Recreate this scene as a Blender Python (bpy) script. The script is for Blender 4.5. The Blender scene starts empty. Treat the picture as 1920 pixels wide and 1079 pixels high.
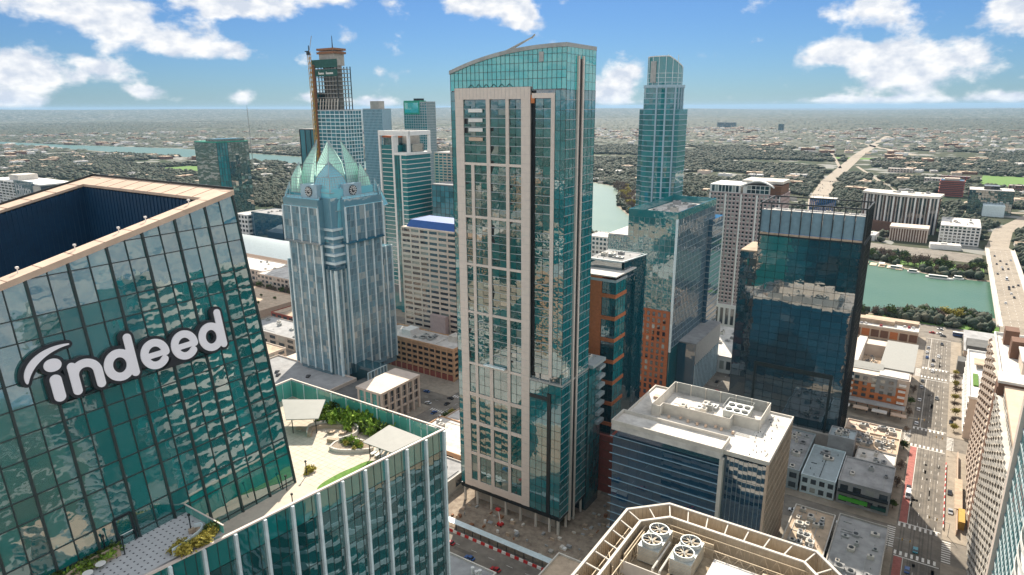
import bpy, bmesh, math, random
import numpy as np
from mathutils import Vector, Matrix

random.seed(7)
RNG = np.random.default_rng(11)
scene = bpy.context.scene
COL = scene.collection
R = math.radians

# ------------------------------------------------------------------ camera
# world axes follow the street grid: +Y runs down the avenue to the river, +X to its right
CAM_Z = 180.0
HAZE = 0.000026
cam_d = bpy.data.cameras.new('camera')
cam_d.sensor_width = 36.0
cam_d.lens = 36.0 * 1240.0 / 1920.0
cam_d.clip_start = 1.0
cam_d.clip_end = 90000.0
cam = bpy.data.objects.new('camera', cam_d)
COL.objects.link(cam)
yaw, pitch, roll = R(33.4), R(15.25), R(0.3)
fw0 = Vector((-math.sin(yaw), math.cos(yaw), 0)); rt0 = Vector((math.cos(yaw), math.sin(yaw), 0)); zz = Vector((0, 0, 1))
fwd = fw0 * math.cos(pitch) - zz * math.sin(pitch)
upv = zz * math.cos(pitch) + fw0 * math.sin(pitch)
rgt = rt0 * math.cos(roll) - upv * math.sin(roll)
upw = upv * math.cos(roll) + rt0 * math.sin(roll)
cam.matrix_world = Matrix(((rgt.x, upw.x, -fwd.x, 0), (rgt.y, upw.y, -fwd.y, 0), (rgt.z, upw.z, -fwd.z, CAM_Z), (0, 0, 0, 1)))
scene.camera = cam

# ------------------------------------------------------------------ world, sun, exposure
SUN_EL, SUN_AZ = R(41), R(-29)          # azimuth measured from +Y towards +X
world = bpy.data.worlds.new('World')
scene.world = world
world.use_nodes = True
wn = world.node_tree
for n in list(wn.nodes): wn.nodes.remove(n)
W = wn.nodes.new; WL = wn.links.new
def wmath(op, a, b=None, clamp=False):
    m = W('ShaderNodeMath'); m.operation = op; m.use_clamp = clamp
    for i, v in enumerate((a, b)):
        if v is None: continue
        if isinstance(v, (int, float)): m.inputs[i].default_value = v
        else: WL(v, m.inputs[i])
    return m.outputs[0]
wout = W('ShaderNodeOutputWorld'); wbg = W('ShaderNodeBackground'); wbg.inputs[1].default_value = 0.15
sky = W('ShaderNodeTexSky'); sky.sky_type = 'NISHITA'; sky.sun_disc = False
sky.sun_elevation = SUN_EL; sky.sun_rotation = SUN_AZ
sky.altitude = 180; sky.air_density = 1.0; sky.dust_density = 0.25; sky.ozone_density = 3.0
tint = W('ShaderNodeMix'); tint.data_type = 'RGBA'; tint.blend_type = 'MULTIPLY'; tint.inputs[0].default_value = 1.0
tint.inputs[7].default_value = (0.108, 0.170, 0.256, 1)
WL(sky.outputs[0], tint.inputs[6])
# cumulus: noise on the dome mapped to a flat cloud layer, so that it thins towards the horizon
geo = W('ShaderNodeTexCoord'); sep = W('ShaderNodeSeparateXYZ'); WL(geo.outputs['Generated'], sep.inputs[0])
az = wmath('ARCTAN2', sep.outputs[0], sep.outputs[1])     # 0 at +Y, positive to +X
el = wmath('ARCSINE', sep.outputs[2])
comb = W('ShaderNodeCombineXYZ'); WL(wmath('MULTIPLY', az, 17.0), comb.inputs[0]); WL(wmath('MULTIPLY', el, 26.0), comb.inputs[1])
cn = W('ShaderNodeTexNoise'); cn.inputs['Scale'].default_value = 1.0; cn.inputs['Detail'].default_value = 9; cn.inputs['Roughness'].default_value = 0.56
WL(comb.outputs[0], cn.inputs['Vector'])
# places of the cloud banks: (azimuth deg from +Y, elevation deg, half widths, weight)
CLOUDS = [(-64, 6.6, 5.2, 1.7, .40), (-57.8, 4.4, 4.2, .9, .34), (-68.0, 2.4, 4.6, 1.3, .40), (-71, .5, 4.0, .6, .34), (-53.5, 7.4, 4.6, .9, .34), (-48, 8.6, 3.4, .8, .32), (-36.0, 8.4, 4.2, 1.2, .42), (-32.4, 6.8, 1.6, 1.3, .34),
          (-24.8, 1.6, 2.1, 1.6, .46), (-44.2, 2.9, 1.3, .7, .30), (-43.8, .4, 2.4, .5, .36), (-55, .9, 1.0, .5, .26), (-61.5, 1.2, 1.0, .6, .28), (-6.8, 6.5, 2.8, 1.0, .36), (-3.6, 2.9, 4.6, 1.7, .46), (-8.6, 3.9, 2.4, .7, .32), (2.6, 5.9, 2.3, 1.4, .40), (2.4, .5, 2.4, .5, .38), (-6, .3, 5.0, .35, .30), (-49.5, .8, 1.2, .4, .24)]
acc = None
for (a, e, wa, we, k) in CLOUDS:
    da = wmath('DIVIDE', wmath('SUBTRACT', az, R(a)), R(wa)); de = wmath('DIVIDE', wmath('SUBTRACT', el, R(e)), R(we))
    d2 = wmath('ADD', wmath('MULTIPLY', da, da), wmath('MULTIPLY', de, de))
    g = wmath('MULTIPLY', wmath('EXPONENT', wmath('MULTIPLY', d2, -0.9)), k)
    acc = g if acc is None else wmath('ADD', acc, g)
# extra cumulus all round outside the view, added as white fill for shaded fronts
az_out = wmath('GREATER_THAN', wmath('ABSOLUTE', wmath('ADD', az, R(33))), R(48)); el_out = wmath('GREATER_THAN', el, R(13.5))
outside = wmath('MAXIMUM', az_out, el_out)
# overhead the layer is mapped on a flat plane instead of azimuth and elevation
zc = wmath('MAXIMUM', sep.outputs[2], 0.05)
flat_ = W('ShaderNodeCombineXYZ'); WL(wmath('DIVIDE', sep.outputs[0], zc), flat_.inputs[0]); WL(wmath('DIVIDE', sep.outputs[1], zc), flat_.inputs[1])
cn2 = W('ShaderNodeTexNoise'); cn2.inputs['Scale'].default_value = 1.15; cn2.inputs['Detail'].default_value = 8; cn2.inputs['Roughness'].default_value = 0.55
WL(flat_.outputs[0], cn2.inputs['Vector'])
inside_d = wmath('ADD', cn.outputs[0], wmath('MINIMUM', acc, 0.42))
outside_d = wmath('ADD', cn2.outputs[0], 0.33)
dens = wmath('ADD', wmath('MULTIPLY', inside_d, wmath('SUBTRACT', 1.0, outside)), wmath('MULTIPLY', outside_d, outside))
cr = W('ShaderNodeMapRange'); cr.interpolation_type = 'SMOOTHSTEP'
cr.inputs['From Min'].default_value = 0.60; cr.inputs['From Max'].default_value = 0.80
WL(dens, cr.inputs['Value'])
fade = W('ShaderNodeMapRange'); fade.inputs['From Min'].default_value = -0.002; fade.inputs['From Max'].default_value = 0.006
WL(el, fade.inputs['Value'])
cfac = wmath('MULTIPLY', cr.outputs[0], fade.outputs[0])
# shading inside the clouds: thicker cores and undersides are greyer
cn3 = W('ShaderNodeTexNoise'); cn3.inputs['Scale'].default_value = 2.2; cn3.inputs['Detail'].default_value = 6
WL(comb.outputs[0], cn3.inputs['Vector'])
shade = W('ShaderNodeMix'); shade.data_type = 'RGBA'
shade.inputs[6].default_value = (2.15, 2.35, 2.7, 1); shade.inputs[7].default_value = (3.3, 3.3, 3.3, 1)
ss = W('ShaderNodeMapRange'); ss.inputs['From Min'].default_value = 0.38; ss.inputs['From Max'].default_value = 0.6
WL(cn3.outputs[0], ss.inputs['Value']); WL(ss.outputs[0], shade.inputs[0])
mixc = W('ShaderNodeMix'); mixc.data_type = 'RGBA'
WL(cfac, mixc.inputs[0]); WL(tint.outputs[2], mixc.inputs[6]); WL(shade.outputs[2], mixc.inputs[7])
WL(mixc.outputs[2], wbg.inputs[0]); WL(wbg.outputs[0], wout.inputs[0])

sun_d = bpy.data.lights.new('sun', 'SUN'); sun_d.energy = 4.0; sun_d.angle = R(0.5); sun_d.color = (1.0, 0.90, 0.76)
sun = bpy.data.objects.new('sun', sun_d); COL.objects.link(sun)
sdir = Vector((math.sin(SUN_AZ) * math.cos(SUN_EL), math.cos(SUN_AZ) * math.cos(SUN_EL), math.sin(SUN_EL)))
sun.rotation_euler = sdir.to_track_quat('Z', 'Y').to_euler()
sun.location = (-300, 600, 700)

scene.view_settings.view_transform = 'Standard'
scene.view_settings.look = 'None'
scene.view_settings.exposure = 1.08
scene.view_settings.gamma = 1.0
scene.view_settings.use_curve_mapping = False
scene.cycles.use_denoising = True
scene.cycles.max_bounces = 6
scene.cycles.diffuse_bounces = 3
scene.cycles.glossy_bounces = 4
scene.cycles.transparent_max_bounces = 12
scene.cycles.volume_bounces = 0
scene.cycles.sample_clamp_indirect = 6.0
scene.cycles.caustics_reflective = False
scene.cycles.caustics_refractive = False

# ------------------------------------------------------------------ materials
MATS = {}
def _base(name):
    m = bpy.data.materials.new(name); m.use_nodes = True
    nt = m.node_tree; b = nt.nodes['Principled BSDF']
    return m, nt, b
def rnd_value(nt):
    """random per object plus random per mesh island, wrapped to 0..1"""
    oi = nt.nodes.new('ShaderNodeObjectInfo'); ge = nt.nodes.new('ShaderNodeNewGeometry')
    ad = nt.nodes.new('ShaderNodeMath'); ad.operation = 'ADD'
    fr = nt.nodes.new('ShaderNodeMath'); fr.operation = 'FRACT'
    nt.links.new(oi.outputs['Random'], ad.inputs[0]); nt.links.new(ge.outputs['Random Per Island'], ad.inputs[1])
    nt.links.new(ad.outputs[0], fr.inputs[0])
    return fr.outputs[0], ge.outputs['Position']
def pmat(name, col, rough=.75, metal=0., var=.18, scale=.35, rand=.0, bump=0., col2=None, spec=.4, detail=5, stain=.0):
    m, nt, b = _base(name); L = nt.links.new
    rv, pos = rnd_value(nt)
    nz = nt.nodes.new('ShaderNodeTexNoise'); nz.inputs['Scale'].default_value = scale; nz.inputs['Detail'].default_value = detail; nz.inputs['Roughness'].default_value = .62
    L(pos, nz.inputs['Vector'])
    mr = nt.nodes.new('ShaderNodeMapRange'); mr.inputs['From Min'].default_value = .3; mr.inputs['From Max'].default_value = .7
    L(nz.outputs[0], mr.inputs['Value'])
    mx = nt.nodes.new('ShaderNodeMix'); mx.data_type = 'RGBA'
    c2 = col2 if col2 else tuple(min(1, c * (1 + var)) for c in col)
    c1 = tuple(c * (1 - var) for c in col) if not col2 else col
    mx.inputs[6].default_value = (*c1, 1); mx.inputs[7].default_value = (*c2, 1)
    L(mr.outputs[0], mx.inputs[0]); out = mx.outputs[2]
    if stain:
        n2 = nt.nodes.new('ShaderNodeTexNoise'); n2.inputs['Scale'].default_value = scale * .22; n2.inputs['Detail'].default_value = 8; n2.inputs['Roughness'].default_value = .7
        L(pos, n2.inputs['Vector'])
        m2 = nt.nodes.new('ShaderNodeMapRange'); m2.inputs['From Min'].default_value = .48; m2.inputs['From Max'].default_value = .66
        m2.inputs['To Min'].default_value = 1; m2.inputs['To Max'].default_value = 1 - stain
        L(n2.outputs[0], m2.inputs['Value'])
        hs = nt.nodes.new('ShaderNodeHueSaturation'); L(out, hs.inputs['Color']); L(m2.outputs[0], hs.inputs['Value']); out = hs.outputs[0]
    if rand:
        hs = nt.nodes.new('ShaderNodeHueSaturation'); L(out, hs.inputs['Color'])
        m2 = nt.nodes.new('ShaderNodeMapRange'); m2.inputs['To Min'].default_value = 1 - rand; m2.inputs['To Max'].default_value = 1 + rand
        L(rv, m2.inputs['Value']); L(m2.outputs[0], hs.inputs['Value']); out = hs.outputs[0]
    L(out, b.inputs['Base Color'])
    b.inputs['Roughness'].default_value = rough; b.inputs['Metallic'].default_value = metal
    b.inputs['Specular IOR Level'].default_value = spec
    if bump:
        bp = nt.nodes.new('ShaderNodeBump'); bp.inputs['Distance'].default_value = bump; L(nz.outputs[0], bp.inputs['Height']); L(bp.outputs[0], b.inputs['Normal'])
    MATS[name] = m
    return m
def gmat(name, body, ior=2.4, wob=.05, wscale=.3, rand=.35, rough=.015, tintspec=(1, 1, 1), blind=.0, blindcol=(.35, .36, .33)):
    """coated curtain-wall glass: tinted body, strong neutral reflection, slightly wavy panes"""
    m, nt, b = _base(name); L = nt.links.new
    rv, pos = rnd_value(nt)
    hs = nt.nodes.new('ShaderNodeHueSaturation'); hs.inputs['Color'].default_value = (*body, 1)
    m2 = nt.nodes.new('ShaderNodeMapRange'); m2.inputs['To Min'].default_value = 1 - rand; m2.inputs['To Max'].default_value = 1 + rand
    L(rv, m2.inputs['Value']); L(m2.outputs[0], hs.inputs['Value']); out = hs.outputs[0]
    if blind:
        gt = nt.nodes.new('ShaderNodeMath'); gt.operation = 'GREATER_THAN'; gt.inputs[1].default_value = 1 - blind
        m7 = nt.nodes.new('ShaderNodeMath'); m7.operation = 'MULTIPLY'; m7.inputs[1].default_value = 7.13
        f7 = nt.nodes.new('ShaderNodeMath'); f7.operation = 'FRACT'
        L(rv, m7.inputs[0]); L(m7.outputs[0], f7.inputs[0]); L(f7.outputs[0], gt.inputs[0])
        mx = nt.nodes.new('ShaderNodeMix'); mx.data_type = 'RGBA'; mx.inputs[7].default_value = (*blindcol, 1)
        L(gt.outputs[0], mx.inputs[0]); L(out, mx.inputs[6]); out = mx.outputs[2]
    L(out, b.inputs['Base Color'])
    b.inputs['IOR'].default_value = ior; b.inputs['Roughness'].default_value = rough
    b.inputs['Specular Tint'].default_value = (*tintspec, 1)
    # waviness, broken from pane to pane
    mu = nt.nodes.new('ShaderNodeMath'); mu.operation = 'MULTIPLY'; mu.inputs[1].default_value = 40.0; L(rv, mu.inputs[0])
    va = nt.nodes.new('ShaderNodeVectorMath'); va.operation = 'ADD'; L(pos, va.inputs[0]); L(mu.outputs[0], va.inputs[1])
    nz = nt.nodes.new('ShaderNodeTexNoise'); nz.inputs['Scale'].default_value = wscale; nz.inputs['Detail'].default_value = 1.5
    L(va.outputs[0], nz.inputs['Vector'])
    bp = nt.nodes.new('ShaderNodeBump'); bp.inputs['Distance'].default_value = wob; L(nz.outputs[0], bp.inputs['Height']); L(bp.outputs[0], b.inputs['Normal'])
    MATS[name] = m
    return m
def emat(name, col, strength):
    m, nt, b = _base(name)
    b.inputs['Base Color'].default_value = (*col, 1); b.inputs['Emission Color'].default_value = (*col, 1); b.inputs['Emission Strength'].default_value = strength
    MATS[name] = m

# glass
gmat('g_green', (.006, .125, .125), 2.8, .016, .45, .22)              # tower with the sign
gmat('g_terrace', (.010, .18, .175), 2.4, .03, .4, .2)
gmat('g_teal', (.010, .42, .43), 2.3, .015, .3, .08)                # crown of the tall tower
gmat('g_tall', (.008, .115, .115), 2.5, .03, .35, .3, blind=.05, blindcol=(.20, .24, .21))
gmat('g_tallside', (.008, .17, .19), 2.5, .04, .3, .2)
gmat('g_deep', (.006, .060, .078), 2.8, .05, .25, .25)
gmat('g_black', (.012, .060, .085), 2.9, .025, .30, .3)
gmat('g_blue', (.02, .10, .16), 2.6, .04, .3, .2)
gmat('g_office', (.012, .065, .12), 2.9, .03, .12, .15)
gmat('g_frost', (.11, .225, .28), 2.3, .03, .4, .4, blind=.10, blindcol=(.42, .45, .43))
gmat('g_crown', (.62, .86, .76), 1.7, .02, .4, .10)
gmat('g_crown2', (.20, .55, .64), 1.8, .02, .4, .12)
gmat('g_dome', (.010, .17, .19), 2.0, .04, .3, .25)
gmat('g_far', (.030, .16, .205), 1.8, .04, .3, .35)
gmat('g_mirror', (.02, .09, .10), 3.6, .06, .06, .2)
gmat('g_window', (.03, .045, .055), 1.8, .03, .3, .5, blind=.12)
gmat('g_stripe', (.022, .032, .045), 1.9, .04, .25, .5, blind=.18, blindcol=(.22, .25, .23))
gmat('g_railing', (.015, .09, .085), 2.2, .02, .3, .2)
gmat('g_terrace_low', (.010, .085, .088), 2.8, .03, .3, .4)
gmat('g_rail', (.10, .38, .33), 1.7, .02, .3, .2)
def translucent(name, col, f):
    m = MATS[name]; nt = m.node_tree; b = nt.nodes['Principled BSDF']; out = nt.nodes['Material Output']
    t = nt.nodes.new('ShaderNodeBsdfTranslucent'); t.inputs[0].default_value = (*col, 1); mx = nt.nodes.new('ShaderNodeMixShader'); mx.inputs[0].default_value = f
    nt.links.new(b.outputs[0], mx.inputs[1]); nt.links.new(t.outputs[0], mx.inputs[2]); nt.links.new(mx.outputs[0], out.inputs['Surface'])
translucent('g_crown', (.60, .90, .78), .5)
# solids
pmat('frame_pale', (.66, .575, .51), .5, 0, .06, .5, .05)
pmat('coping', (.56, .42, .32), .7, 0, .10, .5, .05, stain=.12)
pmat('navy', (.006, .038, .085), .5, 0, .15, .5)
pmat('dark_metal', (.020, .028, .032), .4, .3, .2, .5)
pmat('mullion', (.035, .05, .05), .4, .3, .2, .5)
pmat('mullion_pale', (.36, .42, .44), .4, .2, .12, .5)
pmat('fin_blue', (.68, .79, .82), .35, .2, .12, .5, .06)
pmat('white', (.74, .73, .70), .6, 0, .08, .5, .05)
pmat('sign_white', (.84, .82, .86), .5, 0, .02, .5)
pmat('sign_dark', (.018, .020, .026), .4, 0, .1, .5)
pmat('concrete', (.42, .39, .35), .85, 0, .16, .3, .08, stain=.2)
pmat('concrete_light', (.60, .56, .50), .85, 0, .12, .3, .06, stain=.16)
pmat('roof_white', (.62, .59, .55), .8, 0, .12, .35, .05, stain=.34)
pmat('roof_grey', (.34, .34, .34), .9, 0, .18, .25, .08, stain=.3)
pmat('roof_tan', (.48, .37, .27), .9, 0, .18, .35, .08, stain=.32)
pmat('roof_dark', (.13, .13, .125), .9, 0, .22, .25, .08, stain=.25)
pmat('tan_wall', (.52, .40, .30), .8, 0, .10, .4, .06, stain=.1)
pmat('tan_pale', (.60, .50, .42), .8, 0, .08, .4, .06, stain=.08)
pmat('pink_wall', (.40, .31, .30), .8, 0, .10, .4, .08)
pmat('orange_brick', (.42, .135, .055), .85, 0, .16, .8, .06)
pmat('red_brick', (.30, .085, .062), .85, 0, .16, .8, .06)
pmat('orange_wall', (.50, .17, .06), .8, 0, .12, .6, .06)
pmat('garage_tan', (.56, .34, .20), .85, 0, .14, .4, .06, stain=.15)
pmat('brown', (.16, .085, .055), .8, 0, .15, .4, .08)
pmat('blue_roof', (.015, .085, .30), .5, 0, .08, .4)
pmat('green_crown', (.02, .30, .20), .5, 0, .15, .4)
pmat('banner', (.015, .09, .075), .7, 0, .2, .5)
pmat('steel', (.36, .37, .36), .55, .2, .15, .6, .1)
pmat('rust', (.26, .12, .06), .85, 0, .25, .6, .1)
pmat('crane_yellow', (.50, .30, .06), .6, 0, .15, .6)
pmat('cool_tan', (.56, .46, .33), .7, .1, .12, .8, .08, stain=.2)
pmat('cool_floor', (.36, .29, .20), .9, 0, .35, .8, .0, stain=.5)
pmat('cool_grey', (.42, .45, .44), .55, .3, .12, .8, .08)
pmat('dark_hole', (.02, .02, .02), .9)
pmat('asphalt', (.20, .178, .150), .92, 0, .25, .22, .0, stain=.38)
pmat('asphalt_dark', (.135, .122, .105), .92, 0, .22, .22, .0, stain=.2)
pmat('sidewalk', (.31, .265, .21), .9, 0, .18, .3, .05, stain=.25)
pmat('paint_white', (.70, .68, .64), .8, 0, .2, 1.5)
pmat('paint_red', (.36, .13, .11), .9, 0, .25, .6)
pmat('dirt', (.17, .13, .10), .95, 0, .3, .35, 0, bump=.2, col2=(.36, .30, .23))
pmat('barrier_red', (.50, .03, .03), .5, 0, .1, .5)
pmat('barrier_white', (.75, .73, .70), .5, 0, .1, .5)
pmat('paver', (.52, .45, .37), .85, 0, .10, 1.2, .06, stain=.12)
pmat('paver_grey', (.46, .47, .48), .85, 0, .08, 1.2, .05)
pmat('paver_dot', (.06, .06, .07), .85)
pmat('lawn', (.10, .20, .035), .95, 0, .3, 2.0, 0, bump=.1)
pmat('canopy', (.27, .27, .25), .6, 0, .06, .8)
pmat('bench', (.42, .33, .24), .8, 0, .12, 2)
pmat('pool', (.02, .42, .40), .1, 0, .1, .5, spec=.6)
pmat('awning_red', (.55, .12, .10), .8, 0, .15, .8)
pmat('green_sign', (.10, .52, .05), .5, 0, .15, .5)
pmat('tyre', (.02, .02, .02), .85)
pmat('car_glass', (.02, .025, .03), .08, 0, .1, 1, spec=.8)
for cn_, cc_ in (('white', (.75, .75, .75)), ('black', (.015, .015, .018)), ('silver', (.42, .43, .45)), ('red', (.40, .02, .025)), ('blue', (.03, .10, .30)), ('grey', (.11, .115, .12)), ('teal', (.04, .25, .32))):
    pmat('car_' + cn_, cc_, .28, 0, .03, 1, spec=.6)

def leafmat(name, c1, c2, rand=.35):
    m, nt, b = _base(name); L = nt.links.new
    rv, pos = rnd_value(nt)
    nz = nt.nodes.new('ShaderNodeTexNoise'); nz.inputs['Scale'].default_value = .25; nz.inputs['Detail'].default_value = 3; L(pos, nz.inputs['Vector'])
    ad = nt.nodes.new('ShaderNodeMath'); ad.operation = 'ADD'; L(nz.outputs[0], ad.inputs[0])
    sb = nt.nodes.new('ShaderNodeMath'); sb.operation = 'MULTIPLY_ADD'; L(rv, sb.inputs[0]); sb.inputs[1].default_value = .7; sb.inputs[2].default_value = -.35
    L(sb.outputs[0], ad.inputs[1])
    mx = nt.nodes.new('ShaderNodeMix'); mx.data_type = 'RGBA'; mx.inputs[6].default_value = (*c1, 1); mx.inputs[7].default_value = (*c2, 1)
    L(ad.outputs[0], mx.inputs[0]); L(mx.outputs[2], b.inputs['Base Color'])
    b.inputs['Roughness'].default_value = .8; b.inputs['Specular IOR Level'].default_value = .2
    MATS[name] = m
leafmat('leaf_green', (.028, .058, .015), (.10, .145, .032))
leafmat('leaf_bright', (.07, .16, .02), (.30, .42, .06))
leafmat('leaf_yellow', (.22, .19, .04), (.42, .36, .07))
leafmat('leaf_bare', (.10, .072, .055), (.19, .145, .11))
leafmat('leaf_far', (.020, .044, .028), (.080, .080, .056))
pmat('bark', (.10, .075, .055), .9, 0, .2, 2)

pmat('panel_blue', (.20, .31, .38), .4, .2, .12, .4, .08)
pmat('shade_blue', (.34, .48, .56), .5, .1, .1, .5)
# ------------------------------------------------------------------ mesh helpers
def newmesh(name, verts, faces, mats, fmat=None, smooth=False):
    me = bpy.data.meshes.new(name)
    me.from_pydata(verts, [], faces)
    for m in (mats if isinstance(mats, (list, tuple)) else [mats]): me.materials.append(MATS[m])
    if fmat is not None: me.polygons.foreach_set('material_index', fmat)
    if smooth: me.polygons.foreach_set('use_smooth', [True] * len(me.polygons))
    me.update()
    return me
CUBE_V = [(-.5, -.5, -.5), (.5, -.5, -.5), (.5, .5, -.5), (-.5, .5, -.5), (-.5, -.5, .5), (.5, -.5, .5), (.5, .5, .5), (-.5, .5, .5)]
CUBE_F = [(0, 3, 2, 1), (4, 5, 6, 7), (0, 1, 5, 4), (1, 2, 6, 5), (2, 3, 7, 6), (3, 0, 4, 7)]
_cubes = {}
def cube(mat):
    if mat not in _cubes: _cubes[mat] = newmesh('block_' + mat, CUBE_V, CUBE_F, mat)
    return _cubes[mat]

class MB:
    """collects boxes, quads, bars and tubes in world coordinates into one mesh"""
    def __init__(s): s.v = []; s.f = []; s.m = []
    def raw(s, verts, faces, mi=0):
        o = len(s.v); s.v += [tuple(v) for v in verts]; s.f += [tuple(i + o for i in f) for f in faces]; s.m += [mi] * len(faces)
    def box(s, x0, x1, y0, y1, z0, z1, mi=0):
        cx, cy, cz, dx, dy, dz = (x0 + x1) / 2, (y0 + y1) / 2, (z0 + z1) / 2, x1 - x0, y1 - y0, z1 - z0
        s.raw([(cx + v[0] * dx, cy + v[1] * dy, cz + v[2] * dz) for v in CUBE_V], CUBE_F, mi)
    def obox(s, c, u, v, n, mi=0):
        """oriented box, centre c, full axes u v n"""
        s.raw([c + u * q[0] + v * q[1] + n * q[2] for q in CUBE_V], CUBE_F, mi)
    def bar(s, a, b, w, h=None, mi=0):
        a, b = Vector(a), Vector(b); d = b - a; h = h or w
        up = Vector((0, 0, 1)) if abs(d.normalized().z) < .95 else Vector((1, 0, 0))
        n1 = d.cross(up).normalized(); n2 = n1.cross(d).normalized()
        s.obox((a + b) / 2, d, n1 * w, n2 * h, mi)
    def tube(s, a, b, r0, r1=None, n=8, mi=0, caps=True):
        a, b = Vector(a), Vector(b); r1 = r0 if r1 is None else r1; d = (b - a).normalized()
        up = Vector((0, 0, 1)) if abs(d.z) < .95 else Vector((1, 0, 0))
        n1 = d.cross(up).normalized(); n2 = d.cross(n1)
        vs = []
        for c, r in ((a, r0), (b, r1)):
            for i in range(n):
                t = 2 * math.pi * i / n; vs.append(c + n1 * (r * math.cos(t)) + n2 * (r * math.sin(t)))
        fs = [(i, (i + 1) % n, n + (i + 1) % n, n + i) for i in range(n)]
        if caps: fs += [tuple(range(n))[::-1], tuple(range(n, 2 * n))]
        s.raw(vs, fs, mi)
    def prism(s, pts, z0, z1, mi=0):
        """vertical prism over a counter-clockwise outline"""
        n = len(pts); vs = [(p[0], p[1], z0) for p in pts] + [(p[0], p[1], z1) for p in pts]
        s.raw(vs, [tuple(range(n))[::-1], tuple(range(n, 2 * n))] + [(i, (i + 1) % n, n + (i + 1) % n, n + i) for i in range(n)], mi)
    def ring(s, outer, inner, z0, z1, mi=0):
        """closed band between two outlines with the same number of points"""
        n = len(outer)
        vs = [(p[0], p[1], z0) for p in outer] + [(p[0], p[1], z1) for p in outer] + [(p[0], p[1], z0) for p in inner] + [(p[0], p[1], z1) for p in inner]
        fs = []
        for i in range(n):
            j = (i + 1) % n
            fs += [(i, j, n + j, n + i), (2 * n + j, 2 * n + i, 3 * n + i, 3 * n + j), (n + i, n + j, 3 * n + j, 3 * n + i), (j, i, 2 * n + i, 2 * n + j)]
        s.raw(vs, fs, mi)
    def quad(s, a, b, c, d, mi=0): s.raw([a, b, c, d], [(0, 1, 2, 3)], mi)

def link(o): COL.objects.link(o); return o
def tags(o, label=None, cat=None, group=None, kind=None):
    if label: o['label'] = label
    if cat: o['category'] = cat
    if group: o['group'] = group
    if kind: o['kind'] = kind
    return o
class Thing:
    def __init__(s, name, label, cat, loc=(0, 0, 0), group=None):
        s.o = link(bpy.data.objects.new(name, None)); s.o.empty_display_size = 2
        s.L = Vector(loc); s.o.location = s.L
        tags(s.o, label, cat, group)
    def _put(s, name, me, Mx, parent, kind, label):
        o = bpy.data.objects.new(name, me); COL.objects.link(o)
        if parent is None:
            o.parent = s.o; o.matrix_basis = Mx
        else:
            o.parent = parent; o.matrix_parent_inverse = parent.matrix_basis.inverted(); o.matrix_basis = Mx
        if kind: o['kind'] = kind
        if label: o['label'] = label
        return o
    def box(s, name, x0, x1, y0, y1, z0, z1, mat, parent=None, kind=None, label=None):
        c = Vector(((x0 + x1) / 2, (y0 + y1) / 2, (z0 + z1) / 2)) - s.L
        Mx = Matrix(((x1 - x0, 0, 0, c.x), (0, y1 - y0, 0, c.y), (0, 0, z1 - z0, c.z), (0, 0, 0, 1)))
        return s._put(name, cube(mat), Mx, parent, kind, label)
    def obox(s, name, c, u, v, n, mat, parent=None, kind=None, label=None):
        c = Vector(c) - s.L
        Mx = Matrix(((u.x, v.x, n.x, c.x), (u.y, v.y, n.y, c.y), (u.z, v.z, n.z, c.z), (0, 0, 0, 1)))
        return s._put(name, cube(mat), Mx, parent, kind, label)
    def mb(s, name, mb, mats, parent=None, kind=None, label=None, smooth=False):
        if not mb.f: return None
        l = s.L
        me = newmesh(name, [(v[0] - l.x, v[1] - l.y, v[2] - l.z) for v in mb.v], mb.f, mats, mb.m, smooth)
        return s._put(name, me, Matrix.Identity(4), parent, kind, label)
    def raw(s, name, verts, faces, mats, parent=None, kind=None, label=None):
        m = MB(); m.raw(verts, faces); return s.mb(name, m, mats, parent, kind, label)

def struct(name, mb, mats, kind='structure', smooth=False, loc=(0, 0, 0)):
    me = newmesh(name, mb.v, mb.f, mats, mb.m, smooth)
    o = link(bpy.data.objects.new(name, me)); o['kind'] = kind
    return o
def sheet(name, x0, x1, y0, y1, z, mat, kind='structure'):
    m = MB(); m.quad((x0, y0, z), (x1, y0, z), (x1, y1, z), (x0, y1, z)); return struct(name, m, mat, kind)

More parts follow.
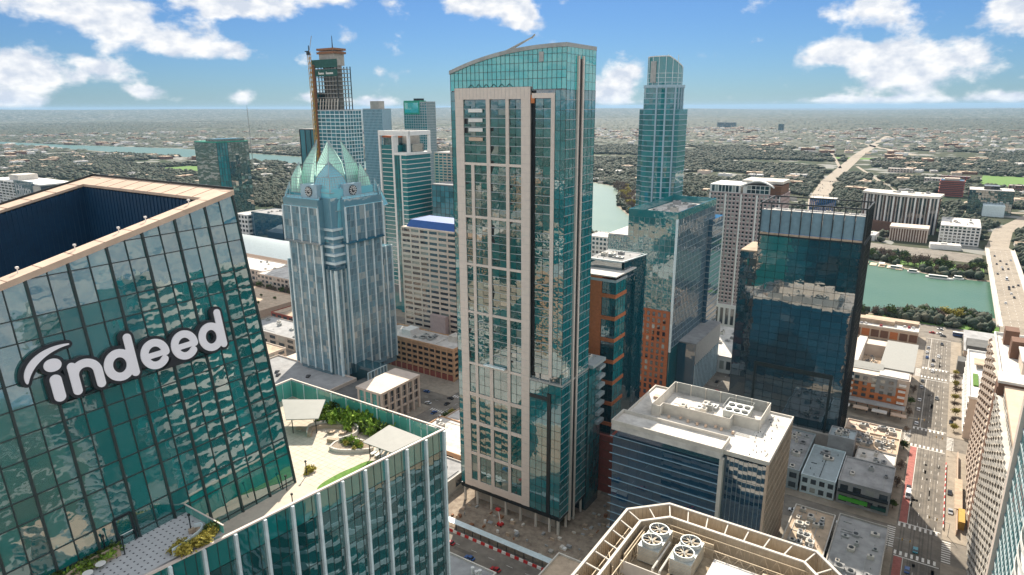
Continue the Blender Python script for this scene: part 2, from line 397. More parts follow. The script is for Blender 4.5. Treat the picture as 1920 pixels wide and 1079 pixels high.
VX, VY, VZ = Vector((1, 0, 0)), Vector((0, 1, 0)), Vector((0, 0, 1))
def face_of(side, x0, x1, y0, y1, z0, z1):
    """corner, width vector and height vector of one side of a box, seen from outside"""
    h = VZ * (z1 - z0)
    if side == '-Y': return Vector((x0, y0, z0)), VX * (x1 - x0), h
    if side == '+X': return Vector((x1, y0, z0)), VY * (y1 - y0), h
    if side == '-X': return Vector((x0, y1, z0)), VY * (y0 - y1), h
    if side == '+Y': return Vector((x1, y1, z0)), VX * (x0 - x1), h
def panes(T, P0, U, V, cols, rows, glass, frame='mullion', fw=.12, fd=.10, tilt=.006, single=True, name='window', off=.03, cuts=None, vbar=True, hbar=True, rowsplit=None, colsplit=None, parent=None):
    """grid of separate panes with a mullion grid in front; cols/rows counts or explicit fractions"""
    w, h = U.length, V.length; u, v = U / w, V / h; n = u.cross(v).normalized()
    cs = colsplit or [i / cols for i in range(cols + 1)]; rs = rowsplit or [i / rows for i in range(rows + 1)]
    mb = MB()
    for j in range(len(rs) - 1):
        for i in range(len(cs) - 1):
            a, b, c, d = cs[i] * w + fw / 2, cs[i + 1] * w - fw / 2, rs[j] * h + fw / 2, rs[j + 1] * h - fw / 2
            if cuts and cuts(i, j): continue
            ctr = P0 + u * ((a + b) / 2) + v * ((c + d) / 2) + n * off
            t1, t2 = random.gauss(0, tilt * .4), random.gauss(0, tilt * .4)
            uu = (u + n * t1).normalized(); vv = (v + n * t2).normalized(); nn = uu.cross(vv).normalized()
            if single: T.obox(name, ctr, uu * (b - a), vv * (d - c), nn * .05, glass, parent)
            else:
                p, q = uu * (b - a) / 2, vv * (d - c) / 2
                mb.quad(ctr - p - q, ctr + p - q, ctr + p + q, ctr - p + q)
    if not single: T.mb(name + '_panes', mb, glass, parent, kind='stuff')
    if frame and (vbar or hbar):
        g = MB()
        if vbar:
            for i, c in enumerate(cs): g.obox(P0 + u * (c * w) + v * (h / 2) + n * (fd / 2), u * fw, v * h, n * fd)
        if hbar:
            for c in rs: g.obox(P0 + u * (w / 2) + v * (c * h) + n * (fd * .45), u * w, v * fw, n * fd * .9)
        T.mb('mullions', g, frame, parent, kind='stuff')
def banded(T, P0, U, V, cols, rows, glass, wall, pier=1.0, band=1.4, depth=.35, single=True, parts=True, tilt=.006, piers=True, endpier=None, pier_mat=None, bottom_band=True):
    """wall of floor bands and piers standing proud of recessed windows"""
    w, h = U.length, V.length; u, v = U / w, V / h; n = u.cross(v).normalized()
    cw, rh = w / cols, h / rows
    mb = MB()
    for j in range(rows):
        for i in range(cols):
            ww, hh = cw - pier, rh - band
            ctr = P0 + u * ((i + .5) * cw) + v * (j * rh + band + hh / 2) + n * .04
            t1, t2 = random.gauss(0, tilt * .4), random.gauss(0, tilt * .4)
            uu = (u + n * t1).normalized(); vv = (v + n * t2).normalized(); nn = uu.cross(vv).normalized()
            if single: T.obox('window', ctr, uu * (ww + .1), vv * (hh + .1), nn * .05, glass)
            else:
                p, q = uu * (ww / 2 + .05), vv * (hh / 2 + .05)
                mb.quad(ctr - p - q, ctr + p - q, ctr + p + q, ctr - p + q)
    if not single: T.mb('windows', mb, glass, kind='stuff')
    g = MB()
    for j in range(rows + 1):
        z0, z1 = j * rh, j * rh + band
        if j == rows: z1 = j * rh + band * .6
        args = (P0 + u * (w / 2) + v * ((z0 + z1) / 2) + n * (depth / 2), u * (w + .1), v * (z1 - z0), n * depth)
        if parts: T.obox('floor_band', *args, wall)
        else: g.obox(*args)
    if piers:
        for i in range(cols + 1):
            args = (P0 + u * (i * cw) + v * (h / 2) + n * (depth / 2 - .03), u * pier, v * h, n * (depth - .06))
            if parts: T.obox('pier', *args, pier_mat or wall)
            else: g.obox(*args, 1 if pier_mat else 0)
    if g.f: T.mb('wall_grid', g, [wall, pier_mat or wall], kind='stuff')
def parapet(T, x0, x1, y0, y1, z, h, t, mat, name='parapet'):
    m = MB(); m.ring([(x0, y0), (x1, y0), (x1, y1), (x0, y1)], [(x0 + t, y0 + t), (x1 - t, y0 + t), (x1 - t, y1 - t), (x0 + t, y1 - t)], z, z + h)
    return T.mb(name, m, mat)
def roof_units(T, x0, x1, y0, y1, z, n, smin=1.2, smax=3.5, hmax=2.2, mats=('steel', 'concrete_light', 'roof_grey'), seed=0):
    r = random.Random(seed + int(x0 * 13 + y0 * 7))
    pm_ = MB()
    for i in range(max(2, n // 3)):
        x_, y_ = r.uniform(x0, x1), r.uniform(y0, y1)
        if r.random() < .5: pm_.bar((x_, y0, z + .25), (x_, r.uniform(y0, y1), z + .25), .22)
        else: pm_.bar((x0, y_, z + .22), (r.uniform(x0, x1), y_, z + .22), .2)
    for i in range(n): x_, y_ = r.uniform(x0, x1), r.uniform(y0, y1); pm_.tube((x_, y_, z), (x_, y_, z + r.uniform(.4, 1.1)), .14, n=6)
    T.mb('roof_pipes', pm_, r.choice(('steel', 'dark_metal', 'concrete_light')), kind='stuff')
    for i in range(n):
        w, d, h = r.uniform(smin, smax), r.uniform(smin, smax), r.uniform(.6, hmax)
        cx, cy = r.uniform(x0 + w / 2, x1 - w / 2), r.uniform(y0 + d / 2, y1 - d / 2)
        m = r.choice(mats)
        u = T.box('roof_unit', cx - w / 2, cx + w / 2, cy - d / 2, cy + d / 2, z, z + h, m)
        mb = MB(); mb.tube((cx, cy, z + h), (cx, cy, z + h + .25), min(w, d) * .33, n=8)
        T.mb('vent', mb, 'dark_metal', parent=u)

# ================================================================== ground, streets, river
def ground_mat():
    m, nt, b = _base('far_ground'); L = nt.links.new
    ge = nt.nodes.new('ShaderNodeNewGeometry')
    def noise(scale, detail=6, rough=.6):
        n = nt.nodes.new('ShaderNodeTexNoise'); n.inputs['Scale'].default_value = scale; n.inputs['Detail'].default_value = detail; n.inputs['Roughness'].default_value = rough
        L(ge.outputs['Position'], n.inputs['Vector']); return n.outputs[0]
    def ramp(src, stops):
        r = nt.nodes.new('ShaderNodeValToRGB'); L(src, r.inputs[0])
        while len(r.color_ramp.elements) < len(stops): r.color_ramp.elements.new(.5)
        for e, (p, c) in zip(r.color_ramp.elements, stops): e.position = p; e.color = (*c, 1)
        return r.outputs[0]
    a = ramp(noise(.0035, 8, .68), [(.36, (.020, .042, .024)), (.47, (.046, .058, .032)), (.54, (.066, .070, .044)), (.62, (.034, .054, .026)), (.72, (.09, .10, .058))])
    vo = nt.nodes.new('ShaderNodeTexVoronoi'); vo.inputs['Scale'].default_value = .022; L(ge.outputs['Position'], vo.inputs['Vector'])
    sp = nt.nodes.new('ShaderNodeSeparateColor'); L(vo.outputs['Color'], sp.inputs[0])
    gt = nt.nodes.new('ShaderNodeMath'); gt.operation = 'GREATER_THAN'; gt.inputs[1].default_value = .80; L(sp.outputs[0], gt.inputs[0])
    lt = nt.nodes.new('ShaderNodeMath'); lt.operation = 'LESS_THAN'; lt.inputs[1].default_value = 13.0; L(vo.outputs['Distance'], lt.inputs[0])
    mu = nt.nodes.new('ShaderNodeMath'); mu.operation = 'MULTIPLY'; L(gt.outputs[0], mu.inputs[0]); L(lt.outputs[0], mu.inputs[1])
    mx = nt.nodes.new('ShaderNodeMix'); mx.data_type = 'RGBA'; L(mu.outputs[0], mx.inputs[0]); L(a, mx.inputs[6]); mx.inputs[7].default_value = (.24, .24, .22, 1)
    # broad clearings, yards and fields
    f = ramp(noise(.0011, 5), [(.60, (0, 0, 0)), (.66, (1, 1, 1))])
    m2 = nt.nodes.new('ShaderNodeMix'); m2.data_type = 'RGBA'; L(f, m2.inputs[0]); L(mx.outputs[2], m2.inputs[6]); m2.inputs[7].default_value = (.085, .10, .055, 1)
    L(m2.outputs[2], b.inputs['Base Color']); b.inputs['Roughness'].default_value = .95; b.inputs['Specular IOR Level'].default_value = .1
    MATS['far_ground'] = m
ground_mat()
def water_mat():
    m, nt, b = _base('water'); L = nt.links.new
    ge = nt.nodes.new('ShaderNodeNewGeometry')
    n = nt.nodes.new('ShaderNodeTexNoise'); n.inputs['Scale'].default_value = .016; n.inputs['Detail'].default_value = 9; L(ge.outputs['Position'], n.inputs['Vector'])
    mx = nt.nodes.new('ShaderNodeMix'); mx.data_type = 'RGBA'; mx.inputs[6].default_value = (.035, .115, .080, 1); mx.inputs[7].default_value = (.085, .165, .115, 1)
    L(n.outputs[0], mx.inputs[0]); L(mx.outputs[2], b.inputs['Base Color'])
    b.inputs['Roughness'].default_value = .30; b.inputs['IOR'].default_value = 1.33
    w = nt.nodes.new('ShaderNodeTexNoise'); w.inputs['Scale'].default_value = .35; w.inputs['Detail'].default_value = 3; L(ge.outputs['Position'], w.inputs['Vector'])
    bp = nt.nodes.new('ShaderNodeBump'); bp.inputs['Distance'].default_value = .35; bp.inputs['Strength'].default_value = .6; L(w.outputs[0], bp.inputs['Height']); L(bp.outputs[0], b.inputs['Normal'])
    MATS['water'] = m
water_mat()

m = MB(); m.quad((-45000, -20000, 0), (45000, -20000, 0), (45000, 60000, 0), (-45000, 60000, 0)); struct('ground', m, 'far_ground')

# the river: one ribbon with its own banks, bending away to the left
RIVER = [((400, 690), (400, 860)), ((150, 690), (150, 850)), ((45, 688), (45, 838)), ((0, 678), (3, 836)), ((-44, 652), (-30, 858)), ((-110, 668), (-66, 884)), ((-230, 720), (-150, 900)), ((-340, 800), (-290, 960)), ((-452, 890), (-420, 1002)), ((-560, 1010), (-520, 1150)),
         ((-730, 1250), (-640, 1420)), ((-900, 1330), (-820, 1540)), ((-1300, 1420), (-1220, 1640)), ((-2000, 1500), (-1900, 1700)), ((-2900, 1460), (-2600, 1760)), ((-3150, 1500), (-3080, 1800)), ((-3900, 1520), (-3850, 1700)), ((-5200, 1500), (-5200, 1640))]
m = MB()
for a, b in zip(RIVER[:-1], RIVER[1:]):
    m.quad((*a[1], .12), (*b[1], .12), (*b[0], .12), (*a[0], .12))
river = struct('river', m, 'water')
m = MB()
for a, b in zip(RIVER[:-1], RIVER[1:]):                # muddy shore rims
    for k in (0, 1):
        s = -1 if k == 0 else 1
        m.quad((a[k][0], a[k][1] + s * 7, .06), (b[k][0], b[k][1] + s * 7, .06), (b[k][0], b[k][1] - s * 1.5, .16), (a[k][0], a[k][1] - s * 1.5, .16))
struct('river_shore', m, 'dirt')

# downtown: one asphalt sheet with raised blocks
sheet('asphalt_road', -820, 330, -260, 640, .02, 'asphalt')
XS = [(-760, -610), (-590, -490), (-470, -368), (-350, -250), (-230, -120), (-101, 1.5), (18.5, 130), (150, 300)]
YS = [(-240, -140), (-120, -40), (-20, 76), (94, 181), (200, 288), (306, 397), (415, 506), (524, 600)]
for (x0, x1) in XS:
    for (y0, y1) in YS:
        mm = MB(); mm.box(x0, x1, y0, y1, -.1, .15)
        struct('pavement', mm, 'sidewalk')
# painted markings on the avenue
def mark(x0, x1, y0, y1, mat='paint_white', z=.03): return (x0, x1, y0, y1, mat, z)
red = MB()
for (x0, x1, y0, y1) in ((2.2, 5.2, 311, 392), (2.2, 5.2, 200, 283)): red.quad((x0, y0, .026), (x1, y0, .026), (x1, y1, .026), (x0, y1, .026))
struct('bus_lane', red, 'paint_red')
mk = MB()
def mq(x0, x1, y0, y1, z=.032): mk.quad((x0, y0, z), (x1, y0, z), (x1, y1, z), (x0, y1, z))
for y0, y1 in ((200, 283), (311, 392), (420, 503), (528, 600)):
    mq(5.35, 5.55, y0, y1)
    for xl in (9.2, 12.6, 15.6):
        y = y0
        while y < y1 - 3: mq(xl, xl + .16, y, y + 3); y += 9
    mq(2.0, 18, y0 - .6, y0) if y0 > 205 else None
    mq(2.0, 18, y1 + .2, y1 + .7)
for yc in (286.0, 308.8, 394.6, 418.0, 508.0, 526):                 # crossings over the avenue
    x = 2.0
    while x < 18: mq(x, x + .9, yc - 1.5, yc + 1.5); x += 2.0
for yc0, yc1 in ((289, 305), (398, 414), (507, 523)):                # crossings over the side streets
    for xc in (-.2, 20.2):
        y = yc0
        while y < yc1: mq(xc - 1.6, xc + 1.6, y, y + .7); y += 1.7
for yc in (190.5, 297, 406, 515):                                   # centre dashes of the side streets
    x = -345
    while x < -8: mq(x, x + 3, yc - .08, yc + .08); x += 9
for xc in (-110.5, -240, -359):
    y = 100
    while y < 590: mq(xc - .08, xc + .08, y, y + 3); y += 9
x = -249
while x < -231: mq(x, x + .8, 284.5, 287.3); mq(x, x + .8, 307, 310); x += 1.7
struct('road_markings', mk, 'paint_white')

pt = MB(); pr = random.Random(12)
for k in range(90):
    if k % 3: x_, y_, w_, l_ = pr.uniform(2.5, 17), pr.uniform(205, 595), pr.uniform(.8, 2.6), pr.uniform(2, 14)
    else: x_, y_, w_, l_ = pr.uniform(-330, -5), pr.choice((190.5, 297, 406, 515)) + pr.uniform(-6, 6), pr.uniform(3, 14), pr.uniform(.8, 2.4)
    pt.quad((x_, y_, .0235), (x_ + w_, y_, .0235), (x_ + w_, y_ + l_, .0235), (x_, y_ + l_, .0235))
struct('asphalt_patches', pt, 'asphalt_dark')
tw = MB()
for xl in (7.0, 8.2, 10.4, 11.6, 13.6, 14.8, 3.2, 4.3): tw.quad((xl, 200, .0212), (xl + .45, 200, .0212), (xl + .45, 600, .0212), (xl, 600, .0212))
struct('tyre_tracks', tw, 'asphalt_dark')
# riverside drive and bridge approach
m = MB(); m.quad((-420, 606, .03), (330, 606, .03), (330, 634, .03), (-420, 634, .03)); struct('riverside_road', m, 'asphalt')
m = MB(); m.quad((-420, 640, .025), (330, 640, .025), (330, 672, .025), (-420, 652, .025)); struct('riverside_lawn', m, 'lawn')
m = MB(); m.quad((-40, 880, .03), (46, 862, .03), (46, 905, .03), (-40, 925, .03)); struct('far_bank_lawn', m, 'lawn')
m = MB(); m.quad((-120, 960, .03), (46, 930, .03), (46, 990, .03), (-120, 1010, .03)); struct('far_bank_road', m, 'asphalt')
m = MB(); m.quad((55, 1850, .05), (260, 1850, .05), (260, 2150, .05), (70, 2150, .05)); struct('playing_field', m, 'lawn')
m = MB(); m.quad((-420, 2600, .05), (-60, 2600, .05), (-60, 2680, .05), (-420, 2680, .05)); struct('meadow', m, 'lawn')
m = MB(); m.quad((-2100, 1120, .05), (-1750, 1120, .05), (-1700, 1260, .05), (-2080, 1260, .05)); struct('meadow', m, 'lawn')
ROADS = [[(-160, 1100), (-215, 1431), (-250, 1800), (-300, 2800), (-355, 4700)], [(-120, 2900), (-900, 5200), (-1700, 6900)], [(60, 1010), (75, 1200), (150, 1500), (320, 1900)], [(-700, 640), (-1200, 700), (-2200, 980)], [(330, 1500), (-160, 1330), (-620, 1330)], [(-4200, 3300), (-2000, 5200), (0, 6000)]]
RW = [17, 16, 12, 9, 8, 22]
_rr = random.Random(41)
for k in range(30):                                     # neighbourhood streets
    a_ = R(_rr.uniform(-70, 3)); d_ = _rr.uniform(1050, 3600); x_, y_ = d_ * math.sin(a_), d_ * math.cos(a_); L_ = _rr.uniform(250, 900); t_ = R(_rr.choice((8, 98)) + _rr.uniform(-9, 9))
    ROADS.append([(x_ - L_ / 2 * math.cos(t_), y_ - L_ / 2 * math.sin(t_)), (x_ + L_ / 2 * math.cos(t_), y_ + L_ / 2 * math.sin(t_))]); RW.append(4.5)
for k, rd in enumerate(ROADS):
    m = MB(); w = RW[k]
    for a, b in zip(rd[:-1], rd[1:]):
        d = Vector((b[0] - a[0], b[1] - a[1])).normalized(); nx, ny = -d.y * w, d.x * w
        m.quad((a[0] + nx, a[1] + ny, .09), (a[0] - nx, a[1] - ny, .09), (b[0] - nx, b[1] - ny, .09), (b[0] + nx, b[1] + ny, .09))
    struct('far_road', m, 'sidewalk')

# bridge
T = Thing('road_bridge', 'long pale road bridge with concrete railings crossing the teal river', 'bridge', (62, 800, 0))
T.box('deck', 48, 78, 640, 1000, 6.2, 7.4, 'concrete_light')
T.box('roadway', 52.5, 73.5, 640, 1000, 7.4, 7.45, 'sidewalk')
for x in (48.2, 77.3): T.box('railing', x, x + .5, 640, 1000, 7.4, 8.5, 'concrete_light')
for x in (52, 73.6): T.box('kerb', x, x + .4, 640, 1000, 7.4, 7.62, 'concrete')
for y in range(650, 1000, 32): T.box('pier', 51, 75, y - 1.6, y + 1.6, -1, 6.3, 'concrete')
for y in range(656, 990, 40):
    mm = MB(); mm.tube((50.6, y, 7.4), (50.6, y, 15), .12, n=6); mm.bar((50.6, y, 15), (53.4, y, 15.3), .14); T.mb('lamp_post', mm, 'steel')
mm = MB()
for xl in (57.7, 63, 68.2):
    y = 645
    while y < 995: mm.quad((xl, y, 7.46), (xl + .2, y, 7.46), (xl + .2, y + 3, 7.46), (xl, y + 3, 7.46)); y += 10
T.mb('lane_lines', mm, 'paint_white', kind='stuff')
for k, (y0, y1, z0, z1) in enumerate(((600, 640, .1, 7.4), (1000, 1060, 7.4, .1))):
    T.raw('ramp', [(50, y0, z0), (76, y0, z0), (76, y1, z1), (50, y1, z1), (50, y0, -.5), (76, y0, -.5), (76, y1, -.5), (50, y1, -.5)], [(0, 1, 2, 3), (0, 4, 5, 1), (1, 5, 6, 2), (2, 6, 7, 3), (3, 7, 4, 0)], 'sidewalk')

# ------------------------------------------------------------------ woodland and suburbs
def river_mask(P):
    """True where a point lies on the river (or very near)"""
    inside = np.zeros(len(P), bool)
    for a, b in zip(RIVER[:-1], RIVER[1:]):
        q = np.array([a[0], b[0], b[1], a[1]], float); q = q + (q - q.mean(0)) * .03
        s = None; ok = np.ones(len(P), bool)
        area = 0
        for i in range(4):
            p0, p1 = q[i], q[(i + 1) % 4]
            c = (p1[0] - p0[0]) * (P[:, 1] - p0[1]) - (p1[1] - p0[1]) * (P[:, 0] - p0[0])
            ok &= (c <= 8)
        inside |= ok
    return inside
def road_mask(P):
    hit = np.zeros(len(P), bool)
    for k, rd in enumerate(ROADS):
        w = RW[k] + 5
        for a, b in zip(rd[:-1], rd[1:]):
            a = np.array(a, float); b = np.array(b, float); d = b - a; L2 = d @ d
            t = np.clip(((P - a) @ d) / L2, 0, 1); q = a + t[:, None] * d
            hit |= np.hypot(*(P - q).T) < w
    return hit
def in_view(P, margin=3):
    a = np.degrees(np.arctan2(P[:, 0], P[:, 1])) + 33.4
    return np.abs(a) < 38.5 + margin
KEEP = []                                               # rectangles kept clear of trees
def keep(x0, x1, y0, y1): KEEP.append((x0, x1, y0, y1))
def keep_mask(P):
    h = np.zeros(len(P), bool)
    for x0, x1, y0, y1 in KEEP: h |= (P[:, 0] > x0) & (P[:, 0] < x1) & (P[:, 1] > y0) & (P[:, 1] < y1)
    return h
def vnoise(P, s, seed):
    """smooth value noise"""
    r = np.random.default_rng(seed); g = r.random((64, 64)); q = P * s
    i = np.floor(q).astype(int); f = q - i; f = f * f * (3 - 2 * f)
    def G(a, b): return g[a % 64, b % 64]
    return (G(i[:, 0], i[:, 1]) * (1 - f[:, 0]) * (1 - f[:, 1]) + G(i[:, 0] + 1, i[:, 1]) * f[:, 0] * (1 - f[:, 1]) + G(i[:, 0], i[:, 1] + 1) * (1 - f[:, 0]) * f[:, 1] + G(i[:, 0] + 1, i[:, 1] + 1) * f[:, 0] * f[:, 1])
def ico(sub):
    bm = bmesh.new(); bmesh.ops.create_icosphere(bm, subdivisions=sub, radius=1)
    v = np.array([x.co[:] for x in bm.verts]); f = np.array([[y.index for y in x.verts] for x in bm.faces]); bm.free(); return v, f
def bulk_mesh(name, V, F, mat):
    me = bpy.data.meshes.new(name)
    me.vertices.add(len(V)); me.vertices.foreach_set('co', V.astype(np.float32).ravel())
    me.loops.add(F.size); me.loops.foreach_set('vertex_index', F.astype(np.int32).ravel())
    n, k = F.shape
    me.polygons.add(n); me.polygons.foreach_set('loop_start', np.arange(0, n * k, k, dtype=np.int32)); me.polygons.foreach_set('loop_total', np.full(n, k, np.int32))
    me.materials.append(MATS[mat]); me.update(calc_edges=True); return me
def blob_field(P, rad, hgt, template, jitter, seed, z0=0):
    r = np.random.default_rng(seed); tv, tf = template; n, k = len(P), len(tv)
    ang = r.random(n) * 6.283; c, s = np.cos(ang), np.sin(ang)
    J = 1 + (r.random((n, k)) - .5) * jitter
    x = tv[None, :, 0] * J; y = tv[None, :, 1] * J; z = tv[None, :, 2] * (1 + (r.random((n, k)) - .5) * jitter)
    X = (x * c[:, None] - y * s[:, None]) * rad[:, None] + P[:, 0:1]
    Y = (x * s[:, None] + y * c[:, None]) * rad[:, None] + P[:, 1:2]
    Z = (z * .5 + .5) * hgt[:, None] + z0
    V = np.stack([X, Y, Z], -1).reshape(-1, 3); F = (tf[None] + (np.arange(n) * k)[:, None, None]).reshape(-1, 3)
    return V, F
def polar(n, r0, r1, seed):
    r = np.random.default_rng(seed)
    rr = np.sqrt(r.random(n) * (r1 * r1 - r0 * r0) + r0 * r0); a = np.radians(-33.4 + (r.random(n) - .5) * 82)
    return np.stack([rr * np.sin(a), rr * np.cos(a)], -1)
# ================================================================== plants
def leaf_mesh(name, n, rad, size, mat, seed, shell=.45, flat=.0, lumps=9):
    """leaf-sized faces gathered in uneven clumps through an ellipsoid"""
    r = np.random.default_rng(seed)
    c = r.normal(size=(lumps, 3)); c /= np.linalg.norm(c, axis=1)[:, None]; c *= (r.random((lumps, 1)) ** .5) * .72
    which = r.integers(0, lumps, n); p = c[which] + r.normal(size=(n, 3)) * (.20 + .10 * r.random((n, 1)))
    p = p * np.array(rad); p[:, 2] = np.maximum(p[:, 2], -rad[2] * .95)
    a = r.normal(size=(n, 3)); a /= np.linalg.norm(a, axis=1)[:, None]; b = np.cross(a, r.normal(size=(n, 3))); b /= np.linalg.norm(b, axis=1)[:, None]
    s = size * (.6 + .8 * r.random((n, 1)))
    V = np.stack([p - a * s, p + b * s * .6, p + a * s, p - b * s * .6], 1).reshape(-1, 3)
    F = np.arange(4 * n).reshape(n, 4)
    return bulk_mesh(name, V, F, mat)
CROWN = {
    'green': [leaf_mesh('crown_green', 520, (3.6, 3.6, 3.0), .62, 'leaf_green', s) for s in (1, 2, 3)],
    'bare': [leaf_mesh('crown_bare', 460, (3.6, 3.6, 3.4), .42, 'leaf_bare', s) for s in (4, 5)],
    'yellow': [leaf_mesh('crown_yellow', 480, (3.2, 3.2, 2.8), .55, 'leaf_yellow', s) for s in (6, 7)],
}
SHRUB = {
    'green': [leaf_mesh('foliage_green', 150, (1, 1, .8), .22, 'leaf_green', s, lumps=7) for s in (11, 12)],
    'bright': [leaf_mesh('foliage_bright', 170, (1, 1, .8), .24, 'leaf_bright', s, lumps=7) for s in (13, 14)],
    'yellow': [leaf_mesh('foliage_yellow', 170, (1, 1, .8), .22, 'leaf_yellow', s, lumps=7) for s in (15, 16)],
}
def trunk_mesh(seed):
    r = random.Random(seed); mb = MB()
    mb.tube((0, 0, -.2), (.1, 0, 2.6), .28, .19, 7); top = (.1, 0, 2.6)
    for i in range(6):
        a = i * 1.05 + r.uniform(-.3, .3); e = (math.cos(a) * r.uniform(1.4, 2.6), math.sin(a) * r.uniform(1.4, 2.6), r.uniform(4.6, 7.0))
        mb.tube(top, e, .11, .035, 5)
    return newmesh('trunk', mb.v, mb.f, 'bark')
TRUNKS = [trunk_mesh(s) for s in range(3)]
TR = random.Random(17)
def tree(x, y, z, kind, s, label, group):
    T = Thing('street_tree' if 'street' in group else 'riverside_tree' if 'river' in group else 'tree', label, 'tree', (x, y, z), group)
    a = TR.uniform(0, 6.28); k = s * TR.uniform(.85, 1.15)
    M1 = Matrix.Rotation(a, 4, 'Z') @ Matrix.Scale(k, 4)
    T._put('trunk', TR.choice(TRUNKS), M1, None, None, None)
    T._put('crown', TR.choice(CROWN[kind]), Matrix.Translation((0, 0, 5.0 * k)) @ M1, None, None, None)
    return T
def shrub(x, y, z, kind, s, label, group, h=1.0):
    o = link(bpy.data.objects.new('shrub', TR.choice(SHRUB[kind])))
    o.location = (x, y, z + .62 * s * h); o.rotation_euler = (0, 0, TR.uniform(0, 6.28)); o.scale = (s, s, s * h)
    return tags(o, label, 'shrub', group)

# ================================================================== tower with the sign
LEAN = 8.6 / 49.2
def fx(z): return -86.8 - LEAN * (z - 118)
def zr(y): return 167.2 - .232 * (63.6 - y)
T = Thing('sign_tower', 'green glass office tower with sloping hollow roof in the left foreground', 'tower', (-112, 30, 0))
SIGN_T = T
# glass front: separate panes in alternating tall and short rows
rows_z = [96.0, 100.8, 103.6, 108.4, 111.2, 116.0, 118.6, 123.4, 126.2, 131.0, 133.8, 138.4, 141.4, 144.6, 147.6, 152.3, 155.1, 159.7, 162.4, 168.5]
yc = [63.6 - 2.55 * i for i in range(19)][::-1]         # 17.7 .. 63.6
nface = Vector((1, 0, LEAN)).normalized()
def fp(y, z): return Vector((fx(z), y, z))
mul = MB()
for j in range(len(rows_z) - 1):
    for i in range(len(yc) - 1):
        y0, y1, z0, z1 = yc[i] + .07, yc[i + 1] - .07, rows_z[j] + .06, rows_z[j + 1] - .06
        t0, t1 = min(z1, zr(y0) - .25), min(z1, zr(y1) - .25)
        if t1 <= z0 + .15: continue
        if z1 < 116 and yc[i] > 30: continue
        t0 = max(t0, z0 + .02)
        q = [fp(y0, z0), fp(y1, z0), fp(y1, t1), fp(y0, t0)]
        a, b = random.gauss(0, .010), random.gauss(0, .010)
        c = sum(q, Vector()) / 4
        q = [p + nface * (.05 + a * (p.y - c.y) + b * (p.z - c.z)) for p in q]
        back = [p - nface * .06 for p in q]
        T.raw('window', q + back, [(0, 1, 2, 3), (4, 7, 6, 5), (0, 4, 5, 1), (1, 5, 6, 2), (2, 6, 7, 3), (3, 7, 4, 0)], 'g_green')
for i, y in enumerate(yc):
    w = .30 if i % 2 == 0 else .12
    a, b = fp(y, 90), fp(y, zr(y) - .3); d = b - a
    mul.obox((a + b) / 2 + nface * .1, VY * w, d, nface * (.32 if i % 2 == 0 else .16))
for j, z in enumerate(rows_z[1:-1]):
    y_lo = 17.7
    if z > zr(17.7) - .4: y_lo = 63.6 - (167.2 - z - .4) / .232
    a, b = fp(max(17.7, y_lo), z), fp(63.6, z)
    if b.y - a.y > .5: mul.obox((a + b) / 2 + nface * .09, b - a, (fp(0, z + 1) - fp(0, z)).normalized() * .14, nface * .13)
T.mb('mullions', mul, 'mullion', kind='stuff')
# body behind the panes, down to the street, with the sloping rim of the roof well
XL = -139.5
def prism_y(mb, xa, xb, y0, y1, ztop0, ztop1, zb): pass
body = MB()
Yb = -60.0
def P(x, y, z): return Vector((x, y, z))
ft0, ft1 = zr(Yb), zr(63.6)
vs = [P(fx(0), Yb, 0), P(fx(0), 63.6, 0), P(fx(ft1) - .04, 63.55, ft1 - 2), P(fx(ft0) - .04, Yb, ft0 - 2), P(XL - 8, Yb, 0), P(XL - 8, 63.6, 0), P(XL, 63.55, ft1 - 2), P(XL, Yb, ft0 - 2)]
body.raw(vs, [(0, 1, 2, 3), (5, 4, 7, 6), (1, 5, 6, 2), (4, 0, 3, 7)])
T.mb('core', body, 'g_green')
rim = MB()
def rimq(x0, x1, y0, y1):
    z = [(x0, y0), (x1, y0), (x1, y1), (x0, y1)]
    top = [P(x, y, zr(y) + (.25 if True else 0)) for x, y in z]; bot = [P(x, y, zr(y) - .45) for x, y in z]
    rim.raw(top + bot, [(0, 1, 2, 3), (7, 6, 5, 4), (0, 4, 5, 1), (1, 5, 6, 2), (2, 6, 7, 3), (3, 7, 4, 0)])
xf = fx(163)
INX0, INX1, INY1 = XL + 4.2, -97.4, 59.8
edges = [(XL - .3, XL + 4.2, Yb, 63.9), (XL + 4.2, -97.4, 59.8, 63.9)]
for e in edges: rimq(*e)
# front coping follows the leaning edge
def fr(y, o): return fx(zr(y)) + o
top = [P(fr(Yb, -2.3), Yb, zr(Yb) + .27), P(fr(Yb, .35), Yb, zr(Yb) + .27), P(fr(63.9, .35), 63.9, zr(63.9) + .27), P(fr(63.9, -2.3), 63.9, zr(63.9) + .27)]
bot = [p - VZ * .8 for p in top]
cp = MB(); cp.raw(top + bot, [(0, 1, 2, 3), (7, 6, 5, 4), (0, 4, 5, 1), (1, 5, 6, 2), (2, 6, 7, 3), (3, 7, 4, 0)])
c_ = T.mb('coping', rim, 'coping'); T.mb('front_coping', cp, 'coping')
jt = MB()
for k in range(22):
    y = 63 - k * 4.0
    for (x0, x1) in ((XL - .35, XL + 4.25), (fr(y, -2.35), fr(y, .4))): jt.bar((x0, y, zr(y) + .262), (x1, y, zr(y) + .262), .10, .05)
for k in range(1, 9):
    x = XL + 4.2 + k * 4.4; jt.bar((x, 59.8, zr(59.8) + .262), (x, 63.9, zr(63.9) + .262), .10, .05)
T.mb('coping_joints', jt, 'brown', kind='stuff')
edge = MB(); edge.bar((XL - .4, Yb, zr(Yb) + .4), (XL - .4, 64, zr(64) + .4), .18, .4); edge.bar((XL - .4, 64, zr(64) + .4), (fr(64, 0), 64, zr(64) + .4), .18, .4)
T.mb('roof_edge_rail', edge, 'dark_metal')
ROOFZ = 139.0
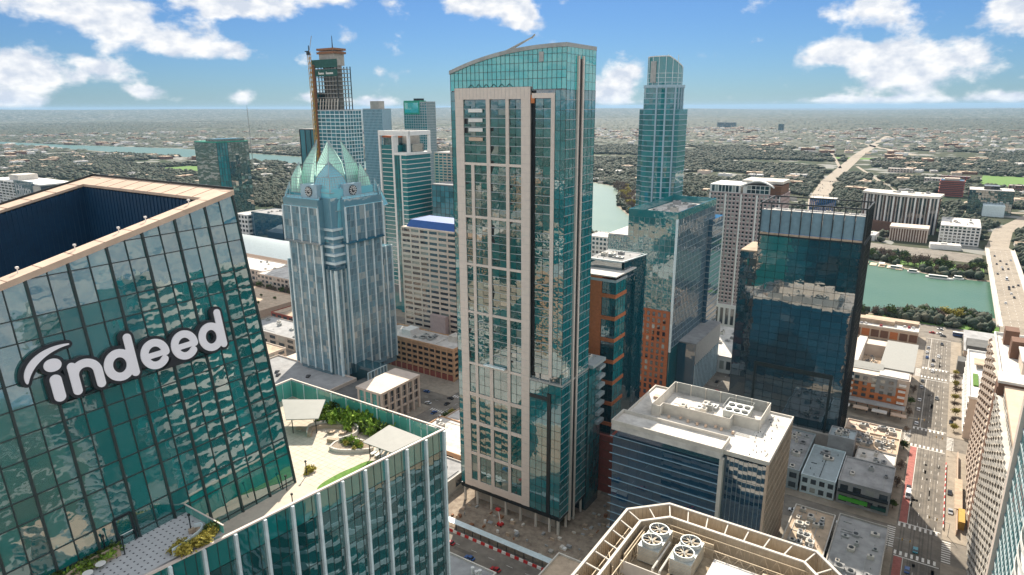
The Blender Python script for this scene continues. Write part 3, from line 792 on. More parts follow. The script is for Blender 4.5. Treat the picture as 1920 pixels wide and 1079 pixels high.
well = MB()
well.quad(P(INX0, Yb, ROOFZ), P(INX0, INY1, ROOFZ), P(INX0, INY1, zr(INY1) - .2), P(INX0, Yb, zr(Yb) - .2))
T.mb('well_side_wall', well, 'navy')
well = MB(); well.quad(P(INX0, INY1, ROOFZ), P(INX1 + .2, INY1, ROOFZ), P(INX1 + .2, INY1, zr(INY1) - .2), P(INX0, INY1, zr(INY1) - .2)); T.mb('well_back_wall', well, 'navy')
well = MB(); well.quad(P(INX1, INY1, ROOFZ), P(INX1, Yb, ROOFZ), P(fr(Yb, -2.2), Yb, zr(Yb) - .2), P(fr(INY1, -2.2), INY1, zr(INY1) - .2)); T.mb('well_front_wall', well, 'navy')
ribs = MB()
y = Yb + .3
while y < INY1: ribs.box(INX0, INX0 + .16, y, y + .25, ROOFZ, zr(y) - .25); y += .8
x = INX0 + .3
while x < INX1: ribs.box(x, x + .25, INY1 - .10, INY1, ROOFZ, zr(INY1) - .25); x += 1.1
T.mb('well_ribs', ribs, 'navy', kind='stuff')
T.box('well_floor', INX0, INX1, Yb, INY1, ROOFZ - .5, ROOFZ, 'roof_white')
roof_units(T, INX0 + 3, INX1 - 4, 5, 40, ROOFZ, 5, 2, 4, 2.5)
for k, y in enumerate((33, 40, 46, 50, 57)):
    b = MB(); z = zr(y) + .27; x = fr(y, -1.4); b.tube((x, y, z), (x, y, z + .55), .08, n=6); b.box(x - .16, x + .16, y - .16, y + .16, z + .55, z + .8); T.mb('roof_light', b, 'white')
for y in (39,):
    b = MB(); z = zr(y) + .27; b.tube((XL + 1.5, y, z), (XL + 1.5, y, z + .8), .3, .1, n=6); T.mb('roof_vent', b, 'dark_metal')
# street door on the upper patio
dy0, dy1 = 35.4, 37.6
b = MB()
for y in (dy0, dy1): b.obox((fp(y, 122.5) + fp(y, 126.4)) / 2 + nface * .2, VY * .28, fp(y, 126.4) - fp(y, 122.5), nface * .3)
b.obox((fp(dy0, 126.4) + fp(dy1, 126.4)) / 2 + nface * .2, VY * (dy1 - dy0), VZ * .3, nface * .3)
dr = T.mb('door', b, 'dark_metal')
b = MB(); b.obox((fp(dy0, 124) + fp(dy1, 124)) / 2 + nface * .4, VY * 1.7, VZ * .10, nface * .08); T.mb('handle', b, 'white', parent=dr)

# ---- the lettering: letters traced as thick round strokes, on a dark outline board
def sdf_strokes(strokes, X, Z):
    """min distance to thick polylines: list of (points, radii)"""
    D = np.full(X.shape, 1e9)
    for pts, rad in strokes:
        rads = rad if isinstance(rad, (list, tuple)) else [rad] * len(pts)
        for (a, ra), (b, rb) in zip(zip(pts[:-1], rads[:-1]), zip(pts[1:], rads[1:])):
            ax, az = a; dx, dz = b[0] - ax, b[1] - az; L2 = dx * dx + dz * dz + 1e-9
            t = np.clip(((X - ax) * dx + (Z - az) * dz) / L2, 0, 1)
            D = np.minimum(D, np.hypot(X - ax - t * dx, Z - az - t * dz) - (ra + (rb - ra) * t))
    return D
def arc(cx, cz, rx, rz, a0, a1, n=28): return [(cx + rx * math.cos(R(a0 + (a1 - a0) * i / n)), cz + rz * math.sin(R(a0 + (a1 - a0) * i / n))) for i in range(n + 1)]
def contour(D, xs, zs):
    """marching squares at level 0 -> closed loops"""
    segs = {}
    ny, nx = D.shape
    def lerp(p, q, a, b): t = a / (a - b); return (p[0] + (q[0] - p[0]) * t, p[1] + (q[1] - p[1]) * t)
    inside = D < 0
    cells = np.argwhere((inside[:-1, :-1] != inside[1:, 1:]) | (inside[:-1, 1:] != inside[1:, :-1]) | (inside[:-1, :-1] != inside[:-1, 1:]))
    for j, i in cells:
        c = [((xs[i], zs[j]), D[j, i]), ((xs[i + 1], zs[j]), D[j, i + 1]), ((xs[i + 1], zs[j + 1]), D[j + 1, i + 1]), ((xs[i], zs[j + 1]), D[j + 1, i])]
        e = []
        for k in range(4):
            (p, a), (q, b) = c[k], c[(k + 1) % 4]
            if (a < 0) != (b < 0):
                key = {0: (j, i, 'h'), 1: (j, i + 1, 'v'), 2: (j + 1, i, 'h'), 3: (j, i, 'v')}[k]
                e.append((key, lerp(p, q, a, b), a < 0))
        if len(e) == 2:
            s, t = (e[0], e[1]) if e[0][2] else (e[1], e[0])
            segs[s[0]] = (s[1], t[0])
    loops = []
    while segs:
        k = next(iter(segs)); loop = []
        while k in segs:
            p, nk = segs.pop(k); loop.append(p); k = nk
        if len(loop) > 8: loops.append(loop)
    return loops
def flat_letter(name, strokes, grow, depth, base, mat, T, res=.07):
    allp = [p for s in strokes for p in s[0]]; mr = 1.6 + grow
    xs = np.arange(min(p[0] for p in allp) - mr, max(p[0] for p in allp) + mr, res); zs = np.arange(min(p[1] for p in allp) - mr, max(p[1] for p in allp) + mr, res)
    X, Z = np.meshgrid(xs, zs); D = sdf_strokes(strokes, X, Z) - grow
    cu = bpy.data.curves.new(name, 'CURVE'); cu.dimensions = '2D'; cu.fill_mode = 'BOTH'; cu.extrude = depth / 2
    for lp in contour(D, xs, zs):
        sp = cu.splines.new('POLY'); sp.points.add(len(lp) - 1); sp.use_cyclic_u = True
        for q, p in zip(sp.points, lp): q.co = (p[0], p[1], 0, 1)
    tmp = bpy.data.objects.new(name, cu); COL.objects.link(tmp)
    dg = bpy.context.evaluated_depsgraph_get(); me = bpy.data.meshes.new_from_object(tmp.evaluated_get(dg))
    bpy.data.objects.remove(tmp); bpy.data.curves.remove(cu)
    me.materials.clear(); me.materials.append(MATS[mat])
    # local (x, y, z) -> (along the face, up the face, out of the face)
    up = (fp(0, 1) - fp(0, 0)).normalized()
    Mx = Matrix(((0, up.x, nface.x, 0), (1, up.y, nface.y, 0), (0, up.z, nface.z, 0), (0, 0, 0, 1)))
    org = Vector((fx(144.2), 0, 144.2)) + nface * base
    me.transform(Matrix.Translation(org - T.L) @ Mx)
    return T._put(name, me, Matrix.Identity(4), None, None, None)
sw = .54
e_ = lambda x0: [(arc(x0 + 2.1, 2.15, 1.5, 1.62, -2, 318) + [], sw), ([(x0 + .75, 2.05), (x0 + 3.55, 2.05)], .40)]
d_ = lambda x0: [(arc(x0 + 2.0, 2.15, 1.45, 1.62, 0, 360), sw + .02), ([(x0 + 3.75, 5.5), (x0 + 3.75, .54)], sw)]
LET = {
    'letter_i': [([(33.0, .55), (33.0, 2.75)], .66)],
    'letter_n': [([(35.1, .54), (35.1, 3.75)], sw), (arc(36.55, 2.35, 1.45, 1.42, 175, 0) + [(38.0, .54)], sw)],
    'letter_d': d_(38.75),
    'letter_e': e_(43.55),
    'letter_e2': e_(47.95),
    'letter_d2': d_(52.3),
}
dot = [(arc(33.1, 4.65, .28, .10, 0, 360, 12), .72)]
swp = [(-.0, 0)]
sa = arc(34.9, 3.2, 4.9, 3.55, 178, 84, 30); swoosh = [(sa, [.10 + .34 * math.sin(math.pi * (i / 30) ** .75) for i in range(31)])]
G = Thing('wall_sign', 'large white lettering reading indeed with dark outline on the green glass tower', 'sign', (-91.3, 43, 147))
every = [s for v_ in LET.values() for s in v_] + dot + swoosh
flat_letter('sign_board', every, .42, .75, .55, 'sign_dark', G)
for k, v_ in LET.items(): flat_letter(k[:8], v_, 0, .16, 1.02, 'sign_white', G)
flat_letter('letter_dot', dot, 0, .16, 1.02, 'sign_white', G); flat_letter('swoosh', swoosh, 0, .16, 1.02, 'sign_white', G)

# ================================================================== terrace block
T = Thing('terrace_building', 'glass podium block with pale vertical fins and planted roof terrace', 'building', (-95, 40, 0))
D0, C0 = Vector((-83.8, 0, 0)), Vector((-72.5, 86.7, 0))
un = (C0 - D0).normalized(); nn_ = un.cross(VZ).normalized()
TZ, FZ = 122.0, 118.0
Lf = (C0 - D0).length
core = MB(); core.prism([(-118, 0), (-84.0, 0), (-72.75, 86.5), (-116, 86.5), (-116, 64), (-118, 64)], 0, FZ - .3)
T.mb('core', core, 'g_deep')
slab = MB(); slab.prism([(-118, 17), (-81.9, 17), (-72.9, 86.4), (-115.8, 86.4)], FZ - .3, FZ); T.mb('terrace_deck', slab, 'paver')
pw = 1.5
n0 = int(20 / pw); n1 = int(Lf / pw)
P0 = D0 + un * (Lf - pw * 46) + VZ * 89.2
panes(T, P0, un * (pw * 46), VZ * 28.7, 46, 7, 'g_terrace_low', 'mullion', fw=.09, fd=.10, tilt=.010, cuts=lambda i, j: (i < 12 and j < 6) or (i < 20 and j < 4) or (i < 28 and j < 2))
panes(T, P0 + VZ * 28.7, un * (pw * 46), VZ * 4.1, 46, 1, 'g_terrace', 'mullion', fw=.09, fd=.10, tilt=.008)
T.obox('lower_glass', D0 + un * (Lf / 2) + VZ * 45 - nn_ * .05, un * Lf, VZ * 89, nn_ * .1, 'g_terrace')
k = 0
while k * 4.5 < 70:
    p = C0 - un * (.45 + k * 4.5)
    f = T.obox('fin', p + VZ * 91.5 + nn_ * .36, un * .42, VZ * 61, nn_ * .62, 'fin_blue'); k += 1
# glass parapet round the terrace
T.obox('front_rail', D0 + un * (Lf / 2) + VZ * (TZ + .12) + nn_ * .05, un * Lf, nn_ * .42, VZ * .26, 'frame_pale')
for z in (TZ + .12, TZ - .55): T.box('rear_rail', -116.2, -72.4, 86.55, 86.85, z - .1, z + .1, 'frame_pale')
T.box('side_rail', -116.2, -115.8, 64, 86.6, TZ - .05, TZ + .2, 'frame_pale')
panes(T, Vector((-115.9, 86.5, FZ)), VX * 43.2, VZ * 3.9, 24, 1, 'g_rail', None, fw=.08, tilt=.004, name='parapet_pane')
m_ = MB(); x = -116
while x < -73: m_.box(x - .1, x + .1, 86.3, 86.5, FZ, TZ); x += 4.4
T.mb('parapet_posts', m_, 'fin_blue', kind='stuff')
panes(T, Vector((-115.9, 64, FZ)), VY * 22.4, VZ * 3.9, 10, 1, 'g_rail', 'fin_blue', fw=.1, tilt=.004, name='parapet_pane')
# paving joints
j_ = MB()
for k in range(40): 
    x = -115 + k * 1.1; j_.box(x, x + .04, 64.2, 86.2, FZ, FZ + .006)
for k in range(20):
    y = 64.5 + k * 1.1; j_.box(-115.7, -75.5, y, y + .04, FZ, FZ + .006)
T.mb('paving_joints', j_, 'cool_floor', kind='stuff')
# raised upper patio by the door
T.box('patio_deck', -88.2, -79.4, 14, 44.9, FZ, 122.45, 'paver_grey')
T.raw('patio_paving', [(-87.6, 14, 122.46), (-81.9, 14, 122.46), (-78.3, 44.9, 122.46), (-87.6, 44.9, 122.46), (-79.4, 14, 118), (-79.4, 44.9, 118)], [(0, 1, 2, 3)], 'paver_grey')
dm = MB()
for i in range(10):
    for j in range(36):
        x, y = -87.3 + i * .9, 14.4 + j * .85
        if x < -82.1 + (y - 14) * .115: dm.box(x - .11, x + .11, y - .11, y + .11, 122.46, 122.475)
T.mb('paving_dots', dm, 'paver_dot', kind='stuff')
panes(T, Vector((-87.8, 44.95, 122.4)), VX * 9.6, VZ * 1.3, 5, 1, 'g_rail', None, name='patio_glass', tilt=.003)
T.box('patio_rail', -87.8, -78.2, 44.86, 45.04, 123.68, 123.8, 'frame_pale')
def curved(T, name, pts, w, h, z, mat):
    m = MB()
    for a, b in zip(pts[:-1], pts[1:]):
        a3, b3 = Vector((a[0], a[1], z + h / 2)), Vector((b[0], b[1], z + h / 2)); d = b3 - a3
        m.obox((a3 + b3) / 2, d * 1.08, d.cross(VZ).normalized() * w, VZ * h)
    return T.mb(name, m, mat)
def bez(pts, n=22):
    """Catmull-Rom through the points"""
    out = []
    P_ = [pts[0]] + list(pts) + [pts[-1]]
    for i in range(1, len(P_) - 2):
        for k in range(n // (len(pts) - 1) + 1):
            t = k / (n // (len(pts) - 1) + 1)
            q = [.5 * ((2 * P_[i][c]) + (-P_[i - 1][c] + P_[i + 1][c]) * t + (2 * P_[i - 1][c] - 5 * P_[i][c] + 4 * P_[i + 1][c] - P_[i + 2][c]) * t * t + (-P_[i - 1][c] + 3 * P_[i][c] - 3 * P_[i + 1][c] + P_[i + 2][c]) * t ** 3) for c in (0, 1)]
            out.append(q)
    return out + [list(pts[-1])]
S = Thing('curved_bench', 'S shaped tan planter bench wall on the sunny roof terrace', 'bench', (-95, 79, FZ))
curved(S, 'seat_wall', bez([(-97.6, 75.8), (-99.4, 78.0), (-98.2, 80.2), (-95.4, 81.6), (-92.4, 82.4), (-90.4, 80.6), (-91.2, 77.6), (-93.2, 76.6)], 42), .8, .75, FZ, 'bench')
curved(S, 'backrest', bez([(-98.2, 75.8), (-99.9, 78.0), (-98.5, 80.7), (-95.4, 82.2), (-92.1, 83.0), (-89.8, 80.7), (-90.6, 77.2)], 42), .22, 1.25, FZ, 'concrete_light')
S = Thing('planter_bed', 'teardrop shaped raised flower bed with pale rim on the roof terrace', 'planter', (-87, 77, FZ))
pl = bez([(-90.4, 74.6), (-88.0, 74.9), (-84.4, 77.4), (-83.6, 79.0), (-86.6, 79.8), (-89.9, 79.0), (-91.0, 76.8), (-90.4, 74.6)], 40)
curved(S, 'rim', pl, .35, .7, FZ, 'concrete_light'); mm = MB(); mm.prism([tuple(p) for p in pl[:-1]], FZ, FZ + .55); S.mb('soil', mm, 'dirt')
S = Thing('lawn_strip', 'curved strip of bright lawn beside the terrace parapet', 'lawn', (-80, 70, FZ))
lw = bez([(-75.9, 57.5), (-78.6, 61.5), (-82.2, 64.6), (-82.6, 69), (-82.0, 72.4), (-81.2, 75.6), (-78.4, 76.4)], 30) + [(-74.6, 76.6), (-76.4, 58)]
mm = MB(); mm.prism([tuple(p) for p in lw][::-1], FZ, FZ + .08); S.mb('turf', mm, 'lawn')
for k in range(64):
    a = TR.random(); x, y = -102.5 + a * 18.5 + TR.uniform(-1, 1), 83.7 + TR.uniform(-1.9, 1.6)
    if x > -92.5: y = max(y, 82.9)
    if k > 32: x, y = TR.uniform(-98.5, -93), TR.uniform(82.2, 85)
    kind = 'bright' if TR.random() < .75 else 'green'
    zone = 'beside the tower side canopy' if x < -98 else ('behind the curved bench' if x < -92 else 'between the bench and the diamond canopy')
    shrub(x, y, FZ, kind, TR.uniform(1.0, 2.0), ('bright leafy' if kind == 'bright' else 'dark leafy') + ' shrub ' + zone + ' on the roof terrace', kind + ' terrace shrubs ' + zone, 1.15)
for k in range(16):
    kd = ('bright', 'yellow', 'green')[k % 3]; shrub(TR.uniform(-90, -85), TR.uniform(76.4, 79), FZ + .5, kd, TR.uniform(.5, .9), {'bright': 'bright green', 'yellow': 'yellowish', 'green': 'dark green'}[kd] + ' low shrub in the teardrop flower bed', kd + ' shrubs in the teardrop bed')
for k in range(5): shrub(-87.6 + TR.uniform(-.5, .8), 67 + TR.uniform(-.8, .8), FZ, 'yellow', TR.uniform(.6, .9), 'yellow green shrub at the foot of the green tower corner', 'shrubs at the tower corner')
for k in range(26): shrub(TR.uniform(-80.6, -78.6), TR.uniform(38.5, 44.4), 122.4, 'yellow' if TR.random() < .8 else 'green', TR.uniform(.7, 1.15), 'golden yellow shrub in the upper patio corner bed', 'shrubs in the patio corner bed')
for k in range(34):
    a = k / 34; shrub(-87.1 + TR.uniform(0, .9), 21 + 14 * a, 122.4, 'green' if k % 3 else 'bright', TR.uniform(.7, 1.2), 'dark green shrub along the glass wall near the patio door' if a > .6 else 'dark green shrub along the glass wall at the picture edge', 'shrubs along the patio glass near the door' if a > .6 else 'shrubs along the patio glass at the edge')
S = Thing('curved_bench', 'curved slatted bench with planting behind it on the shaded upper patio', 'bench', (-85, 28, 122.45))
curved(S, 'seat_wall', bez([(-85.9, 34.6), (-86.2, 31.5), (-85.8, 29.2), (-84.8, 27.4), (-83.4, 26.0)], 24), .7, .65, 122.45, 'bench'); curved(S, 'backrest', bez([(-86.35, 34.8), (-86.65, 31.5), (-86.25, 29.0), (-85.2, 27.0), (-83.7, 25.5)], 24), .2, 1.1, 122.45, 'bench')
S = Thing('curved_bench', 'short curved bench with glass back beside the golden patio shrubs', 'bench', (-81, 39, 122.45))
curved(S, 'seat_wall', bez([(-82.4, 42.2), (-81.9, 43.2), (-80.9, 42.6), (-80.2, 40.4), (-80.0, 38.4)], 24), .6, .6, 122.45, 'bench'); curved(S, 'backrest', bez([(-82.2, 43.0), (-81.5, 43.7), (-80.4, 42.8), (-79.7, 40.4), (-79.5, 38.2)], 24), .12, 1.2, 122.45, 'fin_blue')
for k, (x, y) in enumerate(((-85.1, 31.8), (-84.6, 30.0), (-83.9, 28.4))):
    S = Thing('round_table', ('round white table nearest the door on the upper patio', 'middle one of three round white patio tables', 'round white patio table nearest the picture edge')[k], 'table', (x, y, 122.46), 'round patio tables')
    mm = MB(); mm.tube((x, y, 123.15), (x, y, 123.2), .62, n=20); S.mb('table_top', mm, 'white'); mm = MB(); mm.tube((x, y, 122.46), (x, y, 123.15), .05, n=6); S.mb('leg', mm, 'steel'); mm = MB(); mm.tube((x, y, 122.46), (x, y, 122.5), .3, n=12); S.mb('base', mm, 'steel')
for k, (x, y) in enumerate(((-88.2, 30.6), (-87.6, 33.6), (-85.3, 34.9), (-82.5, 42.6), (-80.6, 58.2), (-85.9, 61.2), (-86.9, 66.2), (-78.9, 76.2))):
    z = 122.45 if y < 45 else FZ; mm = MB(); mm.tube((x, y, z), (x, y, z + 2.6), .09, n=6); mm.box(x - .14, x + .14, y - .14, y + .14, z + 2.6, z + 2.9)
    me = newmesh('bollard_light', mm.v, mm.f, 'dark_metal'); o = link(bpy.data.objects.new('bollard_light', me)); tags(o, 'slim dark post light on the upper patio' if y < 45 else 'slim dark post light on the sunny roof terrace', 'light', 'post lights on the patio' if y < 45 else 'post lights on the terrace')
def canopy(label, pts, posts):
    S = Thing('shade_canopy', label, 'canopy', (pts[0][0], pts[0][1], FZ))
    mm = MB(); n = len(pts); mm.raw([Vector((p[0], p[1], p[2])) for p in pts] + [Vector((p[0], p[1], p[2] - .18)) for p in pts], [tuple(range(n)), tuple(range(n, 2 * n))[::-1]] + [(i, n + i, n + (i + 1) % n, (i + 1) % n) for i in range(n)])
    S.mb('roof_panel', mm, 'canopy')
    for x, y in posts: mm = MB(); mm.tube((x, y, FZ), (x, y, FZ + 3.4), .1, n=6); S.mb('post', mm, 'dark_metal')
    return S
canopy('grey shade canopy beside the green tower on the roof terrace', [(-109.2, 78.9, 121.9), (-101.7, 73.9, 121.5), (-96.5, 77.5, 121.6), (-101.6, 83.8, 121.9)], [(-106, 78.4), (-101.6, 75.2), (-97.8, 77.8), (-101.8, 82)])
canopy('grey diamond shade canopy at the glazed corner of the roof terrace', [(-82.7, 82.7, 121.8), (-82.5, 75.6, 121.5), (-75.3, 75.5, 121.6), (-73.9, 82.1, 121.9)], [(-81.8, 81.8), (-81.7, 76.4), (-76, 76.3), (-74.9, 81.2)])
for k in range(4):
    x = -82.6 + k * 1.1; S = Thing('sun_lounger', 'white lounger in a row beneath the diamond canopy', 'lounger', (x, 78, FZ), 'loungers beneath the canopy')
    S.box('seat', x, x + .7, 77.2, 78.5, FZ + .25, FZ + .4, 'white'); S.obox('backrest', (x + .35, 78.9, FZ + .62), VX * .7, Vector((0, .8, .45)), Vector((0, -.05, .09)), 'white')
    for px_, py_ in ((x + .05, 77.3), (x + .6, 77.3), (x + .05, 78.4), (x + .6, 78.4)): S.box('leg', px_, px_ + .06, py_, py_ + .06, FZ, FZ + .25, 'steel')
for k, (x, y) in enumerate(((-101.5, 76.6), (-99.9, 77.9), (-95.3, 79.4), (-93.2, 80.4))):
    S = Thing('lounge_table', ('low round table under the grey canopy by the tower', 'low round table at the edge of the tower side canopy', 'low round table inside the S shaped bench', 'low round table at the bench end near the shrubs')[k], 'table', (x, y, FZ))
    mm = MB(); mm.tube((x, y, FZ + .4), (x, y, FZ + .5), .75, n=18); S.mb('table_top', mm, 'roof_tan'); mm = MB(); mm.tube((x, y, FZ), (x, y, FZ + .4), .3, .4, n=12); S.mb('base', mm, 'concrete_light')

# ================================================================== rooftop with the cooling towers
T = Thing('cooling_roof_building', 'tan office block with octagonal double parapet and cooling fans on its roof', 'building', (-24, 92, 0))
def octo(x0, x1, y0, y1, c): return [(x0 + c, y0), (x1 - c, y0), (x1, y0 + c), (x1, y1 - c), (x1 - c, y1), (x0 + c, y1), (x0, y1 - c), (x0, y0 + c)]
def oc(i, c=6.3): return octo(-43.8 + i, -4.2 - i, 64 + i, 113.2 - i, c - i * .586)
RZ = 99.6
m = MB(); m.prism(oc(.4), 0, RZ); T.mb('walls', m, 'g_deep')
m = MB(); [m.ring(oc(.2), oc(.5), 3 + k * 4.0, 4.1 + k * 4.0) for k in range(24)]; T.mb('floor_bands', m, 'shade_blue', kind='stuff')
m = MB(); m.prism(oc(.6), RZ, RZ + .1); T.mb('roof_deck', m, 'cool_floor')
for nm, i, z0, z1 in (('outer_parapet', 0, 96.5, 104), ('inner_parapet', 3.3, RZ + .1, 103.4)):
    m = MB(); m.ring(oc(i), oc(i + .18), z0, z1); T.mb(nm, m, 'cool_tan')
    m = MB(); m.ring(oc(i - .14), oc(i + .34), z1, z1 + .22); T.mb(nm + '_cap', m, 'concrete_light')
rb = MB(); st = []
for i, z0, z1, inw in ((.18, RZ, 104, 1), (3.3, RZ, 103.4, -1), (3.48, RZ, 103.4, 1)):
    pts = oc(i)
    for a, b in zip(pts, pts[1:] + pts[:1]):
        a, b = Vector((*a, 0)), Vector((*b, 0)); L_ = (b - a).length; d = (b - a) / L_; nrm = Vector((-d.y, d.x, 0)) * inw
        k = .5
        while k < L_: rb.obox(a + d * k + nrm * .07 + VZ * ((z0 + z1) / 2), d * .12, nrm * .14, VZ * (z1 - z0)); k += .85
T.mb('parapet_ribs', rb, 'cool_tan', kind='stuff')
po, pi_ = oc(.1), oc(3.35)
for i in range(8):
    a, b, c, d = (Vector((*po[i], 103.9)), Vector((*po[(i + 1) % 8], 103.9)), Vector((*pi_[i], 103.4)), Vector((*pi_[(i + 1) % 8], 103.4)))
    n = max(2, int((b - a).length / 3.4))
    if (a + b).y / 2 < 78: continue
    for k in range(n + (0 if i in (2, 3, 4, 5, 6) else 1)):
        m = MB(); t = k / n; m.bar(a.lerp(b, t), c.lerp(d, t), .22, .22); T.mb('strut', m, 'concrete_light')
tr = MB()                                                   # lattice bracing behind the inner parapet
def truss(a, b, z0, z1, n):
    a, b = Vector((*a, 0)), Vector((*b, 0))
    for z in (z0, z1): tr.bar(a + VZ * z, b + VZ * z, .14)
    for k in range(n):
        p, q = a.lerp(b, k / n), a.lerp(b, (k + 1) / n); tr.bar(p + VZ * z0, (p + q) / 2 + VZ * z1, .10); tr.bar((p + q) / 2 + VZ * z1, q + VZ * z0, .10)
truss((-36.5, 108.6), (-8.5, 108.6), RZ + .3, 102.6, 13); truss((-38.9, 104), (-38.9, 74), RZ + .3, 102.6, 13); truss((-36.5, 106.9), (-12, 106.9), RZ + .3, 101.6, 11); truss((-42, 104), (-42, 80), RZ + .3, 102.2, 10)
T.mb('bracing_truss', tr, 'cool_tan', kind='stuff')
def cooling(xc, y0, label):
    S = Thing('cooling_tower', label, 'cooling tower', (xc, y0 + 3.7, RZ))
    S.box('casing', xc - 1.95, xc + 1.95, y0, y0 + 7.4, RZ + .5, RZ + 3.6, 'cool_grey')
    lv = MB()
    for k in range(9): z = RZ + .8 + k * .3; lv.box(xc - 2.02, xc + 2.02, y0 - .06, y0 + 7.46, z, z + .07)
    S.mb('louvres', lv, 'cool_tan', kind='stuff')
    for yy in (y0 + 1.85, y0 + 5.5):
        m = MB(); n = 24
        o_ = [(xc + 1.86 * math.cos(2 * math.pi * i / n), yy + 1.76 * math.sin(2 * math.pi * i / n)) for i in range(n)]; i_ = [(xc + 1.66 * math.cos(2 * math.pi * i / n), yy + 1.58 * math.sin(2 * math.pi * i / n)) for i in range(n)]
        m.ring(o_, i_, RZ + 3.6, RZ + 4.5); hood = S.mb('fan_hood', m, 'cool_grey')
        m = MB(); m.prism(i_, RZ + 3.61, RZ + 3.66); S.mb('fan_well', m, 'dark_hole', parent=hood)
        m = MB()
        for q in range(6):
            a = q * math.pi / 3 + .3; m.obox(Vector((xc + .82 * math.cos(a), yy + .82 * math.sin(a), RZ + 4.1)), Vector((math.cos(a), math.sin(a), 0)) * 1.5, Vector((-math.sin(a), math.cos(a), .35)) * .34, VZ * .03)
        S.mb('fan_blades', m, 'cool_tan', parent=hood); m = MB(); m.tube((xc, yy, RZ + 3.9), (xc, yy, RZ + 4.3), .3, n=10); S.mb('hub', m, 'concrete_light', parent=hood)
        m = MB()
        for q in range(3): a = q * math.pi / 3; v = Vector((math.cos(a), math.sin(a), 0)) * 1.7; m.bar(Vector((xc, yy, RZ + 4.42)) - v, Vector((xc, yy, RZ + 4.42)) + v, .05)
        S.mb('guard', m, 'steel', parent=hood)
    for dx in (-1.8, 1.7):
        for dy in (.2, 3.6, 7.0): S.box('leg', xc + dx, xc + dx + .15, y0 + dy, y0 + dy + .15, RZ + .1, RZ + .5, 'steel')
cooling(-36.2, 98.9, 'grey cooling tower with two round fans next to the left parapet'); cooling(-30.1, 98.6, 'grey cooling tower with two round fans beside the white roof slab')
pm = MB()
for x in (-33.9, -32.6): pm.tube((x, 95.4, RZ + .1), (x, 95.4, RZ + 2.6), .2, n=8); pm.tube((x, 95.4, RZ + 2.6), (x, 104, RZ + 2.6), .2, n=8); pm.tube((x, 104, RZ + 2.6), (x + (-.5 if x < -33 else .6), 104, RZ + 2.6), .2, n=8)
pm.tube((-38.7, 95, RZ + 1), (-28, 95, RZ + 1), .15, n=8)
T.mb('pipes', pm, 'concrete_light', kind='stuff')
T.box('screen_wall', -39.4, -26.8, 107.2, 107.4, RZ + .1, 102.5, 'cool_tan'); T.box('screen_wall', -39.6, -39.4, 96, 107.4, RZ + .1, 102.5, 'cool_tan'); T.box('screen_wall', -39.6, -26, 94.4, 94.6, RZ + .1, 102.3, 'concrete_light')
T.obox('screen_wall', (-40.9, 93.2, 101.2), Vector((2.6, -3.5, 0)), Vector((.12, .08, 0)), VZ * 3.2, 'cool_tan')
T.box('roof_slab', -26.2, -18.2, 80, 106.2, RZ + .1, RZ + .9, 'roof_white'); parapet(T, -17.6, -6.5, 84, 105.4, RZ + .1, 2.0, .35, 'cool_tan', 'hatch_parapet')
T.box('hatch_floor', -17.2, -6.9, 84.4, 105, RZ + .1, RZ + .6, 'roof_grey'); T.box('duct', -16.6, -14.8, 100, 103.6, RZ + .6, RZ + 1.7, 'white')
m = MB(); m.tube((-29.2, 96.3, RZ + .1), (-29.2, 96.3, RZ + 1.6), .95, n=18); m.tube((-29.2, 96.3, RZ + 1.6), (-29.2, 96.3, RZ + 1.9), .95, .5, n=18); T.mb('tank', m, 'cool_grey')
for k in range(16): x, y = TR.uniform(-42.6, -41), TR.uniform(84, 96); m = MB(); m.bar((x, y, RZ + .3), (x + TR.uniform(-1, 1), y + TR.uniform(-1.4, 1.4), RZ + TR.uniform(.5, 2)), .12); T.mb('scaffold_piece', m, 'concrete_light')
# grey roof with pipes, next to the avenue corner in front
T = Thing('low_roof_building', 'low flat roofed block with three white vent pipes at bottom centre', 'building', (-140, 140, 0))
T.box('walls', -168, -115.5, 118, 164, 0, 19.4, 'tan_wall'); T.box('roof', -167.6, -115.9, 118.4, 163.6, 19.4, 19.6, 'roof_grey'); parapet(T, -168.1, -115.4, 117.9, 164.1, 19.4, .8, .5, 'concrete_light')
for x, h in ((-122.6, 2.6), (-120.9, 1.8), (-119.4, 2.8)): m = MB(); m.tube((x, 159.5, 19.6), (x, 159.5, 19.6 + h), .62, n=12); m.tube((x, 159.5, 19.6 + h), (x, 159.5, 19.7 + h), .68, n=12); T.mb('vent_pipe', m, 'white')
# ================================================================== tall central tower
T = Thing('residential_tower', 'tallest tower with pale grid frame, teal glass crown and arched roof', 'tower', (-146, 232, 0))
X0, X1, Y0, Y1 = -173.0, -120.0, 218.0, 241.5
T.box('core', X0 + .3, X1 - .3, Y0 + .9, Y1 - .2, 8.5, 186, 'g_deep')
CZ = 186.4
def roofz(x): t = min(1.0, max(0.0, (x - X0) / (X1 - X0))); return 193.6 + 8.0 * (1 - (1 - t) ** 2.3)
# floors of the frame bays
def bay(xa, xb, za, zb, nf, cols, glass='g_tall', y=Y0 + .55, name='window'):
    panes(T, Vector((xa, y, za)), VX * (xb - xa), VZ * (zb - za), cols, nf, glass, 'mullion', fw=.10, fd=.12, tilt=.010, name=name)
beams = [72.6, 94.5, 115.6, 136.0, 157.6, 183.0]
bays = [(-166.6, -163.3), (-161.8, -155.5), (-153.8, -146.3), (-144.8, -139.2)]
slabs = MB(); rails = MB()
for za, zb in zip(beams[:-2], beams[1:-1]):
    for (xa, xb) in bays: bay(xa, xb, za + .8, zb - .1, 6, 1 if xb - xa < 4 else 2)
for (xa, xb) in ((-166.6, -155.5), (-153.8, -146.3), (-144.8, -139.2)): bay(xa, xb, 158.4, 182.8, 7, 2)
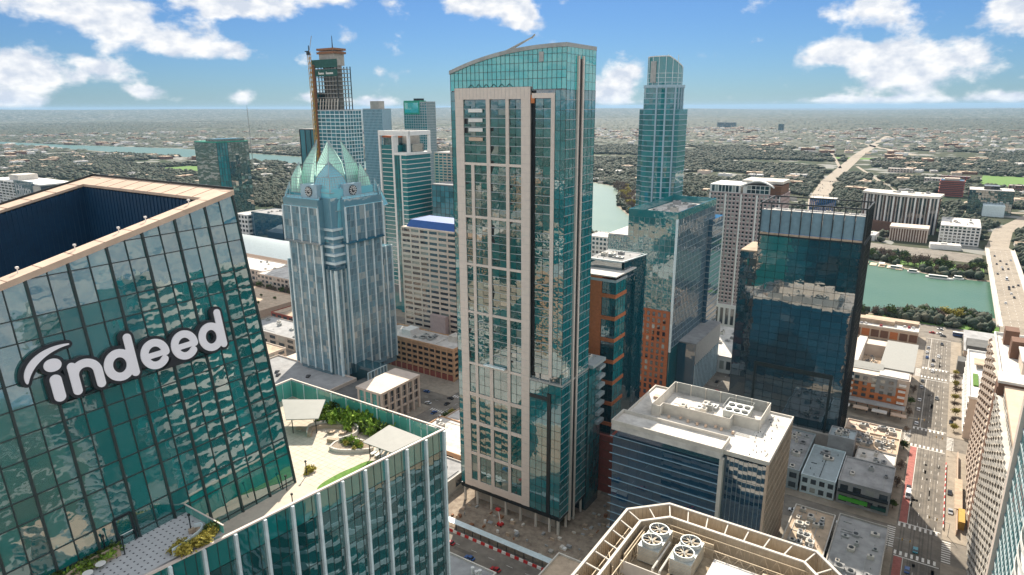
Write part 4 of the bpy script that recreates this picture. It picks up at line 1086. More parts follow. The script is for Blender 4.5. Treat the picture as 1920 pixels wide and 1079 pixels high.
# pale slab edges and balcony rails between the floors
fl = []
for za, zb in zip(beams[:-1], beams[1:]):
    n = 6 if zb < 160 else 7
    for k in range(1, n): fl.append(za + .8 + (zb - za - .9) * k / n)
for z in fl:
    slabs.box(-166.6, -139.2, Y0 + .15, Y0 + .9, z - .13, z + .13); slabs.box(-133.0, -126.2, Y0 + .1, Y0 + .9, z - .14, z + .14)
T.mb('slab_edges', slabs, 'mullion_pale', kind='stuff')
for z in fl:
    for (xa, xb) in ((-166.4, -163.5), (-158.6, -155.7), (-150.2, -146.5), (-144.6, -142)): rails.box(xa, xb, Y0 + .1, Y0 + .16, z + .13, z + 1.15)
    rails.box(-132.8, -129.6, Y0 + .06, Y0 + .12, z + .13, z + 1.15)
T.mb('balcony_rails', rails, 'g_railing', kind='stuff')
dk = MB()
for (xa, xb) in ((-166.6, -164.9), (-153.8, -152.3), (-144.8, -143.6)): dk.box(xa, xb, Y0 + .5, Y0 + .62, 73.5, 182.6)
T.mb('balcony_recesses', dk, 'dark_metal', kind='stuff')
for k, z in enumerate((179.0, 175.3, 171.6, 168.0)): T.box('balcony_front', -163.9, -157.2, Y0 - .35, Y0 + .1, z - .9, z + .45, 'white' if k < 3 else 'coping')
# the pale frame
for (xa, xb) in ((-170.6, -166.6), (-155.5, -153.8), (-146.3, -144.8), (-139.2, -135.2)): T.box('frame_column', xa, xb, Y0 - .1, Y0 + .7, 9.5, 187.2, 'frame_pale')
T.box('frame_column', -163.3, -161.8, Y0 - .02, Y0 + .7, 9.5, 158.0, 'frame_pale')
for z, h in ((beams[1], .9), (beams[2], .9), (beams[3], .9), (beams[4], .9)): T.box('frame_beam', -166.6, -139.2, Y0 - .04, Y0 + .7, z - .1, z + h, 'frame_pale')
T.box('frame_beam', -170.65, -135.15, Y0 - .16, Y0 + .7, 183.0, 187.3, 'frame_pale')
m = MB()
for (xa, xb) in ((-170.7, -166.5), (-139.3, -135.1)):
    z = 12
    while z < 183: m.box(xa, xb, Y0 - .125, Y0 - .09, z, z + .05); z += 3.5
x = -170
while x < -136: m.box(x, x + .05, Y0 - .2, Y0 - .15, 183.1, 187.2); x += 1.7
T.mb('panel_joints', m, 'steel', kind='stuff')
# lower storeys: four rows of big windows
rows = [(13.2, 26.2), (27.6, 41.8), (43.4, 55.6), (57.2, 70.6)]
for k, (za, zb) in enumerate(rows):
    for (xa, xb) in bays: panes(T, Vector((xa, Y0 + .45, za)), VX * (xb - xa), VZ * (zb - za), 1 if xb - xa < 4 else 2, 3, 'g_tall', 'mullion', fw=.12, fd=.12, tilt=.012)
    zn = rows[k + 1][0] if k < 3 else 72.6
    T.box('frame_beam', -166.6, -139.2, Y0 - .05, Y0 + .7, zb, zn if k < 3 else zb + 1.0, 'frame_pale')
T.box('frame_beam', -166.6, -139.2, Y0 - .05, Y0 + .7, 9.6, 13.2, 'frame_pale')
m = MB(); m.box(-166.6, -139.2, Y0 + .55, Y0 + .8, 71.6, 75.6); T.mb('amenity_glazing', m, 'g_tall')
T.box('amenity_balcony', -158, -147, Y0 - 1.4, Y0 + .2, 71.9, 72.5, 'fin_blue')
# left glass return, right bay and corner
panes(T, Vector((X0, Y0 + .35, 10)), VX * 2.4, VZ * 176, 1, 48, 'g_tallside', 'mullion', fw=.1, fd=.1, single=False, name='corner_glass')
panes(T, Vector((-133.0, Y0 + .4, 74)), VX * 6.8, VZ * 109, 2, 31, 'g_tall', 'mullion', fw=.1, fd=.12, tilt=.010)
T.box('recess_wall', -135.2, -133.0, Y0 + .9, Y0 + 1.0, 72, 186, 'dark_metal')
T.box('side_frame', -126.2, -124.6, Y0 - .05, Y0 + .75, 73, 184.6, 'frame_pale'); T.box('side_frame', -134.4, -124.6, Y0 - .08, Y0 + .75, 183.2, 185.0, 'frame_pale')
T.box('site_hoist_panel', -134.9, -133.4, Y0 - .02, Y0 + .5, 181.4, 184.4, 'orange_wall')
panes(T, Vector((-124.6, Y0 + .3, 74)), VX * 4.6, VZ * 112, 2, 31, 'g_tallside', 'mullion', fw=.1, fd=.1, single=False, name='corner_glass')
# open terrace level and the darker lower corner block
T.box('terrace_slab', -135.2, -119.6, Y0 - .1, Y1, 70.2, 71.0, 'steel')
for x in (-131, -126, -121): T.box('terrace_post', x, x + .5, Y0 + .4, Y0 + .9, 71, 74, 'steel')
panes(T, Vector((-135.2, Y0 + .25, 9)), VX * 15.2, VZ * 61, 5, 15, 'g_tallside', 'mullion', fw=.12, fd=.12, tilt=.010, cuts=lambda i, j: False)
T.box('dark_frame', -126.6, -124.9, Y0 - .15, Y0 + .5, 9, 66, 'dark_metal'); T.box('dark_frame', -135.2, -124.9, Y0 - .18, Y0 + .5, 62.6, 64.2, 'dark_metal')
# side face
panes(T, Vector((X1, Y0, 9)), VY * 23.5, VZ * 177, 8, 50, 'g_tallside', 'mullion', fw=.1, fd=.1, single=False, tilt=.012, name='side_glass')
sl = MB()
for k in range(50): sl.box(X1 - .2, X1 + .18, Y0, Y1, 9 + k * 3.54, 9.22 + k * 3.54)
T.mb('side_slab_edges', sl, 'mullion_pale', kind='stuff')
for y in (226.0, 229.6): T.box('side_column', X1 - .3, X1 + .75, y, y + 1.1, 4, 198, 'frame_pale')
T.box('side_slot', X1 - .2, X1 + .3, 227.1, 229.6, 4, 197, 'dark_metal')
# crown
cw = 26
for i in range(cw):
    xa, xb = X0 + (X1 - X0) * i / cw, X0 + (X1 - X0) * (i + 1) / cw
    zs = [187.4 - (1.0 if not (-170.6 < xa < -135) else 0)] + [190.2, 193.0, 195.8, 198.6, 203]
    for za, zb in zip(zs[:-1], zs[1:]):
        ta, tb = min(zb, roofz(xa) - .9), min(zb, roofz(xb) - .9)
        if max(ta, tb) < za + .2: continue
        ta, tb = max(ta, za + .03), max(tb, za + .03); a, b = random.gauss(0, .004), random.gauss(0, .004)
        y = Y0 + .32; q = [Vector((xa + .05, y, za + .05)), Vector((xb - .05, y + a, za + .05)), Vector((xb - .05, y + a + b, tb)), Vector((xa + .05, y + b, ta))]
        T.raw('crown_pane', q + [p + VY * .05 for p in q], [(0, 1, 2, 3), (7, 6, 5, 4), (0, 4, 5, 1), (1, 5, 6, 2), (2, 6, 7, 3), (3, 7, 4, 0)], 'g_teal')
m = MB()
for i in range(cw + 1): x = X0 + (X1 - X0) * i / cw; m.box(x - .05, x + .05, Y0 + .2, Y0 + .5, 186.2, roofz(x) - .6)
for z in (186.3, 190.2, 193.0, 195.8, 198.6):
    xs = [X0 + k * .5 for k in range(107) if roofz(X0 + k * .5) - .9 > z]
    if xs: m.box(xs[0], X1, Y0 + .22, Y0 + .5, z - .06, z + .06)
T.mb('crown_mullions', m, 'mullion', kind='stuff')
panes(T, Vector((X1, Y0 + .3, 186)), VY * 23.0, VZ * 15.4, 8, 5, 'g_teal', 'mullion', fw=.1, fd=.1, name='crown_pane', tilt=.004)
cp = MB(); N = 24; back = MB()
for i in range(N):
    xa, xb = X0 - .2 + (X1 - X0 + .4) * i / N, X0 - .2 + (X1 - X0 + .4) * (i + 1) / N; za, zb = roofz(xa), roofz(xb)
    vs = [(xa, Y0 - .25, za - .9), (xb, Y0 - .25, zb - .9), (xb, Y0 - .25, zb + .5), (xa, Y0 - .25, za + .5), (xa, Y1, za - .9), (xb, Y1, zb - .9), (xb, Y1, zb + .5), (xa, Y1, za + .5)]
    cp.raw(vs, [(0, 1, 2, 3), (5, 4, 7, 6), (3, 2, 6, 7), (1, 0, 4, 5)] + ([(0, 3, 7, 4)] if i == 0 else []) + ([(1, 5, 6, 2)] if i == N - 1 else []))
T.mb('arched_roof', cp, 'steel')
m = MB(); m.box(X0 + .4, X1 - .4, Y0 + .5, Y0 + .9, 186, 193); m.box(X0 + .4, X0 + .8, Y0 + .5, Y1 - .2, 186, 192); m.box(X0 + .4, X1 - .4, Y1 - .6, Y1 - .2, 186, 192); m.box(-150, X1 - .5, Y0 + .9, Y1 - 1, 186, 199); T.mb('crown_backing', m, 'g_deep')
T.box('vent_louvre', -131.6, -129.6, Y0 + .1, Y0 + .34, 196.0, 199.4, 'steel')
z_ = MB()
for k in range(6): x = -164 + k * 3.6; z_.bar((x, Y0 + .1, 187.4), (x + 1.4, Y0 + .1, 188.6), .14); z_.bar((x + 1.4, Y0 + .1, 188.6), (x + 2.8, Y0 + .1, 187.4), .14)
T.mb('crown_bracing', z_, 'dark_metal', kind='stuff')
m = MB(); a, b = Vector((-159, 226, 198.2)), Vector((-140.5, 228, 205.6))
m.bar(a, b, .9, .5); m.bar(a + VZ * -1.2, b, .35); m.box(-157.6, -155, 225, 227.4, 198.6, 200.2); m.bar(b, b + Vector((1.2, 0, 1.0)), .5); m.bar((-148, 226.8, 196), (-148, 226.8, 202.6), .6); T.mb('roof_crane', m, 'steel')
# columns and soffit at the street
T.box('soffit', X0, X1, Y0 + .1, Y1, 7.6, 9.5, 'dark_metal')
T.box('lobby_wall', X0 + 4, X1 - 5, Y0 + 5, Y1 - 2, 0, 7.6, 'concrete')
for x in (-171.6, -164.5, -156.5, -148.5, -140.5, -132.5, -125.5, -121.2):
    m = MB(); m.tube((x, Y0 + 1.2, 0), (x, Y0 + 1.2, 7.7), .62, n=12); T.mb('street_column', m, 'concrete_light', smooth=False)
for y in (226, 233, 240): m = MB(); m.tube((-121.2, y, 0), (-121.2, y, 7.7), .6, n=12); T.mb('street_column', m, 'concrete_light')
# podium wing behind with stepped balconies
T.box('podium_wing', -150, -119.4, Y1, 254, 0, 70.5, 'g_deep')
panes(T, Vector((-119.4, Y1, 4)), VY * 12.5, VZ * 66, 4, 18, 'g_tallside', 'mullion', fw=.1, fd=.1, single=False, tilt=.01, name='wing_glass')
for k in range(7): T.box('wing_balcony', -119.5, -117.6, 248.5, 254.3, 41 + k * 4.4, 42.5 + k * 4.4, 'mullion_pale')
T.box('wing_parapet', -150, -117.6, Y1 + .3, 254.5, 70.5, 72.0, 'mullion_pale')
roof_units(T, -135, -120.5, 244, 253, 72, 6, 1.2, 2.4, 1.2)

# ================================================================== owl-crowned tower with clocks
T = Thing('spired_tower', 'blue glass tower with folded glass spires and two clock faces', 'tower', (-324, 286, 0))
T.box('core', -341.5, -306.8, 269.2, 303.5, 14, 128, 'g_frost')
def shaft(x0, x1, y0, y1, z0, z1, side, cols, nf, single, fins, tilt=.008):
    P0, U, V = face_of(side, x0, x1, y0, y1, z0, z1)
    panes(T, P0, U, V, cols, nf, 'g_frost', 'mullion_pale', fw=.16, fd=.14, single=single, tilt=tilt)
    u = U.normalized(); n = u.cross(VZ)
    for k in range(fins + 1):
        T.obox('fin', P0 + U * (k / fins) + V / 2 + n * .45, u * .85, V + VZ * .6, n * .9, 'fin_blue')
    q = MB(); nb = int(U.length / 1.15)
    for k in range(1, nb): q.obox(P0 + U * (k / nb) + V / 2 + n * .16, u * .11, V, n * .22)
    T.mb('fine_mullions', q, 'shade_blue', kind='stuff')
# lower shaft faces, shoulders and upper tier
T.box('front_bay', -343, -314, 266.4, 270, 14, 100, 'g_frost'); T.box('right_bay', -307.5, -304.2, 277, 306, 14, 100, 'g_frost')
shaft(-343, -314, 266.3, 270, 17, 100, '-Y', 8, 20, True, 4); shaft(-307, -304.1, 277, 306, 17, 100, '+X', 8, 20, False, 4)
T.box('left_shoulder', -352, -341, 270.5, 300, 10, 86, 'g_frost'); shaft(-352, -342.6, 270.4, 300, 14, 86, '-Y', 3, 18, False, 2)
T.box('right_shoulder', -312, -305.6, 304, 317, 10, 92, 'g_frost'); shaft(-312, -305.5, 306, 317, 14, 92, '+X', 3, 19, False, 2)
shaft(-314, -306.7, 269.1, 277, 14, 86, '-Y', 3, 18, False, 2); shaft(-314, -306.7, 269.1, 277, 14, 86, '+X', 3, 18, False, 2)
bk = MB()
for k in range(5): bk.box(-314.4, -305.6, 268.2, 277.4, 87.5 + k * 5.2, 88.9 + k * 5.2)
T.mb('corner_balconies', bk, 'fin_blue')
T.box('corner_base', -314.8, -305.2, 267.7, 277.8, 84.2, 86.4, 'g_blue')
T.box('front_tier', -345, -313.4, 265.0, 272, 101, 127, 'g_frost'); T.box('right_tier', -310, -303.0, 276.4, 308, 101, 127, 'g_frost')
shaft(-345, -313.4, 264.9, 272, 101, 122, '-Y', 8, 5, True, 4); shaft(-310, -302.9, 276.4, 308, 101, 122, '+X', 8, 5, False, 4)
T.box('ledge', -345.4, -313, 264.2, 268, 99.6, 101.2, 'g_blue'); T.box('ledge', -307, -302.2, 276, 308.4, 99.6, 101.2, 'g_blue')
def facet(name, pts, mat, nsub=5, lines=True):
    """one glazed facet with its own glazing bars"""
    p = [Vector(q) for q in pts]; n = (p[1] - p[0]).cross(p[2] - p[0]).normalized()
    if n.dot(Vector((1, -1, .4))) < 0: n = -n; p = p[::-1]
    if mat == 'g_crown': T.raw(name, p, [tuple(range(len(p)))], mat)
    else: T.raw(name, p + [q - n * .25 for q in p], [tuple(range(len(p))), tuple(range(len(p), 2 * len(p)))[::-1]] + [(i, len(p) + i, len(p) + (i + 1) % len(p), (i + 1) % len(p)) for i in range(len(p))], mat)
    b = MB()
    if len(p) == 3: A, B, Cc, Dd = p[0], p[1], p[2], p[2]
    else: A, B, Cc, Dd = p
    for k in range(1, nsub): t = k / nsub; b.bar(A.lerp(Dd, t) + n * .06, B.lerp(Cc, t) + n * .06, .14); b.bar(A.lerp(B, t) + n * .06, Dd.lerp(Cc, t) + n * .06, .14)
    for a_, b_ in zip(p, p[1:] + p[:1]): b.bar(a_ + n * .08, b_ + n * .08, .30)
    return b
bars = MB()
def addf(name, pts, mat, n=5):
    b = facet(name, pts, mat, n); o = len(bars.v); bars.v += b.v; bars.f += [tuple(i + o for i in f) for f in b.f]; bars.m += b.m
# sloped blue skirts over each tier
addf('skirt', [(-345, 264.8, 122), (-313.4, 264.8, 122), (-314, 267.5, 128.5), (-344, 267.5, 128.5)], 'g_crown2', 8)
addf('skirt', [(-302.8, 276.4, 122), (-302.8, 308, 122), (-305.5, 307, 128.5), (-305.5, 277, 128.5)], 'g_crown2', 8)
addf('skirt', [(-346, 264.9, 119), (-349, 276, 119), (-344, 276, 132), (-343, 268, 132)], 'g_crown2', 4)
addf('skirt', [(-302.9, 308.2, 119), (-306, 317, 119), (-309, 312, 132), (-305, 307, 132)], 'g_crown2', 4)
# clock boxes
T.box('clock_box', -330, -315.4, 267.0, 274, 127.5, 135.6, 'shade_blue'); T.box('clock_box', -312.5, -305.4, 279, 293.6, 127.5, 135.6, 'shade_blue')
for c, ax in (((-322.6, 266.8, 131.5), 'y'), ((-305.2, 286.3, 131.5), 'x')):
    m = MB(); n = 24; rr_ = 3.1
    u_, w_ = (VX, -VY) if ax == 'y' else (VY, VX)
    ring_o = [Vector(c) + u_ * (rr_ * math.cos(t)) + VZ * (rr_ * math.sin(t)) + w_ * .15 for t in [2 * math.pi * i / n for i in range(n)]]
    m.raw(ring_o + [p - w_ * .3 for p in ring_o], [tuple(range(n)), tuple(range(n, 2 * n))[::-1]] + [(i, (i + 1) % n, n + (i + 1) % n, n + i) for i in range(n)])
    ck = T.mb('clock_face', m, 'dark_metal')
    m = MB()
    for k in range(12):
        a = 2 * math.pi * k / 12; d = u_ * math.cos(a) + VZ * math.sin(a); m.obox(Vector(c) + d * 2.1 + w_ * .25, d * 1.5, d.cross(w_) * .5, w_ * .12)
    m.bar(Vector(c) + w_ * .34, Vector(c) + w_ * .34 + VZ * 2.0, .3); m.bar(Vector(c) + w_ * .34, Vector(c) + w_ * .34 + u_ * 1.3 + VZ * .3, .3)
    T.mb('clock_marks', m, 'white', parent=ck)
# blue lantern in the cut corner, then the pale spires
addf('lantern', [(-314.5, 269, 101), (-307.2, 269.4, 101), (-307.6, 270, 120), (-315, 269.6, 120)], 'g_crown2', 4); addf('lantern', [(-307.2, 269.4, 101), (-306.8, 277, 101), (-306.4, 277.4, 120), (-307.6, 270, 120)], 'g_crown2', 4)
addf('lantern', [(-316, 270, 120), (-307.4, 270.2, 120), (-309.5, 274.5, 134), (-320, 273, 134)], 'g_crown2', 5); addf('lantern', [(-307.4, 270.2, 120), (-306, 279, 120), (-305.5, 284, 134), (-309.5, 274.5, 134)], 'g_crown2', 5)
def spire(apex, ridge, left, right, lback, rback, mat, n=7):
    """folded petal: ridge in front, two glazed facets running back to the sides"""
    addf('spire_facet', [ridge, apex, left], mat, n); addf('spire_facet', [ridge, right, apex], mat, n)
    addf('spire_facet', [left, apex, lback], mat, 3); addf('spire_facet', [right, rback, apex], mat, 3)
def petal(cx, cy, ux, uy, z0, w, apex, mat, n=6, push=2.2, w2=None):
    """leaf folded round a corner: two bellied glazed halves running back along both faces"""
    c = Vector((cx, cy, z0)); ap = Vector(apex); out = Vector((-ux, -uy, 0)).normalized()
    rm = c.lerp(ap, .5) + out * push
    for d, ww in ((Vector((ux, 0, 0)), w), (Vector((0, uy, 0)), w2 or w)):
        e = c + d * ww; o = Vector((0, -uy, 0)) if d.x else Vector((-ux, 0, 0))
        be = e.lerp(ap, .5) + o * push * .8 + d * 1.2
        addf('spire_facet', [c, e, be, rm], mat, n); addf('spire_facet', [rm, be, ap], mat, n)
CX_, CY_ = -324.0, 286.5
for sx, sy in ((-1, 1), (1, 1), (-1, -1), (1, -1)):
    petal(CX_ + sx * 13.6, CY_ + sy * 13.6, -sx, -sy, 133.5, 13.2, (CX_ + sx * 4.8, CY_ + sy * 4.8, 161.3 if sy < 0 or sx > 0 else 160), 'g_crown', 7, 2.8)
petal(-307.4, 270.0, -1, 1, 131, 16, (-313.4, 276.0, 149.0), 'g_crown2', 6, 2.2)
petal(-342.0, 269.5, 1, 1, 130, 13, (-337.8, 273.8, 148.0), 'g_crown', 5, 2.2); petal(-306.6, 304.0, -1, -1, 130, 13, (-311.8, 299.4, 147.0), 'g_crown', 5, 1.6)
petal(-348.0, 267.5, 1, 1, 121, 6, (-345.0, 271.0, 136.0), 'g_crown2', 4, .8); petal(-304.4, 310.5, -1, -1, 121, 6, (-307.6, 307.4, 136.5), 'g_crown2', 4, .8)
T.mb('glazing_bars', bars, 'mullion_pale', kind='stuff')
m = MB(); m.prism([(-340, 270), (-308, 270), (-306, 278), (-306, 304), (-340, 304)], 127, 133); m.prism([(-332, 277), (-314, 277), (-312, 298), (-332, 298)], 133, 140); T.mb('crown_core', m, 'g_crown2')
# podium with parking deck and the columned corner pavilion
T = Thing('tower_podium', 'low stone podium with rooftop parking at the foot of the spired tower', 'building', (-320, 265, 0))
T.box('walls', -372, -296, 236, 270, 0, 14.4, 'tan_pale'); T.box('deck', -371, -297, 237, 269.6, 14.4, 14.6, 'roof_grey'); parapet(T, -372.1, -295.9, 235.9, 270, 14.4, 1.1, .5, 'tan_pale')
T.box('rear_wing', -372, -343, 270, 300, 0, 12, 'tan_pale'); T.box('base_block', -312, -286, 276, 286.5, 0, 21, 'g_deep')
for k in range(14): x = -371 + k * 5.3; T.box('pilaster', x, x + .9, 235.5, 236.2, 0, 14, 'tan_wall')
T.box('base_front', -296, -276, 246, 276, 0, 13, 'g_deep')
T.box('base_roof', -296, -276, 246, 276, 13, 13.3, 'roof_dark')
P0, U, V = face_of('+X', -300, -285.9, 270, 286.6, 0, 21); panes(T, P0, U, V, 6, 4, 'g_frost', 'fin_blue', fw=.5, fd=.4)
T = Thing('columned_pavilion', 'pale stone corner pavilion with tall columns beside the side street', 'building', (-265, 268, 0))
T.box('hall', -276, -257.5, 252, 284, 6.5, 20, 'g_deep'); T.box('roof', -276.6, -256.2, 251, 285, 20, 21.4, 'tan_pale')
for k in range(7): T.box('column', -257.6, -256.4, 251.6 + k * 5.3, 253.1 + k * 5.3, 0, 20, 'tan_pale')
for k in range(4): T.box('column', -275.6 + k * 5.2, -274.2 + k * 5.2, 251.2, 252.4, 0, 20, 'tan_pale')
for z in (6.2, 11.5): T.box('floor_band', -276.3, -256.6, 251.3, 284.8, z, z + .9, 'tan_pale')
panes(T, Vector((-257.4, 252, 7.2)), VY * 32, VZ * 12.6, 12, 3, 'g_stripe', 'tan_pale', fw=.3, fd=.2)
panes(T, Vector((-276, 251.7, 7.2)), VX * 18, VZ * 12.6, 8, 3, 'g_rail', 'mullion_pale', fw=.2, fd=.2)
T.box('plinth', -275, -260, 253, 283, 0, 6.2, 'concrete')

# ================================================================== striped office and brick garage
T = Thing('striped_office', 'tan office block with dark ribbon windows and a blue roof plant screen', 'building', (-300, 365, 0))
T.box('core', -328, -268.6, 352.6, 384, 0, 96, 'g_stripe')
banded(T, Vector((-328, 352.4, 2)), VX * 59, VZ * 94, 7, 24, 'g_stripe', 'tan_pale', pier=1.3, band=1.9, depth=.5, tilt=.015)
banded(T, Vector((-268.4, 352.4, 2)), VY * 31.6, VZ * 94, 4, 24, 'g_stripe', 'tan_pale', pier=1.2, band=1.9, depth=.5, single=False, parts=False)
T.box('roof', -328, -268, 352, 384, 96, 97.2, 'tan_pale')
T.raw('roof_screen', [(-325, 354, 97.2), (-270, 354, 97.2), (-270, 380, 97.2), (-325, 380, 97.2), (-323, 357, 102), (-272, 357, 102), (-272, 378, 102), (-323, 378, 102)], [(0, 1, 5, 4), (1, 2, 6, 5), (2, 3, 7, 6), (3, 0, 4, 7), (4, 5, 6, 7)], 'blue_roof')
T = Thing('parking_garage', 'orange tan parking garage with open decks and rooftop plant', 'garage', (-286, 336, 0))
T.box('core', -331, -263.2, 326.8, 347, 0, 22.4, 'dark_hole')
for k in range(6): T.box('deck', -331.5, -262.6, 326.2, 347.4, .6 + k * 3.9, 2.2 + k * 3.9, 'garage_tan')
for k in range(14): T.box('pier', -331.6 + k * 5.25, -330.6 + k * 5.25, 325.9, 326.7, 0, 23.2, 'garage_tan')
for k in range(5): T.box('pier', -263.0, -262.3, 326.3 + k * 5.1, 327.5 + k * 5.1, 0, 23.2, 'garage_tan')
T.box('roof', -331, -263, 326.8, 347, 22.4, 23.0, 'roof_white'); parapet(T, -331.7, -262.2, 325.8, 347.6, 22.2, 1.6, .5, 'garage_tan')
T.box('plant_room', -314, -306, 332, 342, 23, 27, 'white'); T.box('plant_room', -276, -270, 338, 346, 23, 27.4, 'concrete_light'); roof_units(T, -304, -278, 329, 345, 23, 9, 1.5, 4, 1.8)
T.box('stair_wall', -300, -286, 347.2, 351, 0, 36, 'pink_wall')
T.box('shop_base', -331, -262.8, 326.0, 326.6, 0, 4, 'red_brick')

# ================================================================== background towers (left of centre)
def simple_tower(name, label, x0, x1, y0, y1, z1, glass, wall, cols, nf, pier=.8, band=1.0, roofm='roof_grey', xc=None, z0=0, zb=60):
    T = Thing(name, label, 'tower', ((x0 + x1) / 2, (y0 + y1) / 2, 0))
    T.box('core', x0, x1, y0, y1, z0, z1, glass)
    banded(T, Vector((x0, y0 - .02, zb)), VX * (x1 - x0), VZ * (z1 - zb), cols, nf, glass, wall, pier=pier, band=band, depth=.4, single=False, parts=False)
    banded(T, Vector((x1 + .02, y0, zb)), VY * (y1 - y0), VZ * (z1 - zb), xc or cols, nf, glass, wall, pier=pier, band=band, depth=.4, single=False, parts=False)
    T.box('roof', x0 - .2, x1 + .2, y0 - .2, y1 + .2, z1, z1 + 1.2, roofm)
    return T
# tower under construction with crane
T = simple_tower('construction_tower', 'half clad skyscraper under construction with open steel top and banners', -604, -560, 520, 545, 177, 'g_far', 'fin_blue', 6, 24, .5, .75, zb=80)
for k in range(11): T.box('floor_slab', -605.0, -570.0, 522, 543, 178 + k * 4.3, 178.5 + k * 4.3, 'steel')
for k in range(8):
    for y in (522.5, 542): T.box('steel_column', -604.5 + k * 4.9, -603.7 + k * 4.9, y, y + .8, 178, 224, 'dark_metal')
T.box('lift_core', -596.0, -578.0, 527, 538, 178, 232, 'concrete'); T.box('lift_core', -598.5, -575.5, 525, 540, 225, 240, 'concrete')
m = MB()
for k in range(8): m.bar((-604.0 + k * 4.6, 521.6, 178), (-601.6 + k * 4.6, 521.6, 190), .9)
T.mb('raking_columns', m, 'concrete_light')
T.box('banner', -606.6, -566.6, 520.8, 521.2, 222.5, 231, 'banner'); T.box('banner', -606.6, -566.6, 520.4, 520.7, 213.5, 220.5, 'banner')
m = MB()
for x, w in ((-596.0, 8.5), (-584.0, 11)):
    k = 0
    while k < w: m.box(x + k, x + k + .9, 520.2, 520.4, 215.6, 217.4 + (1.0 if k == 0 else 0)); k += 1.25
T.mb('banner_lettering', m, 'white')
for z in (237, 240.6): T.box('formwork_deck', -600.5, -573.5, 523.5, 541.5, z, z + 2.2, 'rust')
m = MB(); m.tube((-584.0, 532, 242), (-584.0, 532, 256), .7, .3, n=6); T.mb('mast', m, 'dark_metal')
T.box('hoist_strip', -602.0, -605.6, 519, 521, 10, 226, 'rust'); T.box('side_wall', -610.0, -602.0, 521, 545, 60, 197, 'g_dome')
T = Thing('tower_crane', 'yellow tower crane standing against the unfinished skyscraper', 'crane', (-605.0, 519, 0))
m = MB()
for dx in (-1.2, 1.2):
    for dy in (-1.2, 1.2): m.bar((-605.0 + dx, 517 + dy, 0), (-605.0 + dx, 517 + dy, 238), .45)
for k in range(48): z = k * 5; m.bar((-606.2, 515.8, z), (-603.8, 515.8, z + 5), .28); m.bar((-603.8, 518.2, z), (-606.2, 518.2, z + 5), .28); m.bar((-603.8, 515.8, z), (-603.8, 518.2, z + 5), .28)
T.mb('mast', m, 'crane_yellow'); T.box('cab', -606.5, -603.0, 514.6, 516.4, 236, 239.5, 'dark_metal')
m = MB(); m.bar((-611.0, 517, 240), (-605.0, 517, 240), 1.3, 1.0); m.bar((-605.0, 517, 240), (-605.0, 517, 246), .7); T.mb('counter_jib', m, 'dark_metal'); m = MB(); m.bar((-604.0, 517, 241), (-603.5, 521, 256), .5); T.mb('jib', m, 'steel')
simple_tower('slab_tower', 'narrow dark tower left of the unfinished skyscraper', -640, -612, 524, 545, 156, 'g_far', 'dark_metal', 3, 1, 1.4, .8, zb=60)
T = simple_tower('residential_tower', 'blue grey ribbed apartment tower behind the spired tower', -618, -586, 605, 620, 178, 'g_far', 'shade_blue', 15, 34, 1.0, .7); T.box('plant_room', -608, -594, 608, 618, 179, 188, 'concrete')
T = simple_tower('residential_tower', 'slim tower with bright green topped crown left of the tallest tower', -582, -545, 640, 656, 186, 'g_dome', 'mullion_pale', 10, 40, .8, .8)
T.box('green_crown', -581.6, -556, 639.4, 652, 172, 188.4, 'green_crown'); T.box('crown_glass', -580, -558, 639.2, 640, 174, 186, 'g_teal'); T.box('plant_room', -570, -560, 645, 653, 187, 191, 'dark_metal')
T = Thing('white_framed_tower', 'dark teal office tower with white bands and a white open roof frame', 'tower', (-405, 442, 0))
T.box('left_slab', -421.5, -401, 431, 458, 0, 149, 'g_dome'); T.box('right_block', -402, -388, 426.5, 458, 0, 141, 'g_dome')
panes(T, Vector((-401.8, 426.4, 20)), VX * 8, VZ * 121, 3, 30, 'g_dome', 'mullion', fw=.2, fd=.2, single=False)
wb = MB()
for k in range(30): z = 24 + k * 3.9; wb.box(-393.6, -387.6, 426.1, 458.2, z, z + .55)
for k in range(32): z = 24 + k * 3.9; wb.box(-420.5, -402.2, 430.6, 431.2, z, z + .42)
T.mb('white_bands', wb, 'white', kind='stuff')
for (xa, xb, ya, yb, z0, z1) in ((-422.4, -420.4, 429.6, 432, 10, 160.6), (-403.2, -401.2, 425.8, 432, 10, 157), (-394.6, -393.4, 425.9, 426.6, 10, 141), (-389.4, -387.4, 429.6, 432, 143, 157), (-389.4, -387.4, 456, 458.4, 143, 157)): T.box('white_column', xa, xb, ya, yb, z0, z1, 'white')
T.box('roof_frame_beam', -422.4, -387.3, 429.5, 432, 157, 161, 'white'); T.box('roof_frame_beam', -389.5, -387.3, 429.8, 458.5, 157.2, 160.8, 'white'); T.box('roof_frame_beam', -422.3, -420.2, 429.8, 458.5, 157.2, 160.8, 'white'); T.box('roof_frame_beam', -422.2, -387.5, 456.2, 458.6, 157.2, 160.8, 'white')
T.box('sky_terrace', -402.6, -387, 425.6, 458.8, 141, 143, 'white'); T.box('orange_soffit', -420, -403.4, 432, 440, 155.2, 156.6, 'orange_brick'); T.box('sky_lobby', -420, -404, 433, 456, 149, 155, 'g_deep'); T.box('sky_lounge', -400, -391, 436, 454, 143, 150, 'g_deep'); T.box('plant_room', -412, -396, 440, 454, 150, 157, 'concrete')
T = simple_tower('residential_tower', 'pale gridded apartment tower half hidden by the tallest tower', -393, -350, 470, 500, 140, 'g_far', 'tan_pale', 9, 32, 1.0, 1.0)
T.box('upper_block', -364, -350, 469, 500, 140, 152, 'concrete_light'); T.box('plant_room', -380, -370, 476, 490, 141, 146, 'concrete')
